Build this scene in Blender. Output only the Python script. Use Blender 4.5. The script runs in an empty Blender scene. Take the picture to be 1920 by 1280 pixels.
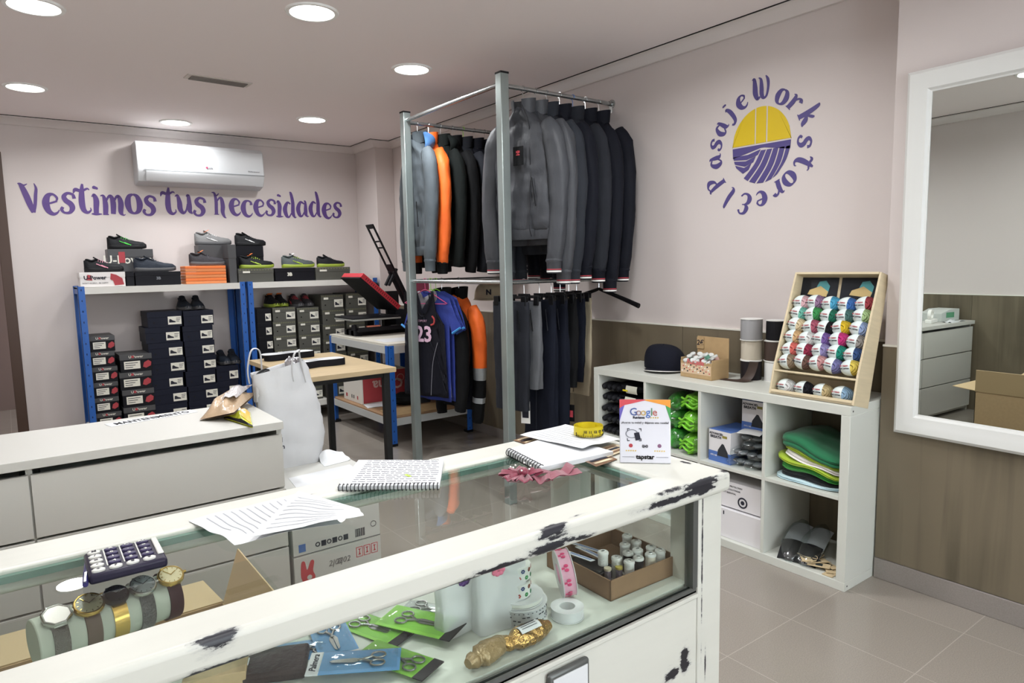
import bpy, bmesh, math, random
from mathutils import Matrix, Vector, noise as mnoise
random.seed(7)
PI = math.pi
SC = bpy.context.scene
COL = SC.collection
def R(a): return math.radians(a)

# ---------------------------------------------------------------- camera
CAM_H, YAW, PITCH, ROLL, FPX = 1.3579, .6374, .1124, .0208, 1271.6
cF = Vector((math.sin(YAW)*math.cos(PITCH), math.cos(YAW)*math.cos(PITCH), -math.sin(PITCH)))
cR0 = Vector((math.cos(YAW), -math.sin(YAW), 0)); cU0 = cR0.cross(cF)
cR = cR0*math.cos(ROLL) - cU0*math.sin(ROLL); cU = cR0*math.sin(ROLL) + cU0*math.cos(ROLL)
cd = bpy.data.cameras.new('camera'); cam = bpy.data.objects.new('camera', cd); COL.objects.link(cam)
cd.sensor_width = 36; cd.lens = FPX/1920*36; cd.clip_start = .02; cd.clip_end = 60
m = Matrix((cR, cU, -cF)).transposed().to_4x4(); m.translation = (0, 0, CAM_H); cam.matrix_world = m
SC.camera = cam
def at(px, py, x=None, y=None, z=None):
    d = cR*((px-960)/FPX) - cU*((py-640)/FPX) + cF
    if x is not None: t = x/d.x
    elif y is not None: t = y/d.y
    else: t = (z-CAM_H)/d.z
    return Vector((0, 0, CAM_H)) + d*t

# ---------------------------------------------------------------- view, world, light settings
vs = SC.view_settings; vs.view_transform = 'Standard'; vs.look = 'None'; vs.gamma = 1; vs.use_curve_mapping = False
vs.exposure = 0.2
w = bpy.data.worlds.new('world'); SC.world = w; w.use_nodes = True
w.node_tree.nodes['Background'].inputs[0].default_value = (.9, .95, 1, 1)
w.node_tree.nodes['Background'].inputs[1].default_value = 6.8
LAMP_W = 10.8         # power of each ceiling downlight
LAMP_COL = (.965, .985, 1)
SC.cycles.max_bounces = 10; SC.cycles.transparent_max_bounces = 16
SC.cycles.caustics_reflective = False; SC.cycles.caustics_refractive = False

# ---------------------------------------------------------------- room measures
XB, XP, YA, XL, YF = 3.045, 2.89, 6.4, -.83, -2.6     # right wall, mirror pillar, back wall, left wall, front wall
ZC, ZW = 2.53, .9935
KX, KY = 2.644, 1.324
HC = .892
RX, RY1, RY2, RZT, RZM = 2.22, 3.04, 4.14, 2.315, 1.262

# ---------------------------------------------------------------- materials
def lin(c):
    if isinstance(c, str): c = tuple(int(c[i:i+2], 16) for i in (0, 2, 4))
    f = lambda v: v/12.92 if v <= .04045 else ((v+.055)/1.055)**2.4
    return tuple(f(v/255) for v in c) + (1,)
MATS = {}
def mat(name, c, rough=.6, metal=0, bump=None, var=None, trans=0, alpha=1, emis=0, ior=1.45, sheen=0, coat=0, spec=None):
    """bump=(scale,strength[,kind,stretch]); var=(scale, amount[,stretch])"""
    if name in MATS: return MATS[name]
    M = bpy.data.materials.new(name); M.use_nodes = True; MATS[name] = M
    nt = M.node_tree; b = nt.nodes['Principled BSDF']; L = nt.links
    c = lin(c); b.inputs['Base Color'].default_value = c
    b.inputs['Roughness'].default_value = rough; b.inputs['Metallic'].default_value = metal
    b.inputs['IOR'].default_value = ior
    if trans: b.inputs['Transmission Weight'].default_value = trans
    if alpha < 1: b.inputs['Alpha'].default_value = alpha
    if sheen: b.inputs['Sheen Weight'].default_value = sheen
    if coat: b.inputs['Coat Weight'].default_value = coat
    if spec is None and not metal and not coat and max(c[:3]) < .045: spec = .22
    if spec is not None: b.inputs['Specular IOR Level'].default_value = spec
    if emis: b.inputs['Emission Color'].default_value = c; b.inputs['Emission Strength'].default_value = emis
    if bump or var:
        tc = nt.nodes.new('ShaderNodeTexCoord')
    def nz(scale, stretch, kind='noise'):
        mp = nt.nodes.new('ShaderNodeMapping'); mp.inputs['Scale'].default_value = stretch or (1, 1, 1)
        L.new(tc.outputs['Object'], mp.inputs[0])
        if kind == 'wave':
            n = nt.nodes.new('ShaderNodeTexWave'); n.inputs['Scale'].default_value = scale; n.inputs['Distortion'].default_value = 2
        elif kind == 'voronoi':
            n = nt.nodes.new('ShaderNodeTexVoronoi'); n.inputs['Scale'].default_value = scale
        else:
            n = nt.nodes.new('ShaderNodeTexNoise'); n.inputs['Scale'].default_value = scale; n.inputs['Detail'].default_value = 4
        L.new(mp.outputs[0], n.inputs['Vector']); return n
    if var:
        n = nz(var[0], var[2] if len(var) > 2 else None)
        mx = nt.nodes.new('ShaderNodeMix'); mx.data_type = 'RGBA'
        k = var[1]
        mx.inputs[6].default_value = tuple(min(1, v*(1-k)) for v in c[:3]) + (1,)
        mx.inputs[7].default_value = tuple(min(1, v*(1+k)) for v in c[:3]) + (1,)
        cr = nt.nodes.new('ShaderNodeMapRange'); cr.inputs[1].default_value = .3; cr.inputs[2].default_value = .7
        L.new(n.outputs[0], cr.inputs[0]); L.new(cr.outputs[0], mx.inputs[0]); L.new(mx.outputs[2], b.inputs['Base Color'])
    if bump:
        n = nz(bump[0], bump[3] if len(bump) > 3 else None, bump[2] if len(bump) > 2 else 'noise')
        bp = nt.nodes.new('ShaderNodeBump'); bp.inputs['Strength'].default_value = bump[1]; bp.inputs['Distance'].default_value = .01
        L.new(n.outputs[0], bp.inputs['Height']); L.new(bp.outputs[0], b.inputs['Normal'])
    return M
def glass_mat(name, tint, rough=0, refl=1.5, thru=.93):
    """thin clear sheet: glossy reflection over see-through"""
    if name in MATS: return MATS[name]
    M = bpy.data.materials.new(name); M.use_nodes = True; MATS[name] = M
    nt = M.node_tree; nt.nodes.clear(); L = nt.links
    o = nt.nodes.new('ShaderNodeOutputMaterial'); mx = nt.nodes.new('ShaderNodeMixShader')
    fr = nt.nodes.new('ShaderNodeFresnel'); fr.inputs[0].default_value = refl
    tr = nt.nodes.new('ShaderNodeBsdfTransparent'); tr.inputs[0].default_value = lin(tint)
    gl = nt.nodes.new('ShaderNodeBsdfGlossy'); gl.inputs['Roughness'].default_value = rough
    ge = nt.nodes.new('ShaderNodeNewGeometry'); iv = nt.nodes.new('ShaderNodeMath'); iv.operation = 'SUBTRACT'; iv.inputs[0].default_value = 1; L.new(ge.outputs['Backfacing'], iv.inputs[1])
    ml = nt.nodes.new('ShaderNodeMath'); ml.operation = 'MULTIPLY'; L.new(fr.outputs[0], ml.inputs[0]); L.new(iv.outputs[0], ml.inputs[1])
    L.new(ml.outputs[0], mx.inputs[0]); L.new(tr.outputs[0], mx.inputs[1]); L.new(gl.outputs[0], mx.inputs[2]); L.new(mx.outputs[0], o.inputs[0])
    return M

# ---------------------------------------------------------------- mesh building
class MB:
    def __init__(s): s.v = []; s.f = []; s.k = []
    def add(s, vs, fs, k=0, M=None):
        o = len(s.v)
        for p in vs:
            p = Vector(p); s.v.append(tuple(M @ p) if M is not None else tuple(p))
        for f in fs: s.f.append([i+o for i in f]); s.k.append(k)
        return s
    def box(s, a, b, k=0, M=None):
        x0, y0, z0 = (min(a[i], b[i]) for i in range(3)); x1, y1, z1 = (max(a[i], b[i]) for i in range(3))
        return s.add([(x0,y0,z0),(x1,y0,z0),(x1,y1,z0),(x0,y1,z0),(x0,y0,z1),(x1,y0,z1),(x1,y1,z1),(x0,y1,z1)],
                     [(0,3,2,1),(4,5,6,7),(0,1,5,4),(1,2,6,5),(2,3,7,6),(3,0,4,7)], k, M)
    def loft(s, rings, k=0, caps=True, closed=False, M=None):
        n = len(rings[0]); vs = [p for r in rings for p in r]; fs = []
        m_ = len(rings)
        for i in range(m_ if closed else m_-1):
            a, b = i*n, ((i+1) % m_)*n
            for j in range(n):
                fs.append((a+j, a+(j+1) % n, b+(j+1) % n, b+j))
        if caps and not closed: fs.append(tuple(range(n-1, -1, -1))); fs.append(tuple((m_-1)*n+j for j in range(n)))
        return s.add(vs, fs, k, M)
    def tube(s, pts, r, n=8, k=0, caps=True, closed=False, M=None, flat=None):
        pts = [Vector(p) for p in pts]; rs = r if isinstance(r, (list, tuple)) else [r]*len(pts)
        rings = []; up = None
        for i, p in enumerate(pts):
            if closed: d = pts[(i+1) % len(pts)]-pts[i-1]
            else: d = pts[min(i+1, len(pts)-1)]-pts[max(i-1, 0)]
            d.normalize()
            if up is None: up = Vector((0, 0, 1)) if abs(d.z) < .9 else Vector((1, 0, 0))
            a = d.cross(up)
            if a.length < 1e-6: a = d.cross(Vector((0, 1, 0)))
            a.normalize(); b = a.cross(d).normalized(); up = b
            fl = flat or 1
            rings.append([p + a*(rs[i]*math.cos(2*PI*j/n)) + b*(rs[i]*fl*math.sin(2*PI*j/n)) for j in range(n)])
        return s.loft(rings, k, caps, closed, M)
    def cyl(s, p, q, r, n=20, r2=None, k=0, M=None): return s.tube([p, q], [r, r if r2 is None else r2], n, k, M=M)
    def lathe(s, prof, n=24, k=0, M=None, caps=False):
        return s.loft([[(r*math.cos(2*PI*j/n), r*math.sin(2*PI*j/n), z) for j in range(n)] for r, z in prof], k, caps, False, M)
    def prism(s, poly, z0, z1, k=0, M=None):
        n = len(poly)
        return s.add([(x, y, z0) for x, y in poly]+[(x, y, z1) for x, y in poly],
                     [tuple(range(n-1, -1, -1)), tuple(range(n, 2*n))]+[(i, (i+1) % n, n+(i+1) % n, n+i) for i in range(n)], k, M)
    def ball(s, c, r, nu=16, nv=10, k=0, M=None):
        r = r if isinstance(r, (list, tuple)) else (r, r, r); vs = []; fs = []
        for i in range(1, nv):
            t = PI*i/nv
            for j in range(nu):
                a = 2*PI*j/nu; vs.append((c[0]+r[0]*math.sin(t)*math.cos(a), c[1]+r[1]*math.sin(t)*math.sin(a), c[2]+r[2]*math.cos(t)))
        for i in range(nv-2):
            for j in range(nu): fs.append((i*nu+j, (i+1)*nu+j, (i+1)*nu+(j+1) % nu, i*nu+(j+1) % nu))
        T = len(vs); vs += [(c[0], c[1], c[2]+r[2]), (c[0], c[1], c[2]-r[2])]
        for j in range(nu): fs.append((T, j, (j+1) % nu)); fs.append((T+1, (nv-2)*nu+(j+1) % nu, (nv-2)*nu+j))
        return s.add(vs, fs, k, M)
    def sheet(s, fn, nu, nv, th=0, k=0, M=None):
        """fn(u,v)->point; thickness th along z of local normal (solid when th)"""
        P = [[Vector(fn(i/nu, j/nv)) for j in range(nv+1)] for i in range(nu+1)]
        N = nv+1; vs = [p for r in P for p in r]; fs = [(i*N+j, (i+1)*N+j, (i+1)*N+j+1, i*N+j+1) for i in range(nu) for j in range(nv)]
        if th:
            o = len(vs)
            for i in range(nu+1):
                for j in range(nv+1):
                    du = P[min(i+1, nu)][j]-P[max(i-1, 0)][j]; dv = P[i][min(j+1, nv)]-P[i][max(j-1, 0)]
                    n_ = du.cross(dv)
                    n_ = n_.normalized() if n_.length > 1e-9 else Vector((0, 0, 1))
                    vs.append(P[i][j]-n_*th)
            fs += [tuple(reversed([q+o for q in f])) for f in list(fs)]
            edge = [i*N for i in range(nu+1)] + [nu*N+j for j in range(1, N)] + [i*N+nv for i in range(nu-1, -1, -1)] + [j for j in range(nv-1, 0, -1)]
            for a, b in zip(edge, edge[1:]+edge[:1]): fs.append((b, a, a+o, b+o))
        return s.add(vs, fs, k, M)
    def build(s, name, mats, parent=None, bevel=0, smooth=None, subd=0, seg=2):
        me = bpy.data.meshes.new(name); me.from_pydata(s.v, [], s.f)
        mats = mats if isinstance(mats, (list, tuple)) else [mats]
        for q in mats: me.materials.append(q)
        if len(mats) > 1: me.polygons.foreach_set('material_index', s.k)
        bm = bmesh.new(); bm.from_mesh(me); bmesh.ops.recalc_face_normals(bm, faces=bm.faces); bm.to_mesh(me); bm.free()
        me.polygons.foreach_set('use_smooth', [True]*len(me.polygons))
        me.set_sharp_from_angle(angle=R(smooth if smooth is not None else 40))
        o = bpy.data.objects.new(name, me); COL.objects.link(o)
        if parent is not None: o.parent = parent
        if bevel:
            b = o.modifiers.new('bevel', 'BEVEL'); b.width = bevel; b.segments = seg; b.limit_method = 'ANGLE'; b.angle_limit = R(50)
        if subd:
            b = o.modifiers.new('subd', 'SUBSURF'); b.levels = subd; b.render_levels = subd
        return o
def tag(o, label, cat, group=None, kind=None):
    if label: o['label'] = label
    if cat: o['category'] = cat
    if group: o['group'] = group
    if kind: o['kind'] = kind
    return o
def thing(name, label, cat, loc=(0, 0, 0), rz=0, group=None, rot=None):
    o = bpy.data.objects.new(name, None); COL.objects.link(o); o.empty_display_size = .05
    o.location = loc; o.rotation_euler = rot if rot else (0, 0, rz)
    return tag(o, label, cat, group)
def struct(name, mb, mats, **k):
    o = mb.build(name, mats, **k); o['kind'] = 'structure'; return o
def kids(o): return [c for c in bpy.data.objects if c.parent == o]
def dup(o, loc=None, rz=None, label=None, parent=None, cache={}):
    if o.name not in cache or parent is None: cache[o.name] = kids(o)
    c = o.copy(); COL.objects.link(c)
    if parent is not None: c.parent = parent
    for ch in cache[o.name]: dup(ch, parent=c)
    if loc is not None: c.location = loc
    if rz is not None: c.rotation_euler = (0, 0, rz)
    if label: c['label'] = label
    return c
TC = {}
def text(s, size, m_, parent=None, M=None, name='lettering', align='CENTER', bold=0, ext=.0004, shear=0, sx=1, label=None):
    key = (s, size, align, bold, ext, shear, m_.name)
    if key not in TC:
        cu = bpy.data.curves.new('lettering', 'FONT'); cu.body = s; cu.size = size; cu.align_x = align; cu.align_y = 'CENTER'
        cu.offset = bold; cu.extrude = ext; cu.shear = shear; cu.resolution_u = 2
        t = bpy.data.objects.new('t', cu); COL.objects.link(t); bpy.context.view_layer.update()
        me = bpy.data.meshes.new_from_object(t); me.name = 'lettering'; bpy.data.objects.remove(t)
        me.materials.clear(); me.materials.append(m_); TC[key] = me
    o = bpy.data.objects.new(name, TC[key]); COL.objects.link(o)
    if parent is not None: o.parent = parent
    o.matrix_local = (M or Matrix()) @ Matrix.Diagonal((sx, 1, 1, 1))
    if label: o['label'] = label
    return o
def frame(o, ux, uy):
    """matrix with local x along ux, local y along uy, origin o"""
    ux = Vector(ux).normalized(); uy = Vector(uy).normalized(); uz = ux.cross(uy).normalized()
    m_ = Matrix((ux, uy, uz)).transposed().to_4x4(); m_.translation = o; return m_
def T(x, y, z): return Matrix.Translation((x, y, z))
def RZ(a): return Matrix.Rotation(a, 4, 'Z')
def RX_(a): return Matrix.Rotation(a, 4, 'X')
def RY_(a): return Matrix.Rotation(a, 4, 'Y')
FRONT_Y = lambda o: frame(o, (1, 0, 0), (0, 0, 1))      # text plane facing -Y
FRONT_X = lambda o: frame(o, (0, -1, 0), (0, 0, 1))     # text plane facing -X
def smooth_path(pts, n=6, closed=False):
    out = []; N = len(pts); P = [Vector(p) for p in pts]
    for i in range(N if closed else N-1):
        if closed: a, b, c, d = P[i-1], P[i], P[(i+1) % N], P[(i+2) % N]
        else: a, b, c, d = P[max(i-1, 0)], P[i], P[i+1], P[min(i+2, N-1)]
        for q in range(n):
            t = q/n
            out.append(.5*((2*b)+(c-a)*t+(2*a-5*b+4*c-d)*t*t+(3*b-a-3*c+d)*t**3))
    if not closed: out.append(P[-1])
    return out
# ================================================================ room materials
m_wall = mat('wall_paint', (210, 201, 198), .75, var=(1.2, .015), bump=(160, .04))
m_ceil = mat('ceiling_paint', (240, 231, 230), .85)
m_white = mat('white_paint', (232, 231, 226), .45)
m_corn = mat('cornice_paint', (216, 208, 205), .6)
m_dark = mat('dark_gap', (30, 28, 28), .8)
m_black = mat('black_plastic', (22, 22, 24), .45)
def wood_panel_mat():
    M = bpy.data.materials.new('wainscot_wood'); M.use_nodes = True; nt = M.node_tree; L = nt.links; b = nt.nodes['Principled BSDF']
    tc = nt.nodes.new('ShaderNodeTexCoord'); mp = nt.nodes.new('ShaderNodeMapping'); mp.inputs['Scale'].default_value = (7, 7, .35)
    L.new(tc.outputs['Object'], mp.inputs[0])
    n = nt.nodes.new('ShaderNodeTexNoise'); n.inputs['Scale'].default_value = 2.2; n.inputs['Detail'].default_value = 8; n.inputs['Distortion'].default_value = .6
    L.new(mp.outputs[0], n.inputs['Vector'])
    mp2 = nt.nodes.new('ShaderNodeMapping'); mp2.inputs['Scale'].default_value = (1.6, 1.6, .8); L.new(tc.outputs['Object'], mp2.inputs[0])
    n2 = nt.nodes.new('ShaderNodeTexNoise'); n2.inputs['Scale'].default_value = 1.7; L.new(mp2.outputs[0], n2.inputs['Vector'])
    mxx = nt.nodes.new('ShaderNodeMath'); mxx.operation = 'ADD'; L.new(n.outputs[0], mxx.inputs[0]); L.new(n2.outputs[0], mxx.inputs[1])
    cr = nt.nodes.new('ShaderNodeValToRGB'); cr.color_ramp.elements[0].position = .55; cr.color_ramp.elements[1].position = 1.5
    cr.color_ramp.elements[0].color = lin((76, 70, 56)); cr.color_ramp.elements[1].color = lin((114, 104, 86))
    L.new(mxx.outputs[0], cr.inputs[0]); L.new(cr.outputs[0], b.inputs['Base Color']); b.inputs['Roughness'].default_value = .45
    return M
m_wood = wood_panel_mat()
def floor_mat():
    M = bpy.data.materials.new('floor_tiles'); M.use_nodes = True; nt = M.node_tree; L = nt.links; b = nt.nodes['Principled BSDF']
    tc = nt.nodes.new('ShaderNodeTexCoord'); mp = nt.nodes.new('ShaderNodeMapping'); s = .392; s2 = .44
    mp.inputs['Location'].default_value = (-(2.675 % s), -(.902 % s2), 0); L.new(tc.outputs['Object'], mp.inputs[0])
    br = nt.nodes.new('ShaderNodeTexBrick'); br.offset = 0; br.inputs['Scale'].default_value = 1
    br.inputs['Brick Width'].default_value = s; br.inputs['Row Height'].default_value = s2; br.inputs['Mortar Size'].default_value = .0016
    br.inputs['Color1'].default_value = lin((146, 138, 129)); br.inputs['Color2'].default_value = lin((141, 134, 125)); br.inputs['Mortar'].default_value = lin((166, 158, 148))
    L.new(mp.outputs[0], br.inputs[0])
    n = nt.nodes.new('ShaderNodeTexNoise'); n.inputs['Scale'].default_value = 260; n.inputs['Detail'].default_value = 2; L.new(tc.outputs['Object'], n.inputs['Vector'])
    mr = nt.nodes.new('ShaderNodeMapRange'); mr.inputs[1].default_value = .3; mr.inputs[2].default_value = .7; mr.inputs[3].default_value = .88; mr.inputs[4].default_value = 1.1
    L.new(n.outputs[0], mr.inputs[0])
    mx = nt.nodes.new('ShaderNodeMix'); mx.data_type = 'RGBA'; mx.blend_type = 'MULTIPLY'; mx.inputs[0].default_value = 1
    L.new(br.outputs[0], mx.inputs[6]); L.new(mr.outputs[0], mx.inputs[7]); L.new(mx.outputs[2], b.inputs['Base Color'])
    b.inputs['Roughness'].default_value = .22; b.inputs['Specular IOR Level'].default_value = .5
    return M
# ================================================================ shell
struct('floor', MB().box((XL-.3, YF-.3, -.1), (XB+.3, YA+2.2, 0)), floor_mat())
struct('ceiling', MB().box((XL-.3, YF-.3, ZC), (XB+.3, YA+2.2, ZC+.1)), m_ceil)
struct('wall_right', MB().box((XB, YF-.3, 0), (XB+.3, YA+.3, ZC)), m_wall)
struct('wall_left', MB().box((XL-.3, YF-.3, 0), (XL, YA+2.2, ZC)), m_wall)
struct('wall_front', MB().box((XL, YF-.3, 0), (-.4, YF, ZC)).box((2.6, YF-.3, 0), (XB, YF, ZC)).box((-.4, YF-.3, 2.3), (2.6, YF, ZC)).box((-.4, YF-.3, 0), (2.6, YF, .35)), m_wall)
m_wing = glass_mat('added_window_pane', (250, 252, 252))
struct('added_window_1', MB().box((-.4, YF-.16, .35), (2.6, YF-.15, 2.3)), m_wing)  # unseen window, added so world light comes in and brightens the room
struct('trim_8', MB().box((-.4, YF-.2, .35), (2.6, YF-.1, .41)).box((-.4, YF-.2, 2.24), (2.6, YF-.1, 2.3)).box((-.4, YF-.2, .41), (-.34, YF-.1, 2.24)).box((2.54, YF-.2, .41), (2.6, YF-.1, 2.24)).box((1.07, YF-.2, .41), (1.13, YF-.1, 2.24)), m_white)  # frame of the added window
# back wall with a doorway at its left end
struct('wall_back', MB().box((.03, YA, 0), (XB, YA+.12, ZC)).box((XL, YA, 2.25), (.03, YA+.12, ZC)), m_wall)
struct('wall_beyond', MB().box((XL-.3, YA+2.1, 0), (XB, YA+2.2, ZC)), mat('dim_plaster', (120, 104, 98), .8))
struct('wall_corner', MB().box((2.86, 5.95, 0), (XB, YA, ZC)), m_wall, bevel=.004)      # boxed-in column in the corner
struct('wall_mirror', MB().box((XP, YF, 0), (XB, 1.318, ZC)), m_wall, bevel=.004)       # column that carries the mirror
m_frame = mat('brown_door_frame', (74, 54, 44), .45)
struct('trim_1', MB().box((-.02, YA-.02, 0), (.05, YA+.13, 2.27)).box((XL, YA-.02, 2.2), (-.02, YA+.13, 2.27)), m_frame, bevel=.004)
# cornice: stepped moulding with a shadow gap on the ceiling side
def cornice(name, pts):
    prof = [(0, ZC-.058), (.02, ZC-.058), (.05, ZC-.02), (.078, ZC-.012), (.078, ZC-.0)]
    mb = MB()
    n = len(pts)
    dirs = []
    for i in range(n-1):
        a, b = Vector(pts[i]), Vector(pts[i+1]); d = (b-a).normalized(); dirs.append(Vector((-d.y, d.x)))
    rings = []
    for i in range(n):
        if i == 0: o = dirs[0]
        elif i == n-1: o = dirs[-1]
        else:
            o = dirs[i-1]+dirs[i]; o = o/(1+dirs[i-1].dot(dirs[i]))
        rings.append([(pts[i][0]+o.x*q, pts[i][1]+o.y*q, z) for q, z in prof] + [(pts[i][0], pts[i][1], ZC)])
    mb.loft(rings)
    # dark joint line against the ceiling
    g = [[(pts[i][0]+0, pts[i][1]+0, 0)] for i in range(n)]
    rings2 = []
    for i in range(n):
        if i == 0: o = dirs[0]
        elif i == n-1: o = dirs[-1]
        else:
            o = dirs[i-1]+dirs[i]; o = o/(1+dirs[i-1].dot(dirs[i]))
        rings2.append([(pts[i][0]+o.x*q, pts[i][1]+o.y*q, z) for q, z in ((.078, ZC-.0045), (.0825, ZC-.0045), (.0825, ZC), (.078, ZC))])
    mb.loft(rings2, k=1)
    return struct(name, mb, [m_corn, m_dark])
cornice('trim_2', [(XB, 1.318), (XB, 5.95), (2.86, 5.95), (2.86, YA), (XL, YA), (XL, YF)])
cornice('trim_3', [(XP, YF), (XP, 1.318)])
# wood-look wainscot
def wains(name, boxes): 
    mb = MB()
    for a, b in boxes: mb.box(a, b)
    return struct(name, mb, m_wood, bevel=.001)
panels = []
y = 1.32
while y < 5.94:
    panels.append(((XB-.013, y+.0015, .0), (XB, min(y+.58, 5.95)-.0015, ZW))); y += .58
wains('trim_4', panels)
wains('trim_5', [((XP-.012, YF, .09), (XP, 1.318, ZW)), ((XP, 1.3185, .0), (XB-.014, 1.3215, ZW))])
wains('trim_6', [((XL, YF+.58*i+.001, .0), (XL+.012, YF+.58*(i+1)-.001, ZW)) for i in range(15)])
m_bb = mat('tile_skirting', (138, 131, 126), .35, var=(200, .08))
struct('baseboard_right', MB().box((XP-.016, YF, 0), (XP, 1.318, .088)), m_bb, bevel=.002)
struct('baseboard_wall', MB().box((XB-.016, 2.9, 0), (XB, 5.95, .075)), m_bb, bevel=.002)
struct('baseboard_back', MB().box((.05, YA-.012, 0), (2.86, YA, .075)).box((2.845, 5.938, 0), (XB-.016, 5.95, .075)), m_bb, bevel=.002)
m_cap = mat('wainscot_cap', (226, 224, 214), .5)
struct('trim_7', MB().box((XB-.016, 1.318, ZW), (XB, 5.95, ZW+.008)).box((XP-.015, YF, ZW), (XP, 1.318, ZW+.008)).box((XL, YF, ZW), (XL+.015, YA, ZW+.008)), m_cap)

# ================================================================ ceiling lamps
m_emit = mat('lamp_diffuser', (255, 252, 244), .5, emis=9)
m_rim = mat('lamp_rim', (240, 240, 238), .35)
lamp_pos = [(.2, 3.74, 'in front of the vent on the left'), (1.23, 3.15, 'largest and nearest of those on the ceiling'), (.2, 5.35, 'at the far left, over the blue shelf'),
            (2.045, 3.71, 'beside the metal clothes rack'), (1.18, 5.99, 'above the wall air conditioner'), (2.045, 5.35, 'deep in the shop near the right corner'), (.22, 1.85, 'seen in the mirror')]
for x, y, wh in lamp_pos + [(2.045, 2.05, None), (1.5, 1.0, None), (.2, -.1, None), (1.2, -1.4, None)]:  # unlabelled ones are unseen: first continues the grid, rest added for brightness
    L = thing('ceiling_downlight', 'round white recessed ceiling downlight, '+wh if wh else 'unseen round white recessed ceiling downlight outside the view', 'ceiling light', (x, y, ZC), group='round ceiling downlights')
    MB().lathe([(.098, -.002), (.10, -.008), (.115, -.008), (.12, -.001), (.12, 0)], 40).build('rim', m_rim, L)
    MB().lathe([(.0001, -.004), (.099, -.004)], 40).build('diffuser', m_emit, L)
    ld = bpy.data.lights.new('downlight', 'AREA'); ld.shape = 'DISK'; ld.size = .2; ld.energy = LAMP_W; ld.color = LAMP_COL; ld.spread = R(160)
    lo = bpy.data.objects.new('light_source', ld); COL.objects.link(lo); lo.parent = L; lo.location = (0, 0, -.012)
# air vent in ceiling
v = thing('ceiling_vent', 'rectangular slotted air vent in the ceiling between the downlights', 'vent', (1.16, 4.56, ZC), R(3))
mb = MB().box((-.19, -.055, -.006), (.19, .055, 0)); mb.build('frame', mat('vent_frame', (205, 196, 190), .5), v, bevel=.002)
mb = MB()
for i in range(5): mb.box((-.165, -.038+.018*i, -.012), (.165, -.03+.018*i, -.006), 0)
mb.build('slats', mat('vent_slat', (120, 112, 106), .5), v)
# ================================================================ wall mirror on the column
M_ANG, M_TILT = .0396, .0034
mr = thing('wall_mirror', 'large rectangular wall mirror in a wide white moulded frame', 'mirror', (XP-.014, 1.252, .650), rot=(0, -M_TILT, -M_ANG))
mw, mh = 1.09, 1.408                 # outer size
prof = [(0, 0), (0, -.020), (.012, -.030), (.03, -.028), (.045, -.022), (.07, -.018), (.078, -.010), (.084, -.008), (.084, 0)]   # (inwards, out of wall)
rings = []
for cy, cz, sy, sz in ((-mw, 0, 1, 1), (0, 0, -1, 1), (0, mh, -1, -1), (-mw, mh, 1, -1)):
    rings.append([(x, cy+sy*q, cz+sz*q) for q, x in prof])
MB().loft(rings, closed=True).build('frame', mat('mirror_frame_white', (216, 217, 214), .35), mr, smooth=25)
MB().box((-.006, -mw+.08, .08), (-.004, -.08, mh-.08)).build('glass', mat('mirror_silver', (225, 232, 228), .0, metal=1), mr)
MB().box((-.0035, -mw+.03, .03), (-.001, -.03, mh-.03)).build('backing', m_dark, mr)

# ================================================================ cube shelf
m_kal = mat('white_foil', (204, 206, 198), .4, bump=(300, .02))
ks = thing('cube_shelf', 'white open cube shelf unit, four compartments wide and two high, against the right wall', 'shelf', (KX, KY, 0))
KD, KW, KH = .386, 1.47, .77
mb = MB().box((0, 0, 0), (KD, KW, .038)).box((0, 0, KH-.038), (KD, KW, KH)).box((0, 0, .038), (KD, .038, KH-.038)).box((0, KW-.038, .038), (KD, KW, KH-.038))
mb.build('frame', m_kal, ks, bevel=.0015)
cw = (KW-.076-3*.016)/4; kyl = []          # cell y starts (from near end)
yy = .038
for i in range(4): kyl.append(KY+yy); yy += cw+.016
for i in range(3): 
    a = .038+cw*(i+1)+.016*i
    MB().box((.002, a, .038), (KD-.002, a+.016, KH-.038)).build('divider', m_kal, ks, bevel=.001)
for i in range(4):
    a = kyl[i]-KY
    MB().box((.002, a, .377), (KD-.002, a+cw, .393)).build('shelf_board', m_kal, ks, bevel=.001)
for z in (.02, .75):
    MB().cyl((.02, -.0006, z), (.02, .002, z), .004).build('screw_cap', mat('screw_grey', (90, 88, 86), .4, .6), ks)
CB, CT_ = .0383, .3933                      # floor heights of lower / upper cells
def cell(i): return kyl[i], kyl[i]+cw       # i=0 nearest the mirror

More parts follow.
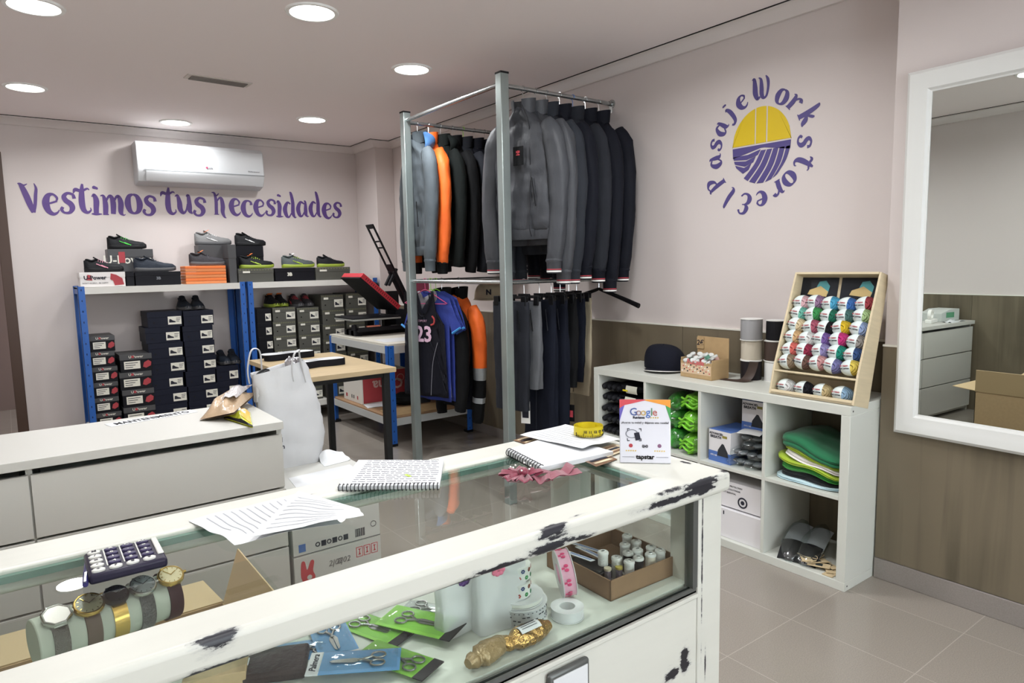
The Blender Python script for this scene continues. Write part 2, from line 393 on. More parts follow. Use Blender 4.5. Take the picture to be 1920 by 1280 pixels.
# ---- cell 0 upper: folded shirts
def folded(name, label, x0, y0, x1, y1, z, h, m_, group, amp=.006, seed=0, droop=.02):
    t = thing(name, label, 'folded shirt', ((x0+x1)/2, (y0+y1)/2, z), 0, group)
    ax, ay = (x1-x0)/2, (y1-y0)/2; rings = []
    N, K = 40, 5
    def P(u, v):      # rounded pillow of cloth
        a = 2*PI*u; r = 1
        ca, sa = math.cos(a), math.sin(a); q = (abs(ca)**5+abs(sa)**5)**(-1/5)
        x, y = ca*q*ax, sa*q*ay
        return x, y
    for k, (s_, zz) in enumerate(((.3, 0), (.93, .0), (1, .2), (1.0, .35), (.96, .45), (1, .6), (1, .8), (.94, 1), (.5, 1.04), (.05, 1.05))):
        ring = []
        for j in range(N):
            x, y = P(j/N, 0)
            n = mnoise.noise((x*9+seed, y*9, seed*3.1+k*.3))
            yy_, zl = y*s_*(1+n*.06), zz*h + n*amp*(1 if k > 1 else .2)
            q_ = min(1, max(0, .5-yy_/(2*ay))); f_ = 1.06-.42*q_*q_
            za = (z+zl-CT_)*f_+.006*math.sin(yy_*30+seed*.6)*min(1, (z+zl-CT_)/.05)
            ring.append((x*s_*(1+n*.06)-.03*q_*min(1, (z-CT_)/.1), yy_, max(.0005, CT_+za)-z if CT_+za > CT_+.0005 else CT_+.0005-z))
        rings.append(ring)
    MB().loft(rings).build('cloth', m_, t, smooth=60)
    return t
a, b = cell(0)
cloth_g = lambda n, c: mat(n, c, .85, bump=(500, .12), sheen=.2)
GP = 'folded shirts in the right end compartment'
zz = CT_
stack = [('pale_blue_cloth', (190, 215, 222), .016, 'pale blue folded shirt, lowest of the pile in the cube shelf'),
         ('black_cloth', (24, 28, 30), .036, 'black folded shirt near the bottom of the pile in the cube shelf'),
         ('leaf_green_cloth', (48, 140, 52), .034, 'leaf green folded shirt between the black and the white one'),
         ('lime_cloth', (160, 185, 40), .018, 'thin lime green folded shirt under the white one'),
         ('white_cloth', (226, 222, 218), .03, 'white folded shirt in the middle of the shirt pile'),
         ('lime_cloth', (160, 185, 40), .018, 'lime green folded shirt above the white one'),
         ('deep_green_cloth', (22, 105, 66), .055, 'dark green folded shirt on top of the pile')]
for i, (mn, c, h, lb) in enumerate(stack):
    o = .012*math.sin(i*2.1)
    folded('folded_shirt', lb, KX+.03+abs(o), a+.01+abs(o)*.5, KX+.33+o, b-.035-abs(o)*1.5+(.02 if i < 4 else 0), zz, h*.95, cloth_g(mn, c), GP, seed=i*1.7); zz += h*.93
# ---- cell 0 lower: shoes in plastic, wooden tag bundles
a, b = cell(0)
m_film = glass_mat('clear_film', (236, 240, 240), .12, 2.0)
m_tagw = mat('kraft_tag', (198, 178, 142), .7, var=(60, .1)); m_str = mat('tag_black', (40, 50, 52), .6)
def bag_shape(hx, hy, hz, seed, rough=.12, n=26, m=14):
    mb = MB(); rings = []
    for i in range(m+1):
        v = i/m; s_ = math.sin(PI*min(max(v, .02), .98))**.45; ring = []
        for j in range(n):
            q = 2*PI*j/n; ca, sa = math.cos(q), math.sin(q)
            rr = 1+rough*mnoise.noise((ca*2.2+seed, sa*2.2, v*5+seed))
            k = (abs(ca)**3+abs(sa)**3)**(-1/3)
            ring.append((ca*k*hx*s_*rr, (v-.5)*2*hy, max(.001, hz+sa*k*hz*s_*rr)))
        rings.append(ring)
    return mb.loft(rings)
for i, (px_, y_, rz_, lb) in enumerate([(.13, b-.085, 15, 'grey and black insoles in a clear bag, at the back of the lowest right compartment'), (.14, b-.165, 8, 'grey and black insoles in a clear bag, leaning in front of the other pair')]):
    t = thing('bagged_insoles', lb, 'insoles', (KX+px_, y_, CB+.04), rot=(0, R(-24), R(rz_)), group='insole bags in the cube shelf')
    MB().sheet(lambda u, v: ((u-.5)*.24, (v-.5)*.10*(1-.25*abs(u-.45)), .02*math.sin(u*3)+.012*math.sin(v*PI)), 16, 8, .01).build('insole', mat('insole_grey', (138, 140, 142), .8, bump=(200, .2)), t)
    MB().sheet(lambda u, v: (-.12+u*.10, (v-.5)*.10, .013+.02*math.sin(u*1.3)+.012*math.sin(v*PI)), 10, 8, .004).build('black_sole', m_black, t)
    o = bag_shape(.13, .055, .022, i+3).build('plastic_bag', m_film, t); o.rotation_euler = (0, 0, 0)
for i in range(9):
    t = thing('kraft_tag_bundle', 'kraft paper garment tag with string lying loose at the bottom of the cube shelf', 'tag', (KX+.05+.02*(i % 3), a+.04+.02*i, CB+.001+.0045*i), rot=(R(3*(i % 3)), 0, R(37*i)), group='kraft tags in the lowest right compartment')
    MB().box((-.045, -.022, 0), (.045, .022, .003)).build('card', m_tagw, t, bevel=.0005)
    MB().box((-.015, -.012, .003), (.012, .012, .0034)).build('print', m_str, t)
    MB().tube(smooth_path([(.04, 0, .003), (.055, .012, .008), (.07, 0, .004), (.055, -.012, .006)], 5), .0012, 5).build('string', m_tagw, t)
t = thing('paper_bag', 'upright cream paper pouch at the right end of the lowest compartment', 'paper pouch', (KX+.17, a+.03, CB), R(12))
MB().loft([[(x, y*(1-.6*k), z) for x, y in ((-.05, -.02), (.05, -.02), (.05, .02), (-.05, .02))] for z, k in ((0, 0), (.06, .1), (.15, .8), (.16, .9))]).build('pouch', mat('cream_paper', (205, 192, 160), .7, bump=(30, .2)), t, bevel=.001)

# ---- cell 1: mask boxes, bagged glasses, white boxes
a, b = cell(1)
m_bxw = mat('mask_box_white', (222, 220, 222), .5); m_bxb = mat('mask_box_blue', (80, 112, 178), .5); m_maskg = mat('mask_grey', (52, 54, 58), .6)
m_ink = mat('ink_dark', (45, 45, 55), .7)
def mask_box(loc, rz, lb):
    t = thing('mask_box', lb, 'box', loc, rz, 'blue and white mask boxes')
    MB().box((0, 0, .05), (.2, .13, .155)).build('carton', m_bxw, t, bevel=.0015)
    MB().box((-.0002, -.0002, 0), (.2002, .1302, .05)).box((-.0002, -.0002, .1545), (.2002, .1302, .1553)).build('blue_band', m_bxb, t)
    # mask picture is printed on the face: a raised domed outline in grey
    MB().prism([(-.032, -.028), (.032, -.028), (.03, -.005), (.006, .032), (-.004, .034), (-.028, 0)], 0, .001, M=FRONT_X((-.0002, .045, .06))).build('mask_picture', m_maskg, t)
    text('ADVANCED', .015, m_ink, t, FRONT_X((-.0008, .085, .137)), bold=.0004)
    text('BREATH', .018, m_ink, t, FRONT_X((-.0008, .087, .121)), bold=.0005)
    text('FFP2 NR', .011, m_bxw, t, FRONT_X((-.0008, .098, .03)))
    MB().box((-.0008, .02, .122), (.0, .048, .134)).build('badge', mat('badge_olive', (140, 130, 60), .5), t)
    return t
mask_box((KX+.035, b-.148, CT_), R(-4), 'blue and white mask box standing at the front of its compartment')
mask_box((KX+.14, b-.265, CT_+.147), R(0), 'blue and white mask box raised at the back behind the clear goggle bags')
t = thing('storage_carton', 'plain dark carton under the rear mask box in the cube shelf', 'box', (KX+.235, b-.28, CT_), 0)
MB().box((0, 0, 0), (.13, .25, .147)).build('carton', mat('carton_plain', (120, 105, 88), .7), t, bevel=.001)
for i, (y_, z_, x_) in enumerate([(.075, 0, .04), (.165, .002, .035), (.07, .046, .05), (.15, .05, .045), (.1, .095, .07), (.11, .135, .07)]):
    t = thing('bagged_goggles', 'clear bag of dark safety goggles in the cube shelf' if i < 5 else 'topmost bag of safety goggles, with a white printed header', 'bagged goggles', (KX+x_+.06, a-.005+y_+.02, CT_+z_*.82+.001), R(8*(i % 3)-6), 'bags of safety goggles in the cube shelf')
    bag_shape(.08, .058 if i > 3 else .05, .024, i*2.3, .2).build('bag', m_film, t)
    MB().ball((-.02, .025, .022), (.03, .026, .012), 12, 8).ball((-.02, -.028, .022), (.03, .026, .012), 12, 8).box((-.025, -.01, .02), (-.015, .01, .026)).build('goggles', mat('goggle_smoke', (104, 106, 110), .25, coat=.5), t)
    MB().sheet(lambda u, v: (-.03+u*.08, (v-.5)*.09, .012+.004*math.sin(9*u+v*4)), 10, 6, .001).build('grey_liner', mat('grey_foil', (150, 152, 154), .3, .6, bump=(80, .5)), t)
    if i == 5:
        MB().sheet(lambda u, v: (-.07+u*.09, (v-.5)*.11, .05+.006*math.sin(u*2.4)-.01*(v-.5)**2), 8, 6, .001).build('header_card', mat('header_white', (225, 226, 224), .5), t)
a, b = cell(1)
t = thing('shipping_box', 'white shipping box with a round printed emblem, lower middle compartment', 'box', (KX+.04, a+.005+.02, CB+.148), R(0))
MB().box((0, 0, 0), (.28, .27, .125)).build('carton', m_bxw, t, bevel=.002)
MB().lathe([(.019, 0), (.026, 0), (.026, .0008), (.019, .0008), (.019, 0)], 28, M=FRONT_X((-.001, .095, .04))).lathe([(.0001, 0), (.010, 0), (.010, .0008), (.0001, .0008)], 20, M=FRONT_X((-.001, .095, .04))).build('emblem', m_ink, t)
for k, s_ in enumerate(('WORKWEAR PROTECTION', 'PROTECTIVE FOOTWEAR', 'SECURITY ESSENTIAL')): text(s_, .011, m_ink, t, FRONT_X((-.0006, .2, .105-.017*k)), align='LEFT') .location.y = .235
t = thing('shipping_box', 'plain white box underneath the one with the round emblem', 'box', (KX+.025, a+.01, CB), R(0))
MB().box((0, 0, 0), (.3, .30, .142)).build('carton', m_bxw, t, bevel=.002)
MB().box((.0, 0, .13), (-.0006, .006, .112), M=T(0, .2, 0)).build('handle_slot', m_ink, t)
# ---- cell 2: lime green bags
a, b = cell(2)
m_lime = mat('lime_net', (122, 200, 50), .55, bump=(90, .6), var=(60, .25)); m_glime = mat('mid_green_net', (60, 150, 50), .6, bump=(60, .6)); m_lens = mat('dark_lens', (70, 80, 60), .3)
for i, (y_, z_, x_) in enumerate([(.095, 0, .05), (.1, .115, .045), (.1, .225, .06), (.23, .0, .07), (.24, .11, .08), (.235, .2, .08)]):
    t = thing('bagged_vest', ('lime green safety vest in a clear bag, ' + ('bottom', 'middle', 'top')[i % 3] + (' of the front stack' if i < 3 else ' of the rear stack')), 'bagged vest', (KX+x_+.06, a+y_-.02, CT_+z_*.97), R(5*i-8), 'bagged lime green vests in the cube shelf')
    bag_shape(.085, .062, .052 if i % 3 < 2 else .045, i*1.9+.5, .25).build('vest', m_lime if i < 3 else m_glime, t)
    bag_shape(.09, .068, .054 if i % 3 < 2 else .047, i*1.9+1.5, .2).build('bag', m_film, t)
    if i < 3:
        for q in range(3):
            MB().tube(smooth_path([(-.092+.01*abs(w_), w_*.05, .03+.02*q+.01*math.sin(w_*4+q)) for w_ in (-1, -.5, 0, .5, 1)], 4), .006, 6).build('strap', m_lime, t)
# ---- cell 3: black gloves on header cards
a, b = cell(3)
m_glove = mat('black_glove', (22, 23, 28), .6, bump=(150, .4)); m_card = mat('label_card', (205, 205, 190), .6); m_yel = mat('yellow_tape', (214, 196, 40), .5)
for i in range(5):
    t = thing('work_glove_bundle', 'bundle of black work gloves with a pale label, ' + ('bottom of the pile', 'second from the bottom of the pile', 'middle of the pile', 'second from the top of the pile', 'top of the pile')[i], 'gloves', (KX+.15, a+.165, CT_+.001+i*.062), R(3*(i % 3)-3), 'glove bundles in the left end compartment')
    mb = MB()
    bag_shape(.12, .13, .027, i*3.7, .25).build('gloves', m_glove, t)
    for q in range(4): MB().tube(smooth_path([(-.02, .02+q*.032-.05+.06, .02), (-.08, .02+q*.035-.05+.07, .025+.006*(q % 2)), (-.125, .02+q*.037-.05+.08, .018)], 4), [.017]*8+[.012], 8).build('finger', m_glove, t)
    MB().sheet(lambda u, v: (-.125+.012*math.cos(u*PI)*0-.006*math.sin(u*PI), -.10+v*.08, .008+u*.042), 6, 4, .0015).build('label', m_card, t)
    MB().box((-.133, -.035, .018), (-.128, .0, .026)).build('yellow_tab', m_yel, t)
for i, cc in enumerate(((1, 0), (2, 0), (3, 0))):
    a, b = cell(cc[0]+0) if cc[0] > 1 else (None, None)
    if a is None: continue
    t = thing('bagged_mat', 'clear bag of blue grey mesh goods in the lower ' + ('second compartment from the left' if cc[0] == 2 else 'left end compartment'), 'bag', (KX+.15, (a+b)/2, CB+.001), R(6))
    bag_shape(.11, .128, .072, i*4+1, .1).build('contents', mat('blue_grey_mesh', (92, 108, 128), .6, bump=(60, .8), var=(30, .4)), t)
    bag_shape(.125, .136, .08, i*4+2, .12).build('bag', m_film, t)

# ================================================================ on top of the cube shelf
# flat cap
t = thing('flat_cap', 'navy blue baseball style cap resting on the white cube shelf', 'cap', (2.87, 2.46, KH), R(-12))
m_navy = mat('navy_cloth', (20, 22, 33), .9, bump=(300, .1))
def capf(u, v):
    th = u*2*PI; ph = v*PI/2
    r = math.cos(ph)**.55
    return (.105*r*math.cos(th), .135*r*math.sin(th)+.02*math.sin(ph), .012+(.122+.012*math.sin(th)*math.cos(ph))*math.sin(ph)**.9)
MB().sheet(capf, 36, 12).build('crown', m_navy, t, smooth=60)
MB().ball((0, .02, .135), .004, 10, 6).build('button', m_navy, t)
def brim(u, v):
    a_ = R(-62+124*u)+PI/2*3   # towards -y
    r0 = .108; r = r0+.06*v*math.cos((u-.5)*PI)**.7
    return (r*math.cos(a_)*.95, r*math.sin(a_)*1.05, .014-.010*v-.012*abs(u-.5)*2*0+.012*math.cos((u-.5)*PI)*v)
o = MB().sheet(brim, 20, 6, .003).build('peak', m_navy, t, smooth=60); o.rotation_euler = (0, 0, R(-50))
o = MB().tube([Vector(brim(i/20, 1)) for i in range(21)], .0022, 6).build('piping', m_white, t); o.rotation_euler = (0, 0, R(-50))
# counter display carton with small spools
m_kraft = mat('kraft_card', (176, 148, 108), .75, var=(25, .06)); m_print = mat('red_print', (186, 96, 92), .7)
t = thing('display_carton', 'open kraft cardboard counter display printed in red, marked 2 euro', 'display box', (2.745, 2.065, KH), R(-3))
MB().box((0, 0, 0), (.13, .2, .003)).box((0, 0, 0), (.003, .2, .085)).box((.127, 0, 0), (.13, .2, .20)).box((.003, 0, 0), (.127, .003, .1)).box((.003, .197, 0), (.127, .2, .1)).build('carton', m_kraft, t, bevel=.0006)
MB().box((.122, .155, .135), (.125, .2, .195)).build('price_flap', m_kraft, t)
text('2€', .038, m_ink, t, FRONT_X((.1215, .178, .165)), bold=.0006, shear=.1)
mb = MB().box((-.001, .004, .022), (0, .196, .07)); mb.build('printed_panel', mat('print_pale', (206, 180, 150), .7), t)
for q in range(26):
    yq, zq = .008+.007*q, .03+.008*((q*7) % 5)
    MB().box((-.0018, yq, zq), (-.0008, yq+.008, zq+.006), 0).build('print', [m_print, m_white, m_ink][q % 3], t)
text('Fantasia', .034, mat('print_rose', (205, 110, 110), .6), t, FRONT_X((-.0024, .1, .082)), bold=.0012)
for q in range(16):
    c = [(222, 215, 205), (196, 80, 90), (230, 228, 222), (90, 140, 120), (210, 170, 160), (120, 90, 90)][q % 6]
    s = thing('small_pot', 'small clear lidded pot with coloured trinkets in the kraft display carton', 'small pot', (2.745+.025+.034*(q // 5 % 3), 2.065+.025+.036*(q % 5)+.005*(q // 5), KH+.065+.012*(q // 5)+.004*(q % 2)), 0, 'small pots in the kraft display carton')
    s.rotation_euler = (R(10*((q*3) % 5)-20), R(-25), 0)
    MB().lathe([(.0001, 0), (.013, 0), (.014, .02), (.0001, .02)], 14).build('pot', mat('pot%d' % (q % 6), c, .4), s)
    MB().lathe([(.015, .02), (.015, .027), (.013, .029), (.0001, .029)], 14).build('lid', mat('pot_lid', (205, 208, 205), .25, coat=.5), s)
# ribbon spools
def spool(name, label, loc, r, h, col, extra=None):
    t = thing(name, label, 'ribbon spool', loc, 0, 'wide ribbon spools on the cube shelf')
    for z_ in (0, h-.003): MB().lathe([(.0001, z_), (r, z_), (r, z_+.003), (.0001, z_+.003)], 32).build('flange', mat('spool_card', (226, 226, 222), .5), t)
    MB().lathe([(r*.93, .003), (r*.95, .01), (r*.95, h-.01), (r*.93, h-.003)], 32).build('ribbon', mat('ribbon_'+'%d_%d_%d' % col, col, .5, bump=(120, .1, 'wave', (1, 1, .02))), t)
    return t
p = at(1410, 708, z=KH); p1 = Vector((2.915, at(1408, 700, x=2.915).y, KH)); p2 = Vector((2.968, at(1453, 700, x=2.968).y, KH))
spool('ribbon_spool', 'near black ribbon spool at the bottom of the left column', p1, .052, .099, (34, 30, 34))
spool('ribbon_spool', 'cream ribbon spool in the middle of the left column', p1+Vector((.004, .002, .0992)), .052, .099, (196, 188, 172))
spool('ribbon_spool', 'silver grey ribbon spool on top of the left column', p1+Vector((-.002, 0, .1984)), .054, .105, (150, 150, 152))
spool('ribbon_spool', 'white ribbon spool at the bottom of the right column', p2, .052, .099, (222, 222, 220))
spool('ribbon_spool', 'dark brown ribbon spool in the middle of the right column', p2+Vector((0, .003, .0992)), .052, .099, (66, 52, 46))
spool('ribbon_spool', 'black ribbon spool on top of the right column', p2+Vector((.003, -.003, .1984)), .052, .099, (24, 24, 28))
t = thing('loose_ribbon', 'loose end of dark brown ribbon trailing over the shelf top', 'ribbon', (0, 0, 0))
q0 = [(p1.x-.054, p1.y-.028, KH+.099), (p1.x-.056, p1.y-.012, KH+.05), (p1.x-.058, p1.y+.012, KH+.014), (p1.x-.06, p1.y+.05, KH+.003), (p1.x-.062, p1.y+.12, KH+.0025)]
q1 = [(p1.x-.022, p1.y-.056, KH+.096), (p1.x-.04, p1.y-.05, KH+.04), (p1.x-.07, p1.y-.04, KH+.006), (p1.x-.105, p1.y-.01, KH+.003), (p1.x-.115, p1.y+.10, KH+.0025)]
A_, B_ = smooth_path(q0, 6), smooth_path(q1, 6); n_ = len(A_)-1
MB().sheet(lambda u, v: A_[round(u*n_)].lerp(B_[round(u*n_)], v), n_, 3, .0008).build('strip', mat('brown_ribbon', (66, 52, 46), .5), t)

# yarn display rack: tilted pine tray
m_pine = mat('pine_ply', (206, 190, 158), .55, var=(6, .06, (1, 1, 12)))
DY0, DY1, DZ = 1.323, 1.70, .555
lean = R(14)
yr = thing('yarn_display', 'pale wooden display tray of yarn balls leaning on the cube shelf by the mirror', 'display stand', (2.665, DY0, KH+.003), rot=(0, lean, 0))
W = DY1-DY0; D = .12
MB().box((D-.006, 0, 0), (D, W, DZ)).build('back_panel', m_pine, yr)
for y_ in (0, W-.009):
    MB().prism([(0, 0), (D-.006, 0), (D-.006, DZ), (.055, DZ), (0, .12)], 0, .009, M=frame((0, y_+.009, 0), (1, 0, 0), (0, 0, 1))).build('side_panel', m_pine, yr, bevel=.001)
MB().box((.0, .009, 0), (D-.006, W-.009, .009)).build('bottom_shelf', m_pine, yr)
MB().box((0, .009, 0), (.008, W-.009, .02)).build('front_lip', m_pine, yr, bevel=.001)
MB().box((.0, .009, .1), (D-.006, W-.009, .108)).build('middle_shelf', m_pine, yr, bevel=.001)
MB().box((.05, .009, DZ-.009), (D-.006, W-.009, DZ)).build('top_panel', m_pine, yr)
# two printed photographs of a crocheted turtle plush inside at the top
for k in range(2):
    y_ = .012+k*(W/2)
    MB().box((D-.010, y_, DZ-.105), (D-.007, y_+W/2-.014, DZ-.012), 0).build('picture_card', mat('picture_black', (32, 34, 40), .3), yr)
    Mx = frame((D-.0105, y_+.075, DZ-.06), (0, -1, 0), (0, 0, 1))
    MB().prism([(-.03, -.02), (.035, -.025), (.04, .01), (.02, .034), (-.01, .03)], 0, .001, M=Mx).build('picture_shape', mat('picture_teal', (70, 145, 150), .4), yr)
    MB().prism([(-.058, -.028), (.03, -.038), (.036, -.015), (-.002, .01), (-.05, -.008)], .001, .002, M=Mx).build('picture_shape', mat('picture_tan', (190, 165, 110), .4), yr)
m_ylab = mat('yarn_label', (212, 222, 220), .5); m_yred = mat('yarn_label_red', (180, 80, 90), .5)
def yarn_mat(c):
    n = 'yarn_%d_%d_%d' % c
    return mat(n, c, .9, bump=(55, .9, 'wave', (1, .5, 1.4)), var=(40, .15))
def yarn_proto():
    t = thing('yarn_ball', 'x', 'yarn ball')
    MB().ball((0, 0, 0), (.030, .0445, .034), 20, 12).build('yarn', yarn_mat((200, 200, 200)), t, smooth=80)
    mb = MB()
    prof = []
    for k in range(9):
        y_ = -.008+.0515*k/8
        rr = math.sqrt(max(0, 1-((y_)/.0446)**2)); prof.append((y_, rr))
    rings = [[(.0308*rr*math.cos(2*PI*j/20), y_, .0348*rr*math.sin(2*PI*j/20)) for j in range(20)] for y_, rr in prof]
    mb.loft(rings, caps=False); mb.build('label', m_ylab, t, smooth=80)
    text('MY FRIEND', .0082, m_yred, t, FRONT_X((-.0300, .016, .008)), bold=.0002, sx=.8)
    text('BASIC COTTON', .0076, m_ink, t, FRONT_X((-.0308, .016, -.003)), bold=.0003, sx=.72)
    return t
ycols = [
 [(224, 180, 186, 'pink'), (150, 118, 150, 'mauve'), (80, 170, 210, 'sky blue'), (60, 110, 180, 'royal blue'), (160, 60, 70, 'crimson')],
 [(110, 185, 165, 'mint'), (60, 150, 80, 'grass green'), (24, 110, 84, 'bottle green'), (70, 110, 105, 'slate green'), (170, 200, 140, 'pistachio')],
 [(226, 205, 165, 'vanilla'), (176, 90, 110, 'old rose'), (28, 28, 32, 'black'), (226, 190, 40, 'bright yellow'), (150, 170, 210, 'pale blue')],
 [(220, 180, 130, 'peach'), (225, 225, 222, 'white'), (120, 90, 160, 'violet'), (205, 50, 125, 'magenta'), (150, 145, 140, 'grey')],
 [(225, 110, 100, 'coral'), (150, 40, 70, 'wine red'), (150, 140, 190, 'lilac'), (20, 140, 120, 'emerald'), (50, 80, 130, 'dark blue')],
 [(150, 130, 105, 'taupe'), (110, 80, 70, 'brown'), (205, 150, 150, 'dusty rose'), (120, 120, 170, 'periwinkle'), (230, 205, 90, 'lemon')]]
yp = yarn_proto(); first = True
rt = Matrix.Translation((2.665, DY0, KH+.003)) @ RY_(lean)
rown = ['top', 'second', 'third', 'fourth', 'fifth', 'bottom']; coln = ['far left', 'left of centre', 'centre', 'right of centre', 'far right']
def place_yarn(loc, c, lb, tilt, group):
    global first
    t = yp if first else dup(yp)
    first = False
    P_ = rt @ Vector(loc); t.location = P_; t.rotation_euler = (R(tilt), lean-R(8), 0); t['label'] = lb; t['group'] = group
    for ch in bpy.data.objects:
        if ch.parent == t and ch.name.startswith('yarn'):
            ch.data = ch.data.copy() if t is not yp else ch.data; ch.data.materials[0] = yarn_mat(c)
    return t
for r_ in range(6):
    for c_ in range(5):
        col = ycols[r_][c_]
        y_ = W-.012-.036-(c_)*.0685+.004*math.sin(r_*2+c_)
        if c_ == 4: y_ = .05
        place_yarn((D-.018-.029-.011*r_*.7, max(.046, min(W-.05, y_)), DZ-.135-r_*.053+.0035*math.sin(c_*1.7+r_)), col[:3],
                   '%s yarn ball with white paper band, %s row, %s' % (col[3], rown[r_], coln[c_]), 8*math.sin(c_*3+r_), 'yarn balls in the upper part of the wooden tray')
for c_, col in enumerate([(222, 222, 220, 'white'), (30, 30, 36, 'black'), (200, 178, 130, 'beige'), (150, 185, 215, 'light blue')]):
    place_yarn((.045, W-.055-c_*.083, .041), col[:3], '%s yarn ball in the bottom compartment of the wooden tray' % col[3], 0, 'yarn balls in the bottom compartment of the wooden tray')
# ================================================================ metal clothes rack
m_galv = mat('galvanised_steel', (160, 170, 168), .38, .75, var=(14, .12, (1, 1, .3)))
m_rail = mat('steel_tube', (176, 180, 180), .25, .85)
rk = thing('clothes_rack', 'tall galvanised metal clothes rack, two posts and two levels of rails', 'clothes rack', (RX, RY1, 0))
DYR = RY2-RY1; PW = .026
for yy in (0, DYR):
    MB().box((-PW, yy-PW, 0), (PW, yy+PW, 2.375)).build('post', m_galv, rk, bevel=.003)
    MB().box((-PW-.001, yy-PW-.001, 2.372), (PW+.001, yy+PW+.001, 2.382)).build('post_cap', m_black, rk)
for z in (RZT+.01, RZM):
    MB().cyl((0, PW, z), (0, DYR-PW, z), .0125, 14).build('cross_rail', m_rail, rk)
for yy in (0, DYR):
    for z in (RZT, RZM):
        MB().cyl((PW, yy, z), (XB-RX-.004, yy, z), .0125, 14).build('hanging_rail', m_rail, rk)
        MB().lathe([(.0001, 0), (.026, 0), (.026, .006), (.014, .008), (.014, .03)], 20, M=T(XB-RX, yy, z) @ RY_(-PI/2)).box((XB-RX-.012, yy-.012, z-.055), (XB-RX-.008, yy+.012, z)).build('wall_bracket', m_rail, rk)

# ================================================================ garments
def cloth(n, c, q=.85, sc=350, st=.12): return mat(n, c, q, bump=(16, .8, 'noise', (1, 1, .4)), var=(6, .12))
C_ANTH = cloth('anthracite_nylon', (60, 62, 67), .55); C_CHAR = cloth('charcoal_cloth', (38, 40, 46)); C_NAVY = cloth('dark_navy_cloth', (18, 20, 29), .75); C_BLACK = cloth('black_garment', (17, 18, 20), .75)
C_SLATE = cloth('slate_cloth', (44, 47, 53)); C_ORANGE = cloth('hi_vis_orange', (255, 112, 40), .6); C_STEEL = cloth('steel_grey_cloth', (84, 92, 98)); C_SKY = cloth('sky_lining', (96, 146, 206)); C_REFL = mat('reflective_tape', (170, 176, 180), .35, .4)
C_GREEN = cloth('dark_green_cloth', (26, 31, 30)); C_BLUE = cloth('royal_blue_cloth', (50, 66, 150)); C_TRGREY = cloth('trouser_grey', (92, 94, 98)); C_TRNAVY = cloth('trouser_navy', (19, 23, 35)); C_BEIGE = cloth('beige_cloth', (172, 160, 136))
m_wire = mat('chrome_wire', (200, 202, 204), .2, .9); m_blkpl = mat('hanger_black', (20, 20, 22), .35)
def catmull(keys, t):
    """keys: list of (t, value...) -> interpolated tuple"""
    for i in range(len(keys)-1):
        if t <= keys[i+1][0]:
            a, b = keys[i], keys[i+1]; u = (t-a[0])/(b[0]-a[0]); u = u*u*(3-2*u)
            return tuple(a[k]+(b[k]-a[k])*u for k in range(1, len(a)))
    return keys[-1][1:]
def hanger(loc, rz, label, m_hook, m_body=None, half=.2, wide=False, group='hangers on the metal rack'):
    t = thing('clothes_hanger', label, 'hanger', loc, rz, group)
    pts = [(0, .001, -.012)]
    hk = [(0, .0165*math.sin(R(a)), .0165*math.cos(R(a))) for a in range(-70, 181, 25)] + [(0, -.002, -.03), (0, 0, -.062)]
    hk = [(0, -.0155*math.cos(R(a)), .0155*math.sin(R(a))) for a in range(200, -61, -20)][::1]
    hk = [(0, .0155*math.cos(R(a)), .0155*math.sin(R(a))) for a in range(200, -81, -20)] + [(0, 0, -.03), (0, 0, -.062)]
    MB().tube(hk, .0018 if not wide else .0022, 6).build('hook', m_hook, t)
    if m_body is not None:
        arm = smooth_path([(0, -half, -.155), (0, -half*.6, -.115), (0, -.03, -.07), (0, 0, -.062), (0, .03, -.07), (0, half*.6, -.115), (0, half, -.155)], 4)
        MB().tube(arm, [.007+.006*abs(i/(len(arm)-1)-.5)*2 if wide else .0045 for i in range(len(arm))], 8, flat=.6 if not wide else 1.2).build('arms', m_body, t)
        if not wide: MB().tube([(0, -half*.95, -.158), (0, half*.95, -.158)], .003, 6).build('bar', m_body, t)
    return t
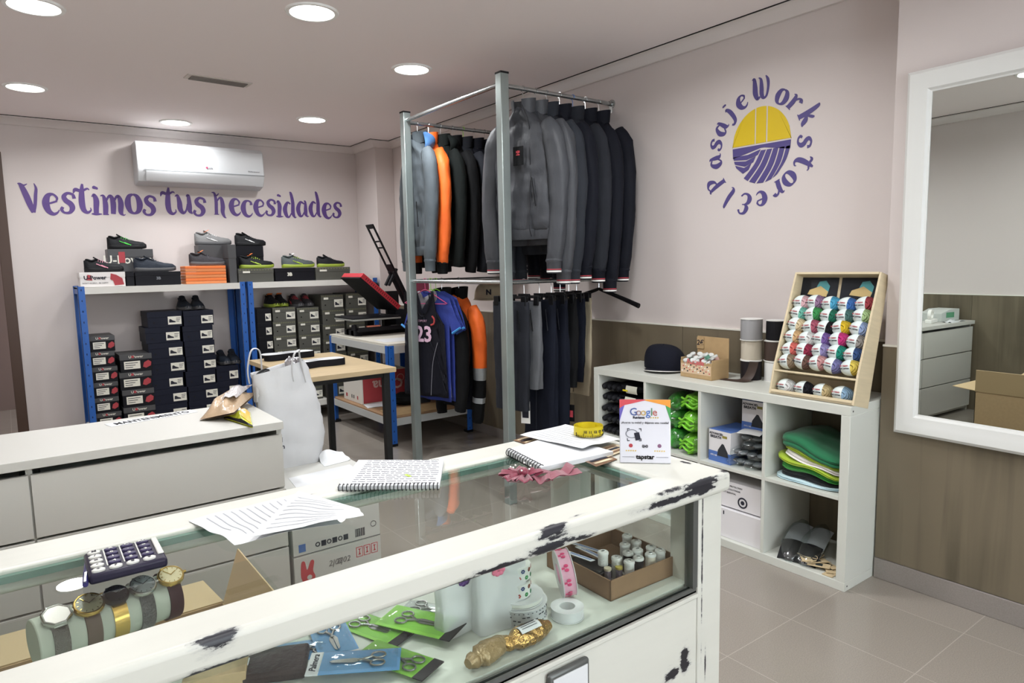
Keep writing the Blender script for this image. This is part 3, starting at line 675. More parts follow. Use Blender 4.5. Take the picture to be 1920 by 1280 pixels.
def garment(kind, label, x, y, ztop, rz, body, sleeve=None, collar=None, half=.205, L=.78, sl=.72, th=.042, seed=0, cuff=None, stripes=False, hood=None, zip_=True, group='jackets on the upper front rail',
            tape=False, yoke=None, quilt=False, hem=True, short=False, hook=None, hkl=None, cat='jacket', spread=1.0, cn=.07, zy=0):
    """hanging garment; local origin at the rail. front faces local -X, width along Y"""
    sleeve = sleeve or body; collar = collar or body
    t = thing(kind, label, cat, (x, y, ztop), rz, group)
    zt = -.085
    N, K = 52, 40
    keys = [(0, .055, .05), (.05, .085, .06), (.12, half*.83, .9*th+.01), (.2, half*.97, th+.008), (.45, half, th+.012), (.93, half*1.02, th+.018), (1, half*.96, th+.008)]
    rings = []
    for i in range(K+1):
        v = i/K; hw, ht = catmull(keys, v); ring = []
        for j in range(N):
            a = 2*PI*j/N; ca, sa = math.cos(a), math.sin(a); k = (abs(ca)**2.6+abs(sa)**2.6)**(-1/2.6)
            f = v*.016*math.sin(5*a+seed*2+1.5*math.sin(v*4+seed)) + .018*v*mnoise.noise((ca*3+seed, sa*3, v*6)) + .011*mnoise.noise((ca*6, sa*6+seed, v*15+sa*2))
            q = 0
            if quilt: q = .006*abs(math.sin(v*PI*15))
            r = 1
            ring.append((ca*k*(ht+f+q), sa*k*(hw+f*.5+q), zt-.02-v*(L-.03)+.0*sa))
        rings.append(ring)
    # shoulder line drops toward the sleeve
    for i, ring in enumerate(rings):
        v = i/K
        if v < .25: rings[i] = [(p[0], p[1], p[2]-.10*(abs(p[1])/half)**1.2*(1-v/.25)) for p in ring]
    mats_ = [body]
    mb = MB()
    if yoke is not None:
        ks = int(K*yoke[1]); mb.loft(rings[:ks+1], caps=False).loft(rings[ks:], k=1); mats_ = [yoke[0], body]
    else: mb.loft(rings)
    mb.build('body', mats_, t, smooth=80)
    zb = zt-.02-(L-.03)
    if hem:
        rr = [[(p[0]*s_, p[1]*s_, zb+dz) for p in rings[-1]] for dz, s_ in ((.012, 1.03), (-.0, 1.06), (-.03, 1.04), (-.045, .97), (-.045, .9))]
        MB().loft(rr).build('hem_band', body, t, smooth=60)
    for s_ in (-1, 1):
        if short:
            path = [(0, s_*half*.78, zt-.13), (0, s_*(half+.06), zt-.19), (.0, s_*(half+.10), zt-.27)]; rad = [.06, .075, .08]
        else:
            path = [(0, s_*half*.74, zt-.115), (-.004, s_*(half*.98)*spread, zt-.20), (-.008, s_*(half+.03)*spread, zt-.36), (-.016, s_*(half+.035)*spread, zt-.115-sl*.62), (-.026, s_*(half+.02)*spread, zt-.115-sl*.9), (-.028, s_*(half+.01)*spread, zt-.115-sl)]; rad = [.045, .062, .058, .053, .05, .043]
        P_ = smooth_path(path, 6); n_ = len(P_)-1; rings = []
        for i, p in enumerate(P_):
            u = i/n_; f = u*(len(rad)-1); a0 = int(min(f, len(rad)-2)); r_ = rad[a0]+(rad[a0+1]-rad[a0])*(f-a0)
            d = (P_[min(i+1, n_)]-P_[max(i-1, 0)]).normalized(); A_ = d.cross(Vector((1, 0, 0))).normalized(); B_ = Vector((1, 0, 0))
            ring = []
            for j in range(20):
                a = 2*PI*j/20
                w_ = r_*(1+.16*mnoise.noise((math.cos(a)*2+seed, math.sin(a)*2+s_*3, u*7+seed))+.07*mnoise.noise((math.cos(a)*3, u*22+math.sin(a+seed)*2, seed)))
                if quilt: w_ *= 1+.05*abs(math.sin(u*PI*11))
                ring.append(p+A_*w_*math.cos(a)+B_*w_*.78*math.sin(a))
            rings.append(ring)
        mb = MB()
        ms = [sleeve, body, C_REFL, C_BLACK]
        if tape:
            c1, c2, c3, c4 = [int(n_*q) for q in (.55, .62, .70, .76)]
            mb.loft(rings[:c1+1], caps=False).loft(rings[c1:c2+1], k=2, caps=False).loft(rings[c2:c3+1], k=3, caps=False).loft(rings[c3:c4+1], k=2, caps=False).loft(rings[c4:], k=3, caps=True)
        else: mb.loft(rings)
        sv = mb.build('sleeve', ms, t, smooth=80)
        if cuff is not None:
            e = P_[-1]
            def cr(z0, z1, rr_, k=None):
                return [[(e.x+.78*rr_*math.cos(2*PI*j/20), e.y+rr_*math.sin(2*PI*j/20), e.z+z) for j in range(20)] for z in (z0, z1)]
            MB().loft([[(e.x+.78*r_*math.cos(2*PI*j/20), e.y+r_*math.sin(2*PI*j/20), e.z+z) for j in range(20)] for z, r_ in ((.012, .046), (0, .05), (-.008, .044), (-.065, .042), (-.068, .034))]).build('cuff', cuff, sv, smooth=50)
            if stripes:
                MB().loft(cr(-.052, -.060, .0435)).build('cuff_stripe', m_white, sv)
                MB().loft(cr(-.043, -.048, .0435)).build('cuff_stripe', mat('stripe_red', (170, 60, 70), .7), sv)
    # collar
    if cn:
        def colf(u, v):
            a = R(-158+316*u); r = 1+.12*v
            return (.05*r*math.cos(a)*1.05+.004, .068*r*math.sin(a), zt-.035+cn*v-.02*(1-math.cos(a))*.7*(1-.4*v))
        MB().sheet(colf, 28, 6, .006).build('collar', [collar], t, smooth=60)
    if hood is not None:
        def hf(u, v):
            a = R(-100+200*u); ph = v*PI
            return (.02+.075*math.cos(a)*(.3+math.sin(ph)*.8), .115*math.sin(a)*(.45+.55*math.sin(ph)), zt+.02-.15*v+.03*math.cos(a)*math.sin(ph))
        MB().sheet(hf, 22, 14, .012).build('hood', hood, t, smooth=70)
    if zip_:
        pz = [(-(catmull(keys, v)[1]+.004+.004*math.sin(v*22+seed)), .004*math.sin(v*9)+zy, zt-.05-v*(L-.03)) for v in [i/16 for i in range(1, 17)]]
        MB().tube([(-.075, zy*.6, zt-.02)]+pz, .0035, 6).build('zip', mat('zip_dark', (38, 38, 42), .4, .3), t)
        for s_ in (-1, 1):
            MB().tube([(-(th+.024), s_*(half*.5), zt-L*.58), (-(th+.026), s_*(half*.62), zt-L*.80)], .003, 6).build('pocket_seam', C_BLACK if body is not C_BLACK else C_CHAR, t)
    if hook != 'none':
        hanger((x, y, ztop), rz, hkl or ('hanger carrying the '+label)[:110], hook or m_wire, None)
    return t
HGR = {}
G1 = 'jackets on the upper front rail'
front = [  # x, rz, body, label, extras
    (2.36, 14, C_ANTH, 'anthracite bomber jacket with black chest patch, first beside the front post', dict(stripes=True, cuff=C_ANTH, collar=C_ANTH, L=.70, sl=.74, zy=-.085)),
    (2.45, 8, C_ANTH, 'plain anthracite bomber jacket, second on the front rail', dict(stripes=True, cuff=C_ANTH, L=.73, sl=.80)),
    (2.53, 5, C_SLATE, 'slate grey jacket squeezed in third on the front rail', dict(cuff=C_SLATE, stripes=True, L=.78, sl=.80)),
    (2.625, 3, C_NAVY, 'dark navy bomber jacket, fourth on the front rail', dict(cuff=C_NAVY, stripes=True, L=.76, sl=.78)),
    (2.725, 4, C_CHAR, 'charcoal jacket on the blue hanger, fifth on the front rail', dict(cuff=C_NAVY, stripes=True, L=.74, sl=.80)),
    (2.825, 2, C_NAVY, 'navy bomber with striped cuffs, next to last on the front rail', dict(cuff=C_NAVY, stripes=True, L=.80, sl=.86)),
    (2.935, 0, C_NAVY, 'dark navy jacket at the wall end of the front rail', dict(cuff=C_NAVY, stripes=True, L=.80, sl=.80, th=.045))]
m_hblue = mat('hanger_blue', (60, 120, 200), .4); m_hpink = mat('hanger_pink', (225, 90, 140), .4); m_hgreen = mat('hanger_green', (140, 210, 60), .4)
for i, (x, rz, b, lb, kw) in enumerate(front):
    kw = dict(kw)
    g = garment('bomber_jacket', lb, x, RY1, RZT, R(rz), b, seed=i*1.37+.5, group=G1, hook=m_hblue if i == 4 else m_wire, hkl=('bright blue hanger' if i == 4 else 'wire hanger')+' holding the '+lb.split(',')[0].split(' with ')[0]+[' nearest the front post', '', '', '', '', '', ''][i], **kw)
    if i == 0:
        MB().box((-.003, -.035, -.05), (0, .035, .05), M=T(-.074, -.02, -.37)).build('chest_patch', C_BLACK, g)
        mb = MB()
        E_ = T(-.0785, -.02, -.355)
        for a_, b_ in (((-.012, -.012), (.012, -.006)), ((-.012, 0), (-.006, .012)), ((.006, 0), (.012, .012)), ((-.003, -.004), (.003, .014))): mb.box((-.001, a_[0], a_[1]), (0, b_[0], b_[1]), M=E_)
        mb.build('patch_emblem', mat('emblem_red', (200, 70, 80), .6), g)
G2 = 'jackets on the upper back rail'
back = [
    (2.31, -8, C_STEEL, 'steel grey softshell with light blue hood, first on the upper back rail', dict(hood=C_SKY, cuff=C_STEEL, L=.76, sl=.72)),
    (2.395, -6, C_BLACK, 'orange and black high visibility jacket on the upper back rail', dict(sleeve=C_ORANGE, yoke=(C_ORANGE, .5), collar=C_ORANGE, L=.76, sl=.74, cuff=C_BLACK)),
    (2.49, 0, C_GREEN, 'very dark green hooded jacket after the orange one', dict(hood=C_GREEN, L=.80, sl=.76)),
    (2.585, 2, C_BLACK, 'black jacket, fourth along the upper back rail', dict(L=.8, sl=.8)),
    (2.675, 4, C_CHAR, 'charcoal softshell on a green hanger, upper back rail', dict(L=.84, sl=.80)),
    (2.77, 6, C_NAVY, 'quilted navy puffer jacket on the upper back rail', dict(quilt=True, L=.78, sl=.74)),
    (2.86, 4, C_NAVY, 'dark navy jacket next to last on the upper back rail', dict(L=.8, sl=.76)),
    (2.945, 0, C_BLACK, 'black jacket at the wall end of the upper back rail', dict(L=.8, sl=.76, th=.04))]
for i, (x, rz, b, lb, kw) in enumerate(back):
    garment('work_jacket', lb, x, RY2, RZT, R(rz), b, seed=i*2.1+3, group=G2, hook=m_hgreen if i == 4 else m_wire, hkl=('lime green hanger' if i == 4 else 'wire hanger')+' holding the '+lb.split(',')[0].split(' on ')[0], **kw)
# lower back rail: jersey, shirts, jackets
G3 = 'shirts and jackets on the lower back rail'
def jersey(name, label, x, rz, body, num, short):
    g = garment(name, label, x, RY2, RZM, R(rz), body, half=.19, L=.70, th=.022, seed=x*9, short=short, zip_=False, hem=False, hook='none', group=G3, cat='shirt' if short else 'jersey', cn=0)
    return g
C_JER = cloth('jersey_black', (24, 25, 34), .55)
g = thing('basketball_jersey', 'black sleeveless basketball jersey number 23 on a pink hanger', 'jersey', (2.315, RY2-.02, RZM), R(20), G3)
def tank(front):
    s_ = -1 if front else 1
    pl = []
    W_ = [(-.062, -.07), (-.085, -.075), (-.10, -.20), (-.125, -.27), (-.175, -.30), (-.185, -.5), (-.20, -.80), (.20, -.80), (.185, -.5), (.175, -.30), (.125, -.27), (.10, -.20), (.085, -.075), (.062, -.07)]
    nk = [(.058, -.16), (.035, -.22 if front else -.12), (0, -.24 if front else -.125), (-.035, -.22 if front else -.12), (-.058, -.16)]
    return W_+nk
def cloth_poly(poly, x0, mat_, name, parent, th=.002, bulge=.02, sd=0):
    """flat pattern cut triangulated, then bulged and folded so that it hangs like cloth"""
    bm = bmesh.new(); vs = [bm.verts.new((0, y_, z_)) for y_, z_ in poly]; bm.faces.new(vs)
    bmesh.ops.triangulate(bm, faces=bm.faces)
    for _ in range(4): 
        es = [e for e in bm.edges if e.calc_length() > .03]
        if es: bmesh.ops.subdivide_edges(bm, edges=es, cuts=1); bmesh.ops.triangulate(bm, faces=bm.faces)
    for v_ in bm.verts:
        y_, z_ = v_.co.y, v_.co.z; d = -z_
        v_.co.x = x0+(-1 if x0 < 0 else 1)*bulge*(1-(y_/.24)**2)*min(1, d*2.5) + .010*min(1, d*1.4)*math.sin(y_*34+sd+2*z_)
    bmesh.ops.recalc_face_normals(bm, faces=bm.faces)
    me = bpy.data.meshes.new(name); bm.to_mesh(me); bm.free(); me.materials.append(mat_); me.polygons.foreach_set('use_smooth', [True]*len(me.polygons))
    o = bpy.data.objects.new(name, me); COL.objects.link(o); o.parent = parent
    so = o.modifiers.new('thickness', 'SOLIDIFY'); so.thickness = th
    return o
cloth_poly(tank(True), -.012, C_JER, 'front_panel', g)
cloth_poly(tank(False), .012, cloth('jersey_inside', (150, 150, 156), .6), 'back_panel', g)
NM = mat('jersey_number', (225, 190, 215), .6)
text('23', .15, NM, g, FRONT_X((-.043, -.01, -.37)), bold=.004, ext=.001)
text('DIPORT', .022, mat('jersey_small', (150, 120, 140), .6), g, FRONT_X((-.038, -.0, -.275)), bold=.0004)
MB().tube(smooth_path([(-.033, -.062, -.08), (-.036, -.06, -.16), (-.04, -.035, -.225), (-.04, 0, -.245), (-.04, .035, -.225), (-.036, .06, -.16), (-.033, .062, -.08)], 5), .004, 6).build('neck_trim', mat('trim_dark', (16, 16, 22), .6), g)
MB().tube(smooth_path([(-.037, -.085, -.24), (-.04, -.105, -.26), (-.04, -.1, -.29), (-.04, -.075, -.30)], 5), .006, 6).build('swirl_print', mat('swirl_red', (190, 70, 70), .6), g)
MB().tube(smooth_path([(-.03, -.12, -.42), (-.036, -.08, -.55), (-.036, -.06, -.7), (-.034, -.05, -.79)], 5), .0018, 6).build('side_line', mat('line_grey', (150, 150, 160), .6), g)
hanger((2.315, RY2-.02, RZM), R(20), 'pink plastic hanger holding the number 23 jersey', m_hpink, m_hpink, half=.19)
for k, (x, rz, sky) in enumerate(((2.36, 14, 0), (2.40, 12, 0))):
    poly = [(-.07, -.075), (-.19, -.12), (-.29, -.33), (-.215, -.37), (-.19, -.30), (-.195, -.83), (.195, -.83), (.19, -.30), (.215, -.37), (.29, -.33), (.19, -.12), (.07, -.075), (0, -.10)]
    g = thing('football_shirt', 'royal blue short sleeved shirt ' + ('directly behind the number 23 jersey' if k == 0 else 'between the other blue shirt and the black jacket'), 'shirt', (x, RY2-.02, RZM), R(rz), G3)
    cloth_poly(poly, -.012, C_BLUE, 'front_panel', g, sd=k); cloth_poly(poly, .012, C_BLUE, 'back_panel', g, sd=k+2)
    for s_ in (-1, 1):
        MB().tube([(-.022, s_*.292, -.315), (-.022, s_*.217, -.355)], .008, 6).build('sleeve_band', mat('sky_band', (70, 150, 220), .6), g)
    hanger((x, RY2-.02, RZM), R(rz), 'green plastic hanger holding the blue shirt '+('nearest the jersey' if k == 0 else 'nearest the black jacket'), m_hgreen, m_hgreen, half=.19)
garment('work_jacket', 'black jacket with dark fleece collar on the lower back rail', 2.46, RY2, RZM, R(4), C_BLACK, L=.74, sl=.70, seed=5, group=G3, hkl='wire hanger holding the black fleece collared jacket')
garment('work_jacket', 'navy work jacket with orange shoulders and reflective sleeve bands', 2.60, RY2, RZM, R(4), C_NAVY, sleeve=C_ORANGE, yoke=(C_ORANGE, .24), collar=C_BLACK, tape=True, L=.80, sl=.80, seed=8, group=G3, hkl='wire hanger holding the orange shouldered work jacket')
# beige cap hanging from the rail
t = thing('beige_cap', 'beige cap with a black letter N hanging behind the lower rail', 'cap', (2.88, RY2+.02, RZM-.015), R(-38))
MB().sheet(lambda u, v: (.11*math.cos(u*PI)*math.cos(v*1.45)**.6, -.085*math.sin(u*PI)*math.cos(v*1.45)**.6-.0, -.13+.11*math.sin(v*PI/2)), 24, 8, .003).build('crown', C_BEIGE, t, smooth=60)
MB().sheet(lambda u, v: ((-.105+.21*u)*(1+.15*v), -(.085*math.sin(u*PI)+.07*v*math.sin(u*PI)**.6), -.13-.012*v), 20, 5, .003).build('peak', C_BEIGE, t)
text('N', .05, m_ink, t, frame((0, -.087, -.085), (1, 0, 0), (0, .2, 1)), bold=.003)
MB().tube([(0, 0, -.02), (0, 0, .0)], .002, 6).build('loop', C_BEIGE, t)

# lower front rail: trousers on clip hangers
G4 = 'trousers on the lower front rail'
def trousers(label, x, rz, m_, L, half=.125, th=.028, sd=0, yoff=0, tagm=None):
    t = thing('work_trousers', label, 'trousers', (x, RY1+yoff, RZM), R(rz), G4)
    rings = []; N = 36
    for i in range(21):
        v = i/20; ring = []
        for j in range(N):
            a = 2*PI*j/N; ca, sa = math.cos(a), math.sin(a); k = (abs(ca)**4+abs(sa)**4)**(-1/4)
            f = .005*math.sin(4*a+sd+3*v)*(.3+v)+.007*mnoise.noise((ca*2+sd, sa*3, v*7))
            wv = half*(1+.10*math.sin(v*PI)*.6-.08*v)
            ring.append((ca*k*(th*(.45+.55*min(1, v*3))+f), sa*k*(wv+f), -.115-v*L))
        rings.append(ring)
    MB().loft(rings).build('legs', m_, t, smooth=70)
    MB().loft([[(p[0]*1.12, p[1]*1.015, -.113-dz) for p in rings[0]] for dz in (0, .04)]).build('waistband', m_, t)
    MB().tube([(-th*.9, -half*.55, -.16), (-th-.008, -half*.75, -.28)], .003, 6).build('pocket_seam', C_BLACK if m_ is not C_TRNAVY else C_CHAR, t)
    MB().tube([(-th-.006, 0, -.30), (-th-.008, .01, -.115-L*.98)], .002, 6).build('leg_crease', C_BLACK if m_ is not C_TRNAVY else C_CHAR, t)
    h = thing('clip_hanger', 'black clip hanger holding the '+label.split(',')[0], 'hanger', (x, RY1+yoff, RZM), R(rz), 'clip hangers on the lower front rail')
    hk = [(0, .0155*math.cos(R(a)), .0155*math.sin(R(a))) for a in range(200, -81, -20)] + [(0, 0, -.03), (0, 0, -.085)]
    MB().tube(hk, .0018, 6).build('hook', m_wire, h)
    MB().box((-.006, -half, -.095), (.006, half, -.083)).box((-.008, -.04, -.095), (.008, .04, -.07)).build('bar', m_blkpl, h, bevel=.002)
    for s_ in (-1, 1): MB().box((-.014, s_*half*.8-.018, -.135), (.014, s_*half*.8+.018, -.08)).build('clip', m_blkpl, h, bevel=.003)
    return t
trousers('dark grey trousers hidden behind the front post, first on the rail', 2.30, 14, C_CHAR, .62, sd=1, yoff=.07)
tg = trousers('mid grey work trousers, second on the lower rail', 2.385, 10, C_TRGREY, .50, sd=2, yoff=.055)
trousers('long navy trousers, reaching lowest of all', 2.47, 8, C_TRNAVY, .80, sd=3, yoff=.02)
trousers('navy trousers, just behind the longest pair', 2.56, 6, C_TRNAVY, .78, sd=4, yoff=.02)
tb = trousers('black denim trousers with hanging tags, fifth on the rail', 2.65, 5, C_BLACK, .52, sd=5, yoff=.045)
trousers('navy denim trousers, beside the beige pair', 2.74, 3, C_TRNAVY, .50, sd=6, yoff=.07)
trousers('beige trousers, nearest the wall', 2.83, 1, C_BEIGE, .60, sd=7, th=.018, yoff=.10)
def gtag(label, loc, rz, m_, sz):
    t = thing('garment_tag', label, 'tag', loc, rz, 'swing tags on the trousers')
    MB().box((-.001, -sz[0], -sz[1]), (.001, sz[0], 0)).build('card', m_, t)
    MB().tube([(0, 0, 0), (0, .004, .05)], .0012, 5).build('string', C_BLACK, t)
    MB().box((-.0016, -sz[0]*.7, -sz[1]*.75), (-.001, sz[0]*.7, -sz[1]*.35)).build('print', m_ink if m_ is m_white else mat('tag_red', (170, 60, 70), .6), t)
gtag('white and black swing tag hanging from the grey trousers', tuple(at(985, 752, x=2.345)), R(30), m_white, (.028, .13))
gtag('black swing tag with red mark under the denim trousers', tuple(at(1068, 758, x=2.60)), R(20), m_blkpl, (.032, .10))
gtag('small black swing tag beside the larger one', tuple(at(1052, 750, x=2.605)), R(-10), m_blkpl, (.02, .07))
# big sloping hanger at the wall end
h = hanger((2.925, RY1, RZM), R(0), 'broad black coat hanger hanging empty at the wall end of the lower rail', m_wire, m_blkpl, half=.33, wide=True)
# ================================================================ painted wall lettering, letters drawn as swelling strokes
GL = {
 'V': [[(-.06, 1.0, .02), (.04, .93, .12), (.16, .6, .17), (.26, .25, .16), (.34, .02, .12)], [(.33, .02, .10), (.40, .3, .09), (.44, .62, .09), (.47, .85, .07), (.42, 1.02, .02)], [(.02, .98, .06), (.12, .94, .05), (.22, .99, .02)]],
 'e': [[(.1, .33, .05), (.24, .36, .05), (.40, .42, .05)], [(.38, .42, .04), (.40, .52, .06), (.30, .62, .06), (.17, .57, .12), (.10, .36, .17), (.15, .13, .14), (.27, .03, .09), (.38, .07, .05), (.44, .16, .02)]],
 's': [[(.39, .46, .09), (.36, .58, .07), (.22, .62, .07), (.12, .52, .11), (.16, .40, .13), (.28, .30, .14), (.32, .17, .13), (.24, .04, .08), (.10, .03, .06), (.03, .12, .08), (.07, .2, .07)]],
 't': [[(.22, .9, .05), (.19, .66, .12), (.17, .35, .15), (.20, .12, .13), (.30, .03, .08), (.40, .10, .04), (.39, .18, .02)], [(-.04, .60, .02), (.02, .72, .09), (.18, .68, .07), (.34, .76, .05), (.40, .72, .02)]],
 'i': [[(.03, .56, .02), (.10, .62, .08), (.15, .45, .14), (.13, .2, .13), (.12, .03, .12)], [(-.01, .035, .03), (.12, .03, .07), (.28, .035, .02)], [(.14, .80, .11), (.15, .84, .15), (.17, .88, .09)]],
 'm': [[(-.02, .6, .02), (.07, .6, .07), (.11, .35, .13), (.09, .03, .12)], [(.12, .4, .04), (.2, .57, .06), (.28, .6, .09), (.33, .4, .14), (.31, .05, .12)], [(.35, .4, .04), (.42, .57, .06), (.5, .6, .09), (.55, .4, .14), (.53, .12, .12), (.60, .02, .04), (.66, .05, .02)], [(.02, .03, .03), (.18, .03, .03)]],
 'o': [[(.24, .62, .05), (.12, .55, .11), (.07, .33, .16), (.12, .1, .12), (.24, .02, .06), (.37, .1, .12), (.42, .32, .16), (.36, .55, .11), (.24, .62, .05)]],
 'u': [[(-.02, .58, .02), (.06, .62, .07), (.11, .4, .13), (.12, .18, .14), (.2, .04, .09), (.30, .12, .05), (.36, .35, .04)], [(.33, .6, .03), (.40, .62, .09), (.42, .3, .13), (.42, .12, .12), (.50, .02, .03)]],
 'N': [[(-.06, .96, .02), (.06, .92, .08), (.11, .6, .12), (.10, .3, .12), (.09, .03, .12)], [(.02, .98, .04), (.14, .84, .05), (.24, .93, .03)], [(.0, .03, .03), (.2, .03, .03)], [(.13, .55, .04), (.24, .72, .07), (.34, .7, .12), (.38, .4, .16), (.36, .14, .14), (.42, -.06, .08), (.5, -.12, .02)]],
 'c': [[(.38, .46, .10), (.36, .57, .07), (.25, .62, .06), (.13, .55, .12), (.07, .33, .17), (.13, .11, .13), (.26, .03, .08), (.37, .09, .04), (.41, .17, .02)]],
 'd': [[(.30, .55, .05), (.18, .60, .08), (.07, .35, .15), (.12, .10, .12), (.22, .04, .06), (.33, .2, .04)], [(.28, 1.0, .02), (.34, .96, .09), (.40, .6, .12), (.39, .2, .13), (.46, .03, .06), (.52, .05, .02)]],
 'a': [[(.33, .52, .05), (.18, .58, .09), (.07, .33, .15), (.12, .08, .12), (.22, .04, .06), (.33, .22, .04)], [(.32, .64, .02), (.38, .6, .07), (.38, .3, .13), (.38, .12, .12), (.45, .02, .04), (.5, .05, .02)]],
 'W': [[(-.02, .9, .02), (.06, .93, .09), (.10, .6, .15), (.12, .3, .16), (.2, .06, .10), (.30, .14, .06)], [(.24, .95, .03), (.33, .85, .08), (.36, .5, .13), (.37, .22, .13), (.44, .05, .09), (.56, .14, .07), (.62, .5, .08), (.6, .8, .09), (.52, .98, .03)]],
 'r': [[(-.02, .58, .02), (.07, .6, .08), (.12, .35, .14), (.10, .03, .13)], [(.0, .03, .03), (.22, .03, .03)], [(.14, .38, .04), (.22, .56, .06), (.33, .6, .10), (.38, .5, .12)]],
 'k': [[(.04, 1.0, .03), (.1, .95, .1), (.13, .5, .14), (.11, .03, .13)], [(.0, .03, .03), (.22, .03, .03)], [(.36, .66, .04), (.32, .56, .09), (.17, .36, .06)], [(.18, .38, .06), (.30, .28, .14), (.38, .10, .12), (.46, .03, .03)]],
 'E': [[(.40, .78, .07), (.30, .92, .06), (.13, .86, .10), (.08, .62, .14), (.18, .5, .06), (.3, .52, .03)], [(.2, .5, .05), (.08, .38, .12), (.06, .18, .15), (.16, .04, .10), (.32, .04, .06), (.42, .18, .05)]],
 'l': [[(.06, 1.0, .03), (.11, .95, .09), (.14, .5, .13), (.12, .15, .12), (.18, .03, .06), (.26, .06, .02)]],
 'P': [[(.02, .95, .04), (.10, .92, .08), (.13, .5, .13), (.11, .03, .12)], [(.0, .03, .03), (.22, .03, .03)], [(.13, .9, .05), (.28, .96, .07), (.42, .80, .14), (.34, .55, .10), (.2, .46, .04)]],
 'j': [[(.06, .56, .02), (.13, .62, .08), (.18, .4, .13), (.17, .1, .13), (.12, -.12, .11), (.0, -.2, .08), (-.06, -.12, .06)], [(.16, .80, .11), (.17, .84, .15), (.18, .88, .09)]],
}
ADV = dict(V=.52, e=.47, s=.42, t=.42, i=.29, m=.68, o=.50, u=.53, N=.54, c=.45, d=.54, a=.52, W=.72, r=.42, k=.5, E=.5, l=.3, P=.5, j=.34)
def glyph(ch, s, M_, mat_, parent, wk=1.0):
    mb = MB()
    for q, st in enumerate(GL[ch]):
        P_ = smooth_path([(x, y, w_) for x, y, w_ in st], 7); n = len(P_); pts = []
        for i, p in enumerate(P_):
            d = P_[min(i+1, n-1)]-P_[max(i-1, 0)]; d = Vector((d.x, d.y)); d = d.normalized() if d.length else Vector((0, 1))
            w_ = max(.008, p.z)*.5*wk; nx, ny = -d.y*w_, d.x*w_
            pts.append(((p.x+nx)*s, (p.y+ny)*s, (p.x-nx)*s, (p.y-ny)*s))
        z0, z1 = .0003, .0012+.00012*q
        rings = [[(a, b, z0), (a, b, z1), (c, d_, z1), (c, d_, z0)] for a, b, c, d_ in pts]
        mb.loft(rings)
    o = mb.build('letter', mat_, parent, smooth=20); o.matrix_local = M_; return o
m_purple = mat('purple_vinyl', (92, 66, 132), .5)
yw = YA-.0005
xa, xb = at(38, 390, y=YA).x, at(638, 400, y=YA).x
wl = thing('wall_lettering', 'purple painted slogan Vestimos tus Necesidades on the back wall', 'wall lettering', (0, yw, 0))
for word, pxa, pxb, base_a, base_b, hh in (('Vestimos', 42, 291, 400, 403, .255), ('tus', 306, 384, 402, 404, .25), ('Necesidades', 402, 639, 404, 409, .235)):
    A_, B_ = at(pxa, base_a, y=YA), at(pxb, base_b, y=YA)
    tot = sum(ADV[c] for c in word)-.06; k = (B_.x-A_.x)/tot; x = A_.x
    for c in word:
        u = (x-A_.x)/(B_.x-A_.x); zb = A_.z+(B_.z-A_.z)*u
        Mx = frame((x, 0, zb+.008*math.sin(x*17)), (1, 0, 0), (0, 0, 1)) @ Matrix.Diagonal((k/hh, 1, 1, 1))
        glyph(c, hh*(1 if c.islower() else .86), Mx, m_purple, wl, 1.15); x += ADV[c]*k
# round logo on the right wall (local: u = towards mirror, v = up)
lg = thing('wall_logo', 'round shop logo on the right wall, yellow and purple emblem ringed by purple letters', 'wall logo', (XB-.0005, 2.015, 1.918))
LM = frame((0, 0, 0), (0, -1, 0), (0, 0, 1))
m_yell = mat('yellow_vinyl', (214, 184, 24), .5); m_purp2 = mat('deep_purple_vinyl', (80, 70, 128), .5)
RYy, RZz = .163, .186
def sector(poly, m_, nm):
    MB().prism(poly, .0003, .0015, M=LM).build(nm, m_, lg)
def clipcirc(x0, x1, ylo):
    pts = [(x0, ylo), (x1, ylo)]
    n = 12
    for i in range(n+1):
        x = x1+(x0-x1)*i/n; pts.append((x, RZz*math.sqrt(max(0, 1-(x/RYy)**2))))
    return [p for i, p in enumerate(pts) if i == 0 or (abs(p[0]-pts[i-1][0])+abs(p[1]-pts[i-1][1])) > 1e-4]
for x0, x1 in ((-RYy*.999, -.035), (-.028, .028), (.036, RYy*.999)): sector(clipcirc(x0, x1, .012), m_yell, 'yellow_field')
sector([(-RYy*.99, .004), (-RYy*.97, -.045), (-.0, -.012), (.02, -.012), (RYy*.97, -.038), (RYy*.99, .004)][::-1], m_purp2, 'horizon_band')
def strip(p0, p1, w0, w1, nm='furrow'):
    P_ = smooth_path(p0, 6); Q_ = smooth_path(p1, 6)
    poly = [(p.x, p.y) for p in P_]+[(p.x, p.y) for p in reversed(Q_)]
    sector(poly, m_purp2, nm)
def inside(u, v):
    r = math.hypot(u/RYy, v/RZz); return (u, v) if r <= .985 else (u/r*.985, v/r*.985)
for a0, a1, xe, xf in ((-.048, -.070, .0, -.016), (-.078, -.102, -.026, -.040), (-.110, -.136, -.05, -.066)):     # left furrows, ending on the diagonal path
    L0, L1 = inside(-.2, a0), inside(-.2, a1)
    sector([L0, (L0[0]*.45+xe*.55, a0+.012), (xe, a0+.030), (xf, a1+.026), (L1[0]*.45+xf*.55, a1+.010), L1], m_purp2, 'furrow')
for k in range(5):                                                  # diagonal furrows sweeping down left
    t0 = .002+.034*k; b0 = -.125+.052*k
    T0, T1 = (t0, -.024, 0), (t0+.027, -.024, 0)
    B0, B1 = inside(b0, -.20), inside(b0+.040, -.20)
    T0 = inside(*T0[:2])+(0,); T1 = inside(*T1[:2])+(0,)
    strip([T0, ((T0[0]+B0[0])/2+.012, (T0[1]+B0[1])/2, 0), B0+(0,)], [T1, ((T1[0]+B1[0])/2+.012, (T1[1]+B1[1])/2, 0), B1+(0,)], 0, 0)
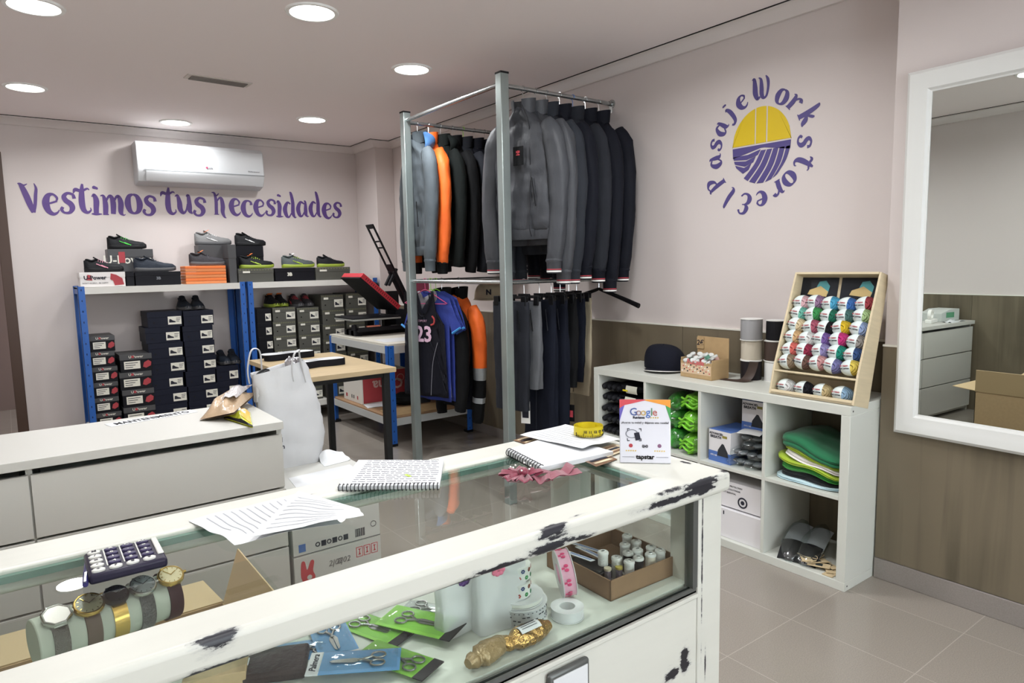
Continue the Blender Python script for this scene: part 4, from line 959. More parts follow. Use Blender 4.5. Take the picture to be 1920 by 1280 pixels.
ring = [('W', 1428, 172), ('o', 1467, 181), ('r', 1490, 194), ('k', 1512, 220), ('s', 1509, 265), ('t', 1503, 303), ('o', 1480, 335), ('r', 1457, 353), ('e', 1428, 372), ('E', 1396, 376), ('l', 1370, 364), ('P', 1347, 340), ('a', 1342, 303), ('s', 1343, 272), ('a', 1353, 241), ('j', 1370, 212), ('e', 1391, 192)]
for c, px, py in ring:
    p = at(px, py, x=XB); u, v = -(p.y-2.015), p.z-1.918
    ang = math.atan2(u, v)            # clockwise from top
    h = .085 if c.islower() else .088
    size = .112
    Mx = LM @ T(u, v, 0) @ RZ(-ang) @ T(-ADV[c]*size*.62, -.33*size, 0) @ Matrix.Diagonal((1.25, 1, 1, 1))
    glyph(c, size, Mx, m_purp2, lg, 1.2)
# wall air conditioner
m_ac = mat('ac_white', (196, 198, 200), .35)
A_, B_ = at(253, 262, y=6.19), at(493, 283, y=6.19)
ac = thing('air_conditioner', 'white wall mounted split air conditioner above the painted slogan', 'air conditioner', (0, YA, 2.07))
ax0, ax1 = A_.x, B_.x
prof = [(0, .0), (0, .33), (-.16, .335), (-.20, .30), (-.215, .12), (-.205, .085), (-.17, .02), (-.06, -.005)]
MB().prism(prof, 0, ax1-ax0, M=frame((ax0, 0, 0), (0, 1, 0), (0, 0, 1))).build('body', m_ac, ac, bevel=.008, seg=3)
MB().prism([(-.212, .10), (-.206, .078), (-.175, .022), (-.168, .028), (-.198, .08)], .06, ax1-ax0-.07, M=frame((ax0, -.004, 0), (0, 1, 0), (0, 0, 1))).build('air_flap', m_ac, ac, bevel=.002)
MB().box((ax0+.05, -.2185, .108), (ax1-.0, -.2145, .112)).build('panel_seam', mat('seam_grey', (120, 124, 126), .6), ac)
text('LG', .022, mat('logo_grey', (140, 140, 145), .5), ac, FRONT_Y((ax0+.55, -.2165, .15)), ext=.0012)
MB().cyl((ax0+.52, -.2195, .15), (ax0+.52, -.216, .15), .009).build('round_logo', mat('logo_red', (150, 60, 90), .5), ac)
text('DUAL Inverter', .016, mat('logo_grey', (140, 140, 145), .5), ac, FRONT_Y((ax1-.09, -.216, .14)), ext=.0012)
# ================================================================ blue and white boltless shelving on the back wall
m_blue = mat('blue_powder_coat', (36, 92, 172), .4, bump=(200, .05)); m_shelf = mat('white_shelf', (214, 212, 206), .5); m_slot = mat('slot_dark', (20, 30, 60), .8)
m_galvw = mat('light_steel_beam', (196, 198, 196), .45, .2)
SZ, SY0, SY1 = 1.256, 5.95, 6.37
def angle_post(mb, x, y, sx, sy, z0, z1, w_=.045, t=.003):
    mb.box((x, y, z0), (x+sx*w_, y+sy*t, z1)).box((x, y, z0), (x+sx*t, y+sy*w_, z1))
def post_part(parent, x, y, sx, sy, z0, z1, w_=.045):
    mb = MB(); angle_post(mb, x, y, sx, sy, z0, z1, w_)
    p = mb.build('post', m_blue, parent)
    k = MB(); z = z0+.03
    while z < z1: k.box((x+sx*(w_*.5-.003), y-sy*.0006, z), (x+sx*(w_*.5+.003), y, z+.014)); z += .08
    k.build('slots', m_slot, p); return p
def shelving(lb, x0, x1):
    t = thing('shelving_unit', lb, 'shelf', (0, 0, 0))
    for x, sx in ((x0, 1), (x1, -1)):
        post_part(t, x, SY0, sx, 1, 0, SZ+.008); post_part(t, x, SY1, sx, -1, 0, SZ+.008)
    for z in (SZ, .17):
        MB().box((x0+.003, SY0+.004, z-.012), (x1-.003, SY1-.004, z)).build('shelf_board', m_shelf, t)
        MB().box((x0+.045, SY0+.001, z-.05), (x1-.045, SY0+.004, z)).box((x0+.045, SY1-.004, z-.05), (x1-.045, SY1-.001, z)).build('beam', m_shelf, t)
        for x in (x0+.003, x1-.006): MB().box((x, SY0+.045, z-.05), (x+.003, SY1-.045, z)).build('side_beam', m_blue, t)
    return t
shelving('left blue and white steel shelving unit holding black shoe boxes', .42, 1.62)
shelving('right blue and white steel shelving unit, partly hidden behind the heat press', 1.635, 2.83)

# ---------------- shoe boxes
m_bx_blk = mat('shoebox_black', (20, 20, 26), .5); m_bx_navy = mat('shoebox_navy', (22, 25, 40), .5); m_bx_grey = mat('shoebox_grey_lid', (70, 70, 72), .45); m_bx_olive = mat('shoebox_olive', (80, 80, 74), .55)
m_bx_red = mat('shoebox_red_print', (168, 58, 66), .5); m_sticker = mat('sticker_white', (226, 224, 212), .5); m_bx_chk = mat('box_checks', (118, 118, 88), .6); m_bx_white = mat('shoebox_white', (226, 222, 220), .5)
def px_box(x0, x1, yt, yb, yf):
    A_, B_ = at(x0, yb, y=yf), at(x1, (yb), y=yf); C_ = at((x0+x1)/2, yt, y=yf); D_ = at((x0+x1)/2, yb, y=yf)
    return A_.x, B_.x, D_.z, C_.z
def shoebox(style, label, x0, x1, z0, z1, yf, depth=.32, group='shoe boxes', rz=0, sticker=True):
    w_, h = x1-x0, z1-z0
    t = thing('shoe_box', label, 'shoe box', (x0, yf, z0+.0005), rz, group); h -= .001
    body = {'u': m_bx_blk, 'n': m_bx_navy, 'k': m_bx_blk, 'o': m_bx_olive, 'w': m_bx_white, 'g': m_bx_grey}[style]
    MB().box((.002, .002, 0), (w_-.002, depth-.002, h-.002)).build('box', body, t, bevel=.001)
    lidh = .3*h if style in 'uk' else .36*h
    MB().box((0, 0, h-lidh), (w_, depth, h)).build('lid', m_bx_grey if style == 'u' else body, t, bevel=.0015)
    F = lambda x, z: FRONT_Y((x, -.0008, z))
    def rect(xa, xb, za, zb, m_, nm, d=.0012): return MB().box((xa, -d, za), (xb, -.0002 if d < .002 else -.001, zb)).build(nm, m_, t)
    if style == 'u':
        text('U-Power', h*.2, m_sticker, t, F(w_*.5, h*.86), bold=.0004)
        rect(w_*.36, w_*.44, h*.8, h*.93, m_bx_red, 'logo_mark', .0014)
        s_ = rect(w_*.12, w_*.62, h*.18, h*.62, m_sticker, 'size_sticker')
        for q in range(3): MB().box((w_*.16, -.0016, h*(.50-.12*q)), (w_*(.55-.08*q), -.0012, h*(.535-.12*q))).build('print_line', m_ink, s_)
        MB().prism([(w_*.70, h*.25), (w_*.80, h*.18), (w_*.95, h*.30), (w_*.97, h*.5), (w_*.88, h*.62), (w_*.74, h*.5)], .0004, .0014, M=frame((0, 0, 0), (1, 0, 0), (0, 0, 1))).build('red_figure', m_bx_red, t)
    elif style in 'nko' and sticker:
        s_ = rect(w_*.58, w_*.97, h*.14, h*.66, m_sticker, 'size_sticker')
        MB().prism([(w_*.61, h*.27), (w_*.80, h*.27), (w_*.80, h*.34), (w_*.72, h*.40), (w_*.66, h*.50), (w_*.62, h*.48)], .0012, .0018, M=frame((0, 0, 0), (1, 0, 0), (0, 0, 1))).build('shoe_picture', m_ink, s_)
        for q in range(3): MB().box((w_*.82, -.0016, h*(.52-.1*q)), (w_*(.95-.02*q), -.0012, h*(.555-.1*q))).build('print_line', m_ink, s_)
        MB().cyl((w_*.18, -.0012, h*.3), (w_*.18, -.0002, h*.3), h*.05, 10).build('finger_hole', m_dark, t)
    if style == 'o':
        mb = MB()
        for q in range(12): mb.box((w_*(.03+.08*q), -.0012, h*.86), (w_*(.07+.08*q), -.0003, h*.93))
        mb.build('check_band', m_bx_chk, t); rect(w_*.12, w_*.32, h*.68, h*.82, m_sticker, 'small_sticker', .0015)
    return t
def column(style, name, x0, x1, tops, hpx, yf, base=.172, group='', jit=0):
    """stack from tops (px of each box top, uppermost first) down to the shelf"""
    zt = at((x0+x1)/2, tops[0], y=yf).z; hz = zt-at((x0+x1)/2, tops[0]+hpx, y=yf).z
    n = max(1, round((zt-base)/hz)); hz = (zt-base)/n
    A_, B_ = at(x0, tops[0], y=yf).x, at(x1, tops[0], y=yf).x
    ordn = ['topmost', 'second from the top', 'third from the top', 'fourth from the top', 'fifth from the top', 'sixth from the top', 'seventh from the top', 'eighth from the top', 'ninth from the top']
    for i in range(n):
        o = jit*math.sin(i*2.3+x0); pos = ordn[i] if i < n-1 or n == 1 else 'lowest'
        shoebox(style, '%s, %s' % (name, pos), A_+o, B_+o, zt-hz*(i+1), zt-hz*i, yf+abs(o)*.5, group=group)
    return zt
u1 = column('u', 'red-figured black shoe box behind the left blue post', 166, 214, [630], 27, 6.0, group='shoe boxes in the far left stack', jit=.006)
u2 = column('u', 'red-figured black shoe box in the second stack', 222, 283, [664], 31, 5.98, group='shoe boxes in the second stack from the left', jit=.006)
c3 = column('n', 'navy shoe box in the tall third stack', 272, 338, [584], 29, 5.99, group='shoe boxes in the third stack', jit=.012)
c4 = column('n', 'navy shoe box under the pair on the fourth stack', 341, 398, [582], 28, 5.99, group='shoe boxes in the fourth stack', jit=.008)
c5 = column('n', 'dark shoe box in the low fifth stack', 404, 446, [686], 28, 6.0, group='shoe boxes in the low fifth stack', jit=.004)
c6 = column('k', 'black shoe box right of the double blue post', 481, 508, [579], 27, 6.0, group='black shoe boxes right of the double post', jit=.002)
c7 = column('o', 'olive shoe box under the lime soled shoes', 510, 553, [576], 26, 6.0, group='olive shoe boxes, first stack', jit=.003)
c8 = column('o', 'olive shoe box under the red and black shoes', 557, 598, [576], 26, 6.0, group='olive shoe boxes, second stack', jit=.003)
c9 = column('o', 'olive shoe box in the third olive stack', 602, 644, [552], 26, 6.0, group='olive shoe boxes, third stack', jit=.003)
c10 = column('o', 'olive shoe box behind the heat press', 648, 686, [549], 26, 6.0, group='olive shoe boxes, end stack', jit=.002)
# ---------------- shoes
def shoe(label, loc, rz, up, sole, accent=None, acc2=None, L=.29, tagc=None, boot=False, group='work shoes on display', pitch=0):
    t = thing('work_shoe', label, 'shoe', loc, group=group, rot=(0, R(pitch), rz)); k = L/.29
    def W(u): return .034+.0145*math.sin(min(1, u*1.15)*PI)**.8+ (.006 if .55 < u < .9 else 0)*math.sin((u-.55)/.35*PI)
    def edge(u): return (1-(abs(2*min(max(u, 0), 1)-1))**7)**.5
    N = 34
    sl = []
    for i in range(N+1):
        u = i/N; sl.append((u*L, W(u)*edge(u)*1.06))
    poly = [(x, -w_) for x, w_ in sl]+[(x, w_) for x, w_ in reversed(sl)]
    poly = [p for i, p in enumerate(poly) if i == 0 or (abs(p[0]-poly[i-1][0])+abs(p[1]-poly[i-1][1])) > 1e-5]
    if abs(poly[0][0]-poly[-1][0])+abs(poly[0][1]-poly[-1][1]) < 1e-5: poly.pop()
    rings = []
    for z, s_ in ((0, .93), (.004, 1), (.014, 1.02), (.024, 1.0), (.028, .95)):
        rings.append([((x-L/2)*(1 if s_ >= 1 else .985)+L/2, y*s_, z+ (.010*max(0, (x/L-.82)/.18)**2) + (.006*(1-x/L/.3) if x/L < .3 and z > .01 else 0)) for x, y in poly])
    MB().loft(rings).build('sole', sole, t, smooth=50)
    hk = [(0, .070), (.08, .092 if boot else .078), (.2, .085 if boot else .068), (.33, .088 if boot else .080), (.45, .068), (.6, .050), (.75, .040), (.9, .034), (1, .016)]
    rings = []
    for i in range(N+1):
        u = i/N*.985+.006; w_ = W(u)*edge(u)*.99; h, = catmull([(a, b) for a, b in hk], u); ring = []
        for j in range(18):
            a = PI*j/17; ca, sa = math.cos(a), max(0, math.sin(a)); q = (abs(ca)**2.3+abs(sa)**2.3)**(-1/2.3)
            nar = 1-.35*(sa*q)*(1 if u < .5 else .3)
            ring.append((u*L, ca*q*w_*nar, .024+sa*q*(h*k)))
        rings.append(ring)
    MB().loft(rings).build('upper', up, t, smooth=70)
    # dark foot opening and padded collar
    op = [(L*(.20+.135*math.cos(2*PI*j/20)), .021*math.sin(2*PI*j/20)) for j in range(20)]
    def topz(x): return .024+k*catmull(hk, x/L)[0]
    MB().tube([(x, y, topz(x)-.004+ (0.004)) for x, y in op], .0065, 8, closed=True).build('collar', up, t, smooth=70)
    MB().prism(op, 0, .0015, M=T(0, 0, .024+.072*k)).build('lining', m_dark, t)
    MB().sheet(lambda u, v: (L*(.33+.0+.16*u)-.02*(1-u), (v-.5)*.045, topz(L*.36)+.022*(1-u)-.018*u-.006*(2*v-1)**2), 6, 6, .004).build('tongue', up, t, smooth=70)
    for q in range(5):
        x = L*(.37+.052*q); z = topz(x)
        MB().tube(smooth_path([(x-.004, -.024, z-.014), (x, -.012, z+.0015), (x+.003, .012, z+.0015), (x-.004, .024, z-.014)], 4), .0021, 6).build('lace', accent or mat('lace_dark', (40, 40, 44), .7), t)
    if acc2 or accent:
        m_ = acc2 or accent
        for s_ in (-1, 1):
            for (u0, u1, z0, z1) in ((.30, .52, .034, .062), (.42, .58, .030, .052)):
                P_ = []
                for q in range(7):
                    u = u0+(u1-u0)*q/6; zz = z0+(z1-z0)*(1-q/6); hh = catmull(hk, u)[0]*k; sa = min(.95, (zz-.024)/hh)
                    P_.append((u*L, s_*(W(u)*(1-sa**2.3)**(1/2.3)*(1-.35*sa*(1 if u < .5 else .3))+.0012), zz))
                MB().tube(P_, .0034, 6).build('side_stripe', m_, t)
    if tagc is not None:
        MB().box((-.002, -.022, -.012), (.0, .022, .03), M=T(L*.30, 0, topz(L*.3)+.008) @ RY_(R(60))).build('hang_tag', tagc, t)
    return t
m_sh_blk = mat('shoe_black', (24, 25, 28), .6, bump=(120, .3)); m_sh_navy = mat('shoe_navy', (38, 44, 54), .6, bump=(120, .3)); m_sh_grey = mat('shoe_grey', (112, 112, 112), .6, bump=(120, .3)); m_sh_dk = mat('shoe_dark_grey', (54, 52, 56), .6, bump=(120, .3)); m_sh_teal = mat('shoe_grey_green', (70, 78, 78), .6, bump=(120, .3))
m_so_blk = mat('sole_black', (26, 26, 28), .5); m_so_gry = mat('sole_grey', (84, 84, 86), .5); m_lim = mat('accent_lime', (170, 200, 60), .5); m_grn = mat('accent_green', (70, 200, 70), .5); m_pnk = mat('accent_pink', (226, 150, 170), .5); m_org = mat('accent_orange', (240, 126, 60), .5); m_wht = mat('accent_white', (222, 222, 222), .5)
m_so_lim = mat('sole_lime', (150, 168, 60), .5)
TS = 'shoes on the boxes along the shelf top'
# top-row boxes
def tbox(style, label, x0, x1, yt, yb, yf, z0, depth=.2, **k):
    A_, B_ = at(x0, yb, y=yf).x, at(x1, yb, y=yf).x
    zt = z0+at(x0, yt, y=yf).z-at(x0, yb, y=yf).z
    return shoebox(style, label, A_, B_, z0, zt, yf, depth=depth, group='shoe boxes on the shelf top', sticker=k.get('sticker', False)), A_, B_, zt
S0 = SZ+.001
b1, xa1, xb1, z1 = tbox('w', 'white shoe box with red print at the left end of the shelf top', 150, 236, 503, 531, 5.98, S0)
w_ = xb1-xa1; h_ = z1-S0
text('U-Power', h_*.36, m_ink, b1, FRONT_Y((w_*.33, -.001, h_*.62)), bold=.0012)
MB().prism([(w_*.14, h_*.48), (w_*.27, h_*.44), (w_*.25, h_*.8), (w_*.17, h_*.84)], .0002, .0009, M=frame((0, 0, 0), (1, 0, 0), (0, 0, 1))).build('logo_mark', m_bx_red, b1)
text("DON'T WORRY... BE HAPPY!", h_*.12, m_ink, b1, FRONT_Y((w_*.33, -.001, h_*.26)))
MB().prism([(w_*.66, h_*.5), (w_*.68, h_*.9), (w_*.8, h_*.8), (w_*.93, h_*.55), (w_*.96, h_*.12), (w_*.75, h_*.08), (w_*.72, h_*.4)], .0002, .0012, M=frame((0, -.0008, 0), (1, 0, 0), (0, 0, 1))).build('red_shape', m_bx_red, b1)
b2, xa2, xb2, z2 = tbox('k', 'black shoe box with small grey emblem, second on the shelf top', 254, 340, 501, 527, 5.98, S0)
text('3B', .03, mat('emblem_grey', (120, 124, 130), .5), b2, FRONT_Y(((xb2-xa2)*.5, -.001, (z2-S0)*.5)), bold=.001)
tb_, A_, B_, _z = tbox('k', 'narrow black shoe box between the white one and the emblem box', 237, 253, 505, 530, 5.99, S0)
b3, xa3, xb3, z3 = tbox('g', 'charcoal shoe box with white and red lettering, raised at the back', 204, 289, 457, 500, 6.19, max(z1, z2)+.001, depth=.16)
text('U-Power', (z3-z2)*.5, m_sticker, b3, FRONT_Y(((xb3-xa3)*.42, -.001, (z3-z2)*.5)), bold=.0014)
MB().box(((xb3-xa3)*.23, -.0016, (z3-z2)*.38), ((xb3-xa3)*.37, -.001, (z3-z2)*.85)).build('logo_mark', m_bx_red, b3)
# support box behind so that the raised one rests on something
shoebox('k', 'black shoe box lying behind the white one', xa1+.05, xb2-.05, S0, max(z1, z2), 6.185, depth=.17, group='shoe boxes on the shelf top', sticker=False)
# orange layered box
A_, B_ = at(349, 527, y=5.98).x, at(425, 527, y=5.98).x
t = thing('orange_box', 'stack of thin orange shoe box trays on the shelf top', 'box', (A_, 5.98, S0), 0)
for q in range(6): MB().box((0, 0, q*.0245), (B_-A_, .2, q*.0245+.0225)).build('tray', m_org if q % 2 else mat('orange_card', (222, 138, 84), .6), t, bevel=.003)
zo = S0+.147
b5, xa5, xb5, z5 = tbox('g', 'tall dark grey shoe box standing on end behind the orange trays', 376, 431, 455, 527, 6.19, S0, depth=.15)
b5b, a5, c5x, z5b = tbox('g', 'dark grey shoe box on end, immediately left of the double post', 431, 446, 454, 526, 6.0, S0, depth=.2)
b6, xa6, xb6, z6 = tbox('k', 'black shoe box standing behind the orange tagged lime shoe', 446, 497, 454, 522, 6.19, S0, depth=.15)
b7, xa7, xb7, z7 = tbox('o', 'olive checked shoe box under the lime laced black shoe', 448, 514, 497, 523, 5.98, S0, sticker=False)
b8, xa8, xb8, z8 = tbox('k', 'black shoe box with a white emblem on the shelf top', 516, 591, 495, 520, 5.98, S0)
text('3B', .04, m_sticker, b8, FRONT_Y(((xb8-xa8)*.36, -.001, (z8-S0)*.5)), bold=.002)
b9, xa9, xb9, z9 = tbox('o', 'olive shoe box at the right end of the shelf top', 592, 657, 494, 518, 5.98, S0)
def shoe_px(label, x0, x1, z, yf, up, sole, **k):
    A_, B_ = at(x0, 500, y=yf).x, at(x1, 500, y=yf).x
    return shoe(label, (A_, yf, z+.001), 0, up, sole, L=B_-A_, group=TS, **k)
shoe_px('black work shoe with green laces on the raised charcoal box', 204, 278, z3, 6.27, m_sh_blk, m_so_blk, accent=m_grn)
shoe_px('black work shoe with pink and white stripes on the white box', 157, 232, z1, 6.06, m_sh_blk, m_so_blk, accent=m_pnk, acc2=m_pnk)
shoe_px('all navy work shoe on the black emblem box', 250, 330, z2, 6.06, m_sh_navy, m_so_gry)
shoe_px('light grey work shoe with white stripes and orange lining', 368, 437, z5, 6.265, m_sh_grey, m_so_gry, accent=m_wht, tagc=m_org)
shoe_px('dark grey work shoe with orange tag on the orange trays', 355, 424, zo, 6.06, m_sh_dk, m_so_gry, tagc=m_org)
shoe_px('black high backed work shoe with white laces on the tallest box', 443, 501, z6, 6.265, m_sh_blk, m_so_blk, acc2=m_wht, boot=True)
shoe_px('black work shoe with lime laces and orange tag', 448, 514, z7, 6.06, m_sh_blk, m_so_lim, accent=m_lim, tagc=m_org)
shoe_px('grey green work shoe with lime stripes on the black emblem box', 528, 590, z8, 6.06, m_sh_teal, m_so_lim, accent=m_lim, tagc=m_wht)
shoe_px('black work shoe with thin lime sole edge, last on the right', 594, 646, z9, 6.06, m_sh_blk, m_so_lim)
def pair(lb, x0, x1, z, up, so, **k):
    A_, B_ = at(x0, 560, y=6.0).x, at(x1, 560, y=6.0).x; w_ = (B_-A_)/2
    for i, side in enumerate(('left', 'right')):
        shoe('%s, %s one of the pair' % (lb, side), (A_+w_*(i+.5), 6.29, z+.001), -PI/2+R(3-6*i), up, so, L=.27, group='pairs of shoes standing on box stacks', **k)
pair('dark grey shoe on the fourth stack of boxes', 336, 392, c4, m_sh_navy, m_so_gry)
pair('dark shoe on the low stack beside the post', 405, 452, c5, m_sh_navy, m_so_gry)
pair('black shoe with lime sole and orange tag', 508, 548, c7, m_sh_blk, m_so_lim, tagc=m_org)
pair('black and red shoe on the olive boxes', 552, 598, c8, m_sh_dk, m_so_gry, accent=m_bx_red)
# ================================================================ low blue bench with heat press
BX0, BX1, BY0, BY1, BZ = 2.25, 2.985, 4.6, 5.75, .785
m_top = mat('bench_board', (206, 202, 190), .55, var=(5, .05)); m_osb = mat('chipboard', (150, 118, 88), .7, var=(12, .12))
t = thing('work_bench', 'low steel work bench with blue posts carrying the heat press', 'bench', (0, 0, 0))
for x, sx in ((BX0, 1), (BX1, -1)):
    for y, sy in ((BY0, 1), (BY1, -1)):
        p_ = post_part(t, x, y, sx, sy, .0, BZ-.012, .05)
        MB().box((x-sx*.002, y-sy*.002, 0), (x+sx*.052, y+sy*.052, .02)).build('foot_cap', m_black, p_)
for z, th in ((BZ, .018), (.225, .012)):
    MB().box((BX0+.004, BY0+.004, z-th), (BX1-.004, BY1-.004, z)).build('shelf_board', m_top if z > .5 else m_osb, t)
    MB().box((BX0+.05, BY0-.002, z-th-.055), (BX1-.05, BY0+.002, z-th+.002)).box((BX0+.05, BY1-.002, z-th-.055), (BX1-.05, BY1+.002, z-th+.002)).box((BX0-.002, BY0+.05, z-th-.055), (BX0+.002, BY1-.05, z-th+.002)).box((BX1-.002, BY0+.05, z-th-.055), (BX1+.002, BY1-.05, z-th+.002)).build('beam', m_galvw, t)
# heat press
m_red = mat('press_red', (188, 52, 62), .4); m_pblk = mat('press_black', (24, 24, 28), .5); m_plt = mat('platen_grey', (150, 152, 148), .4)
hp = thing('heat_press', 'open red and black clamshell heat press on the work bench', 'heat press', (2.27, 5.24, BZ))
MB().box((.06, .16, 0), (.62, .22, .05)).box((.06, .26, 0), (.62, .32, .05)).box((.06, .12, .0), (.12, .36, .05)).build('base_frame', m_pblk, hp, bevel=.004)
MB().cyl((.04, .10, .055), (.04, .10, .10), .022, 14).box((.06, .05, .04), (.5, .09, .075)).build('front_bar', m_pblk, hp, bevel=.003)
MB().box((.14, .055, .076), (.26, .085, .088)).build('warning_label', mat('label_salmon', (200, 120, 100), .5), hp)
MB().box((.2, .18, .05), (.26, .24, .135)).box((.36, .18, .05), (.42, .24, .135)).build('platen_support', m_pblk, hp)
MB().box((0, .02, .135), (.44, .42, .150)).build('lower_platen', m_plt, hp, bevel=.003)
MB().box((-.002, .018, .150), (.442, .422, .162)).build('silicone_pad', m_pblk, hp, bevel=.004)
ax = math.atan2(.297, .345)
UM = T(.44, .01, .245) @ RY_(-(PI-ax)+0)            # local +x runs from the hinge up and to the left
mb = MB().box((0, 0, -.0), (.44, .40, .012)); mb.build('heating_platen', m_pblk, hp).matrix_local = UM @ T(0, 0, -.012)
hd = MB().box((0, 0, 0), (.44, .40, .045)).build('red_housing', m_red, hp, bevel=.004); hd.matrix_local = UM @ Matrix.Scale(-1, 4, (0, 0, 1)) @ T(0, 0, -.046) if False else UM @ T(0, 0, .0)
for q in range(18): MB().box((.03+.021*q, -.0008, .012), (.038+.021*q, .0, .034)).build('vent_slot', mat('slot_red_dark', (110, 30, 40), .6), hd)
# flip platen to the underside
for o in [c for c in bpy.data.objects if c.parent == hp and c.name.startswith('heating_platen')]: o.matrix_local = UM @ T(0, 0, .045)
MB().box((.10, .12, -.035), (.30, .28, 0)).cyl((.22, .2, -.06), (.22, .2, -.03), .035, 16).build('control_box', m_pblk, hp, bevel=.006).matrix_local = UM
# lever: forked handle with slots
hx, hz = .21, .905
P0, P1 = Vector((.50, .05, .33)), Vector((.215, .05, .915))
d_ = (P1-P0); LL = d_.length
LMx = frame(P0, (0, 1, 0), d_)     # x along depth, y along lever
mb = MB()
mb.box((-.0, 0, -.006), (.018, LL*.42, .006), M=LMx @ T(-.03, 0, 0)).box((0, 0, -.006), (.018, LL*.42, .006), M=LMx @ T(.06, 0, 0))
hd = MB().box((-.045, LL*.38, -.006), (-.022, LL, .006), M=LMx).box((.072, LL*.38, -.006), (.095, LL, .006), M=LMx).box((-.045, LL*.97, -.006), (.095, LL+.02, .006), M=LMx).box((-.045, LL*.78, -.006), (.095, LL*.80, .006), M=LMx).box((-.045, LL*.69, -.006), (.095, LL*.71, .006), M=LMx).box((-.045, LL*.34, -.006), (.095, LL*.46, .006), M=LMx)
hd.build('handle', m_pblk, hp, bevel=.004)
MB().box((-.03, -.08, -.016), (.00, LL*.36, .016), M=LMx).box((.05, -.08, -.016), (.08, LL*.36, .016), M=LMx).build('lever_arm', m_pblk, hp, bevel=.004)
MB().tube([(.36, .07, .42), (.44, .07, .56)], .014, 10).tube([(.36, .13, .42), (.44, .13, .56)], .014, 10).build('linkage', m_pblk, hp)
MB().box((.48, .0, .05), (.60, .04, .36)).box((.48, .36, .05), (.60, .40, .36)).box((.56, .0, .05), (.60, .40, .20)).build('hinge_column', m_pblk, hp, bevel=.004)
# carton and clutter on the lower shelf
LZ = .2255
m_cred = mat('carton_red', (172, 62, 68), .55); m_cwh = mat('carton_white', (220, 216, 208), .6)
t = thing('red_white_carton', 'white and red carton stored upside down on the lower bench shelf', 'box', (2.30, 5.22, LZ), 0)
MB().box((0, 0, 0), (.42, .38, .27)).build('carton', m_cwh, t, bevel=.002)
MB().box((.012, -.001, .006), (.408, -.0, .264)).build('red_face', m_cred, t)
o = text('China', .12, mat('carton_letter', (205, 170, 165), .6), t, FRONT_Y((.24, -.0018, .15)) @ RZ(PI), bold=.003)
for q, (y_, w_) in enumerate(((.08, .02), (.16, .014), (.20, .014), (.30, .03))):
    MB().box((-.001, y_, .03), (0, y_+w_, .06)).build('handling_mark', m_cred if q in (0, 3) else m_ink, t)
MB().lathe([(.028, 0), (.033, 0), (.033, .001), (.028, .001), (.028, 0)], 24, M=FRONT_Y((.36, -.0012, .19))).build('circle_mark', mat('carton_letter', (205, 170, 165), .6), t)
def slab(name, label, cat, corners, z, m_, th=.002, group=None, wob=0, seed=0, nu=10, nv=10, fn=None):
    """sheet through four ground points a,b,c,d (a->b, d->c) lying at height z"""
    a, b, c, d = [Vector((p[0], p[1], 0)) for p in corners]; o = (a+b+c+d)/4
    t = thing(name, label, cat, (o.x, o.y, z), 0, group)
    def f(u, v):
        p = (a*(1-u)+b*u)*(1-v)+(d*(1-u)+c*u)*v-o
        h = wob*max(0, mnoise.noise((u*2.2+seed, v*2.2, seed)))+ (fn(u, v) if fn else 0)
        return (p.x, p.y, th+h)
    MB().sheet(f, nu, nv, th).build('sheet', m_, t, smooth=60)
    return t
m_paper = mat('paper_white', (208, 210, 212), .6)
slab('loose_papers', 'white loose papers sticking out beneath the red and white carton', 'papers', [(2.27, 5.05), (2.62, 5.0), (2.64, 5.2), (2.3, 5.2)], LZ, m_paper, .004, wob=.004)
slab('cardboard_sheet', 'brown cardboard sheet lying on the lower bench shelf by the front post', 'cardboard', [(2.27, 4.63), (2.75, 4.63), (2.8, 4.86), (2.3, 4.9)], LZ, mat('kraft_card', (176, 148, 108), .75), .005)
t = thing('black_bundle', 'black fabric bundle lying on the lower bench shelf beneath the shirts', 'bundle', (2.62, 5.0, LZ), 0)
bag_shape(.16, .1, .05, 9.2, .3).build('bundle', C_BLACK, t)
slab('brochure_sheet', 'white printed sheet lying on the bench top in front of the press', 'sheet', [(2.30, 4.75), (2.6, 4.72), (2.62, 4.98), (2.32, 5.0)], BZ, m_paper, .001)
t = thing('pink_carton', 'pink boxed item standing against the corner behind the hangers', 'box', (2.72, 5.02, BZ), 0)
MB().box((0, 0, 0), (.14, .1, .47)).build('box', mat('pink_box', (150, 62, 90), .5), t, bevel=.004)
MB().box((-.001, .01, .22), (0, .09, .3)).build('box_print', mat('dark_plum', (70, 40, 54), .5), t)

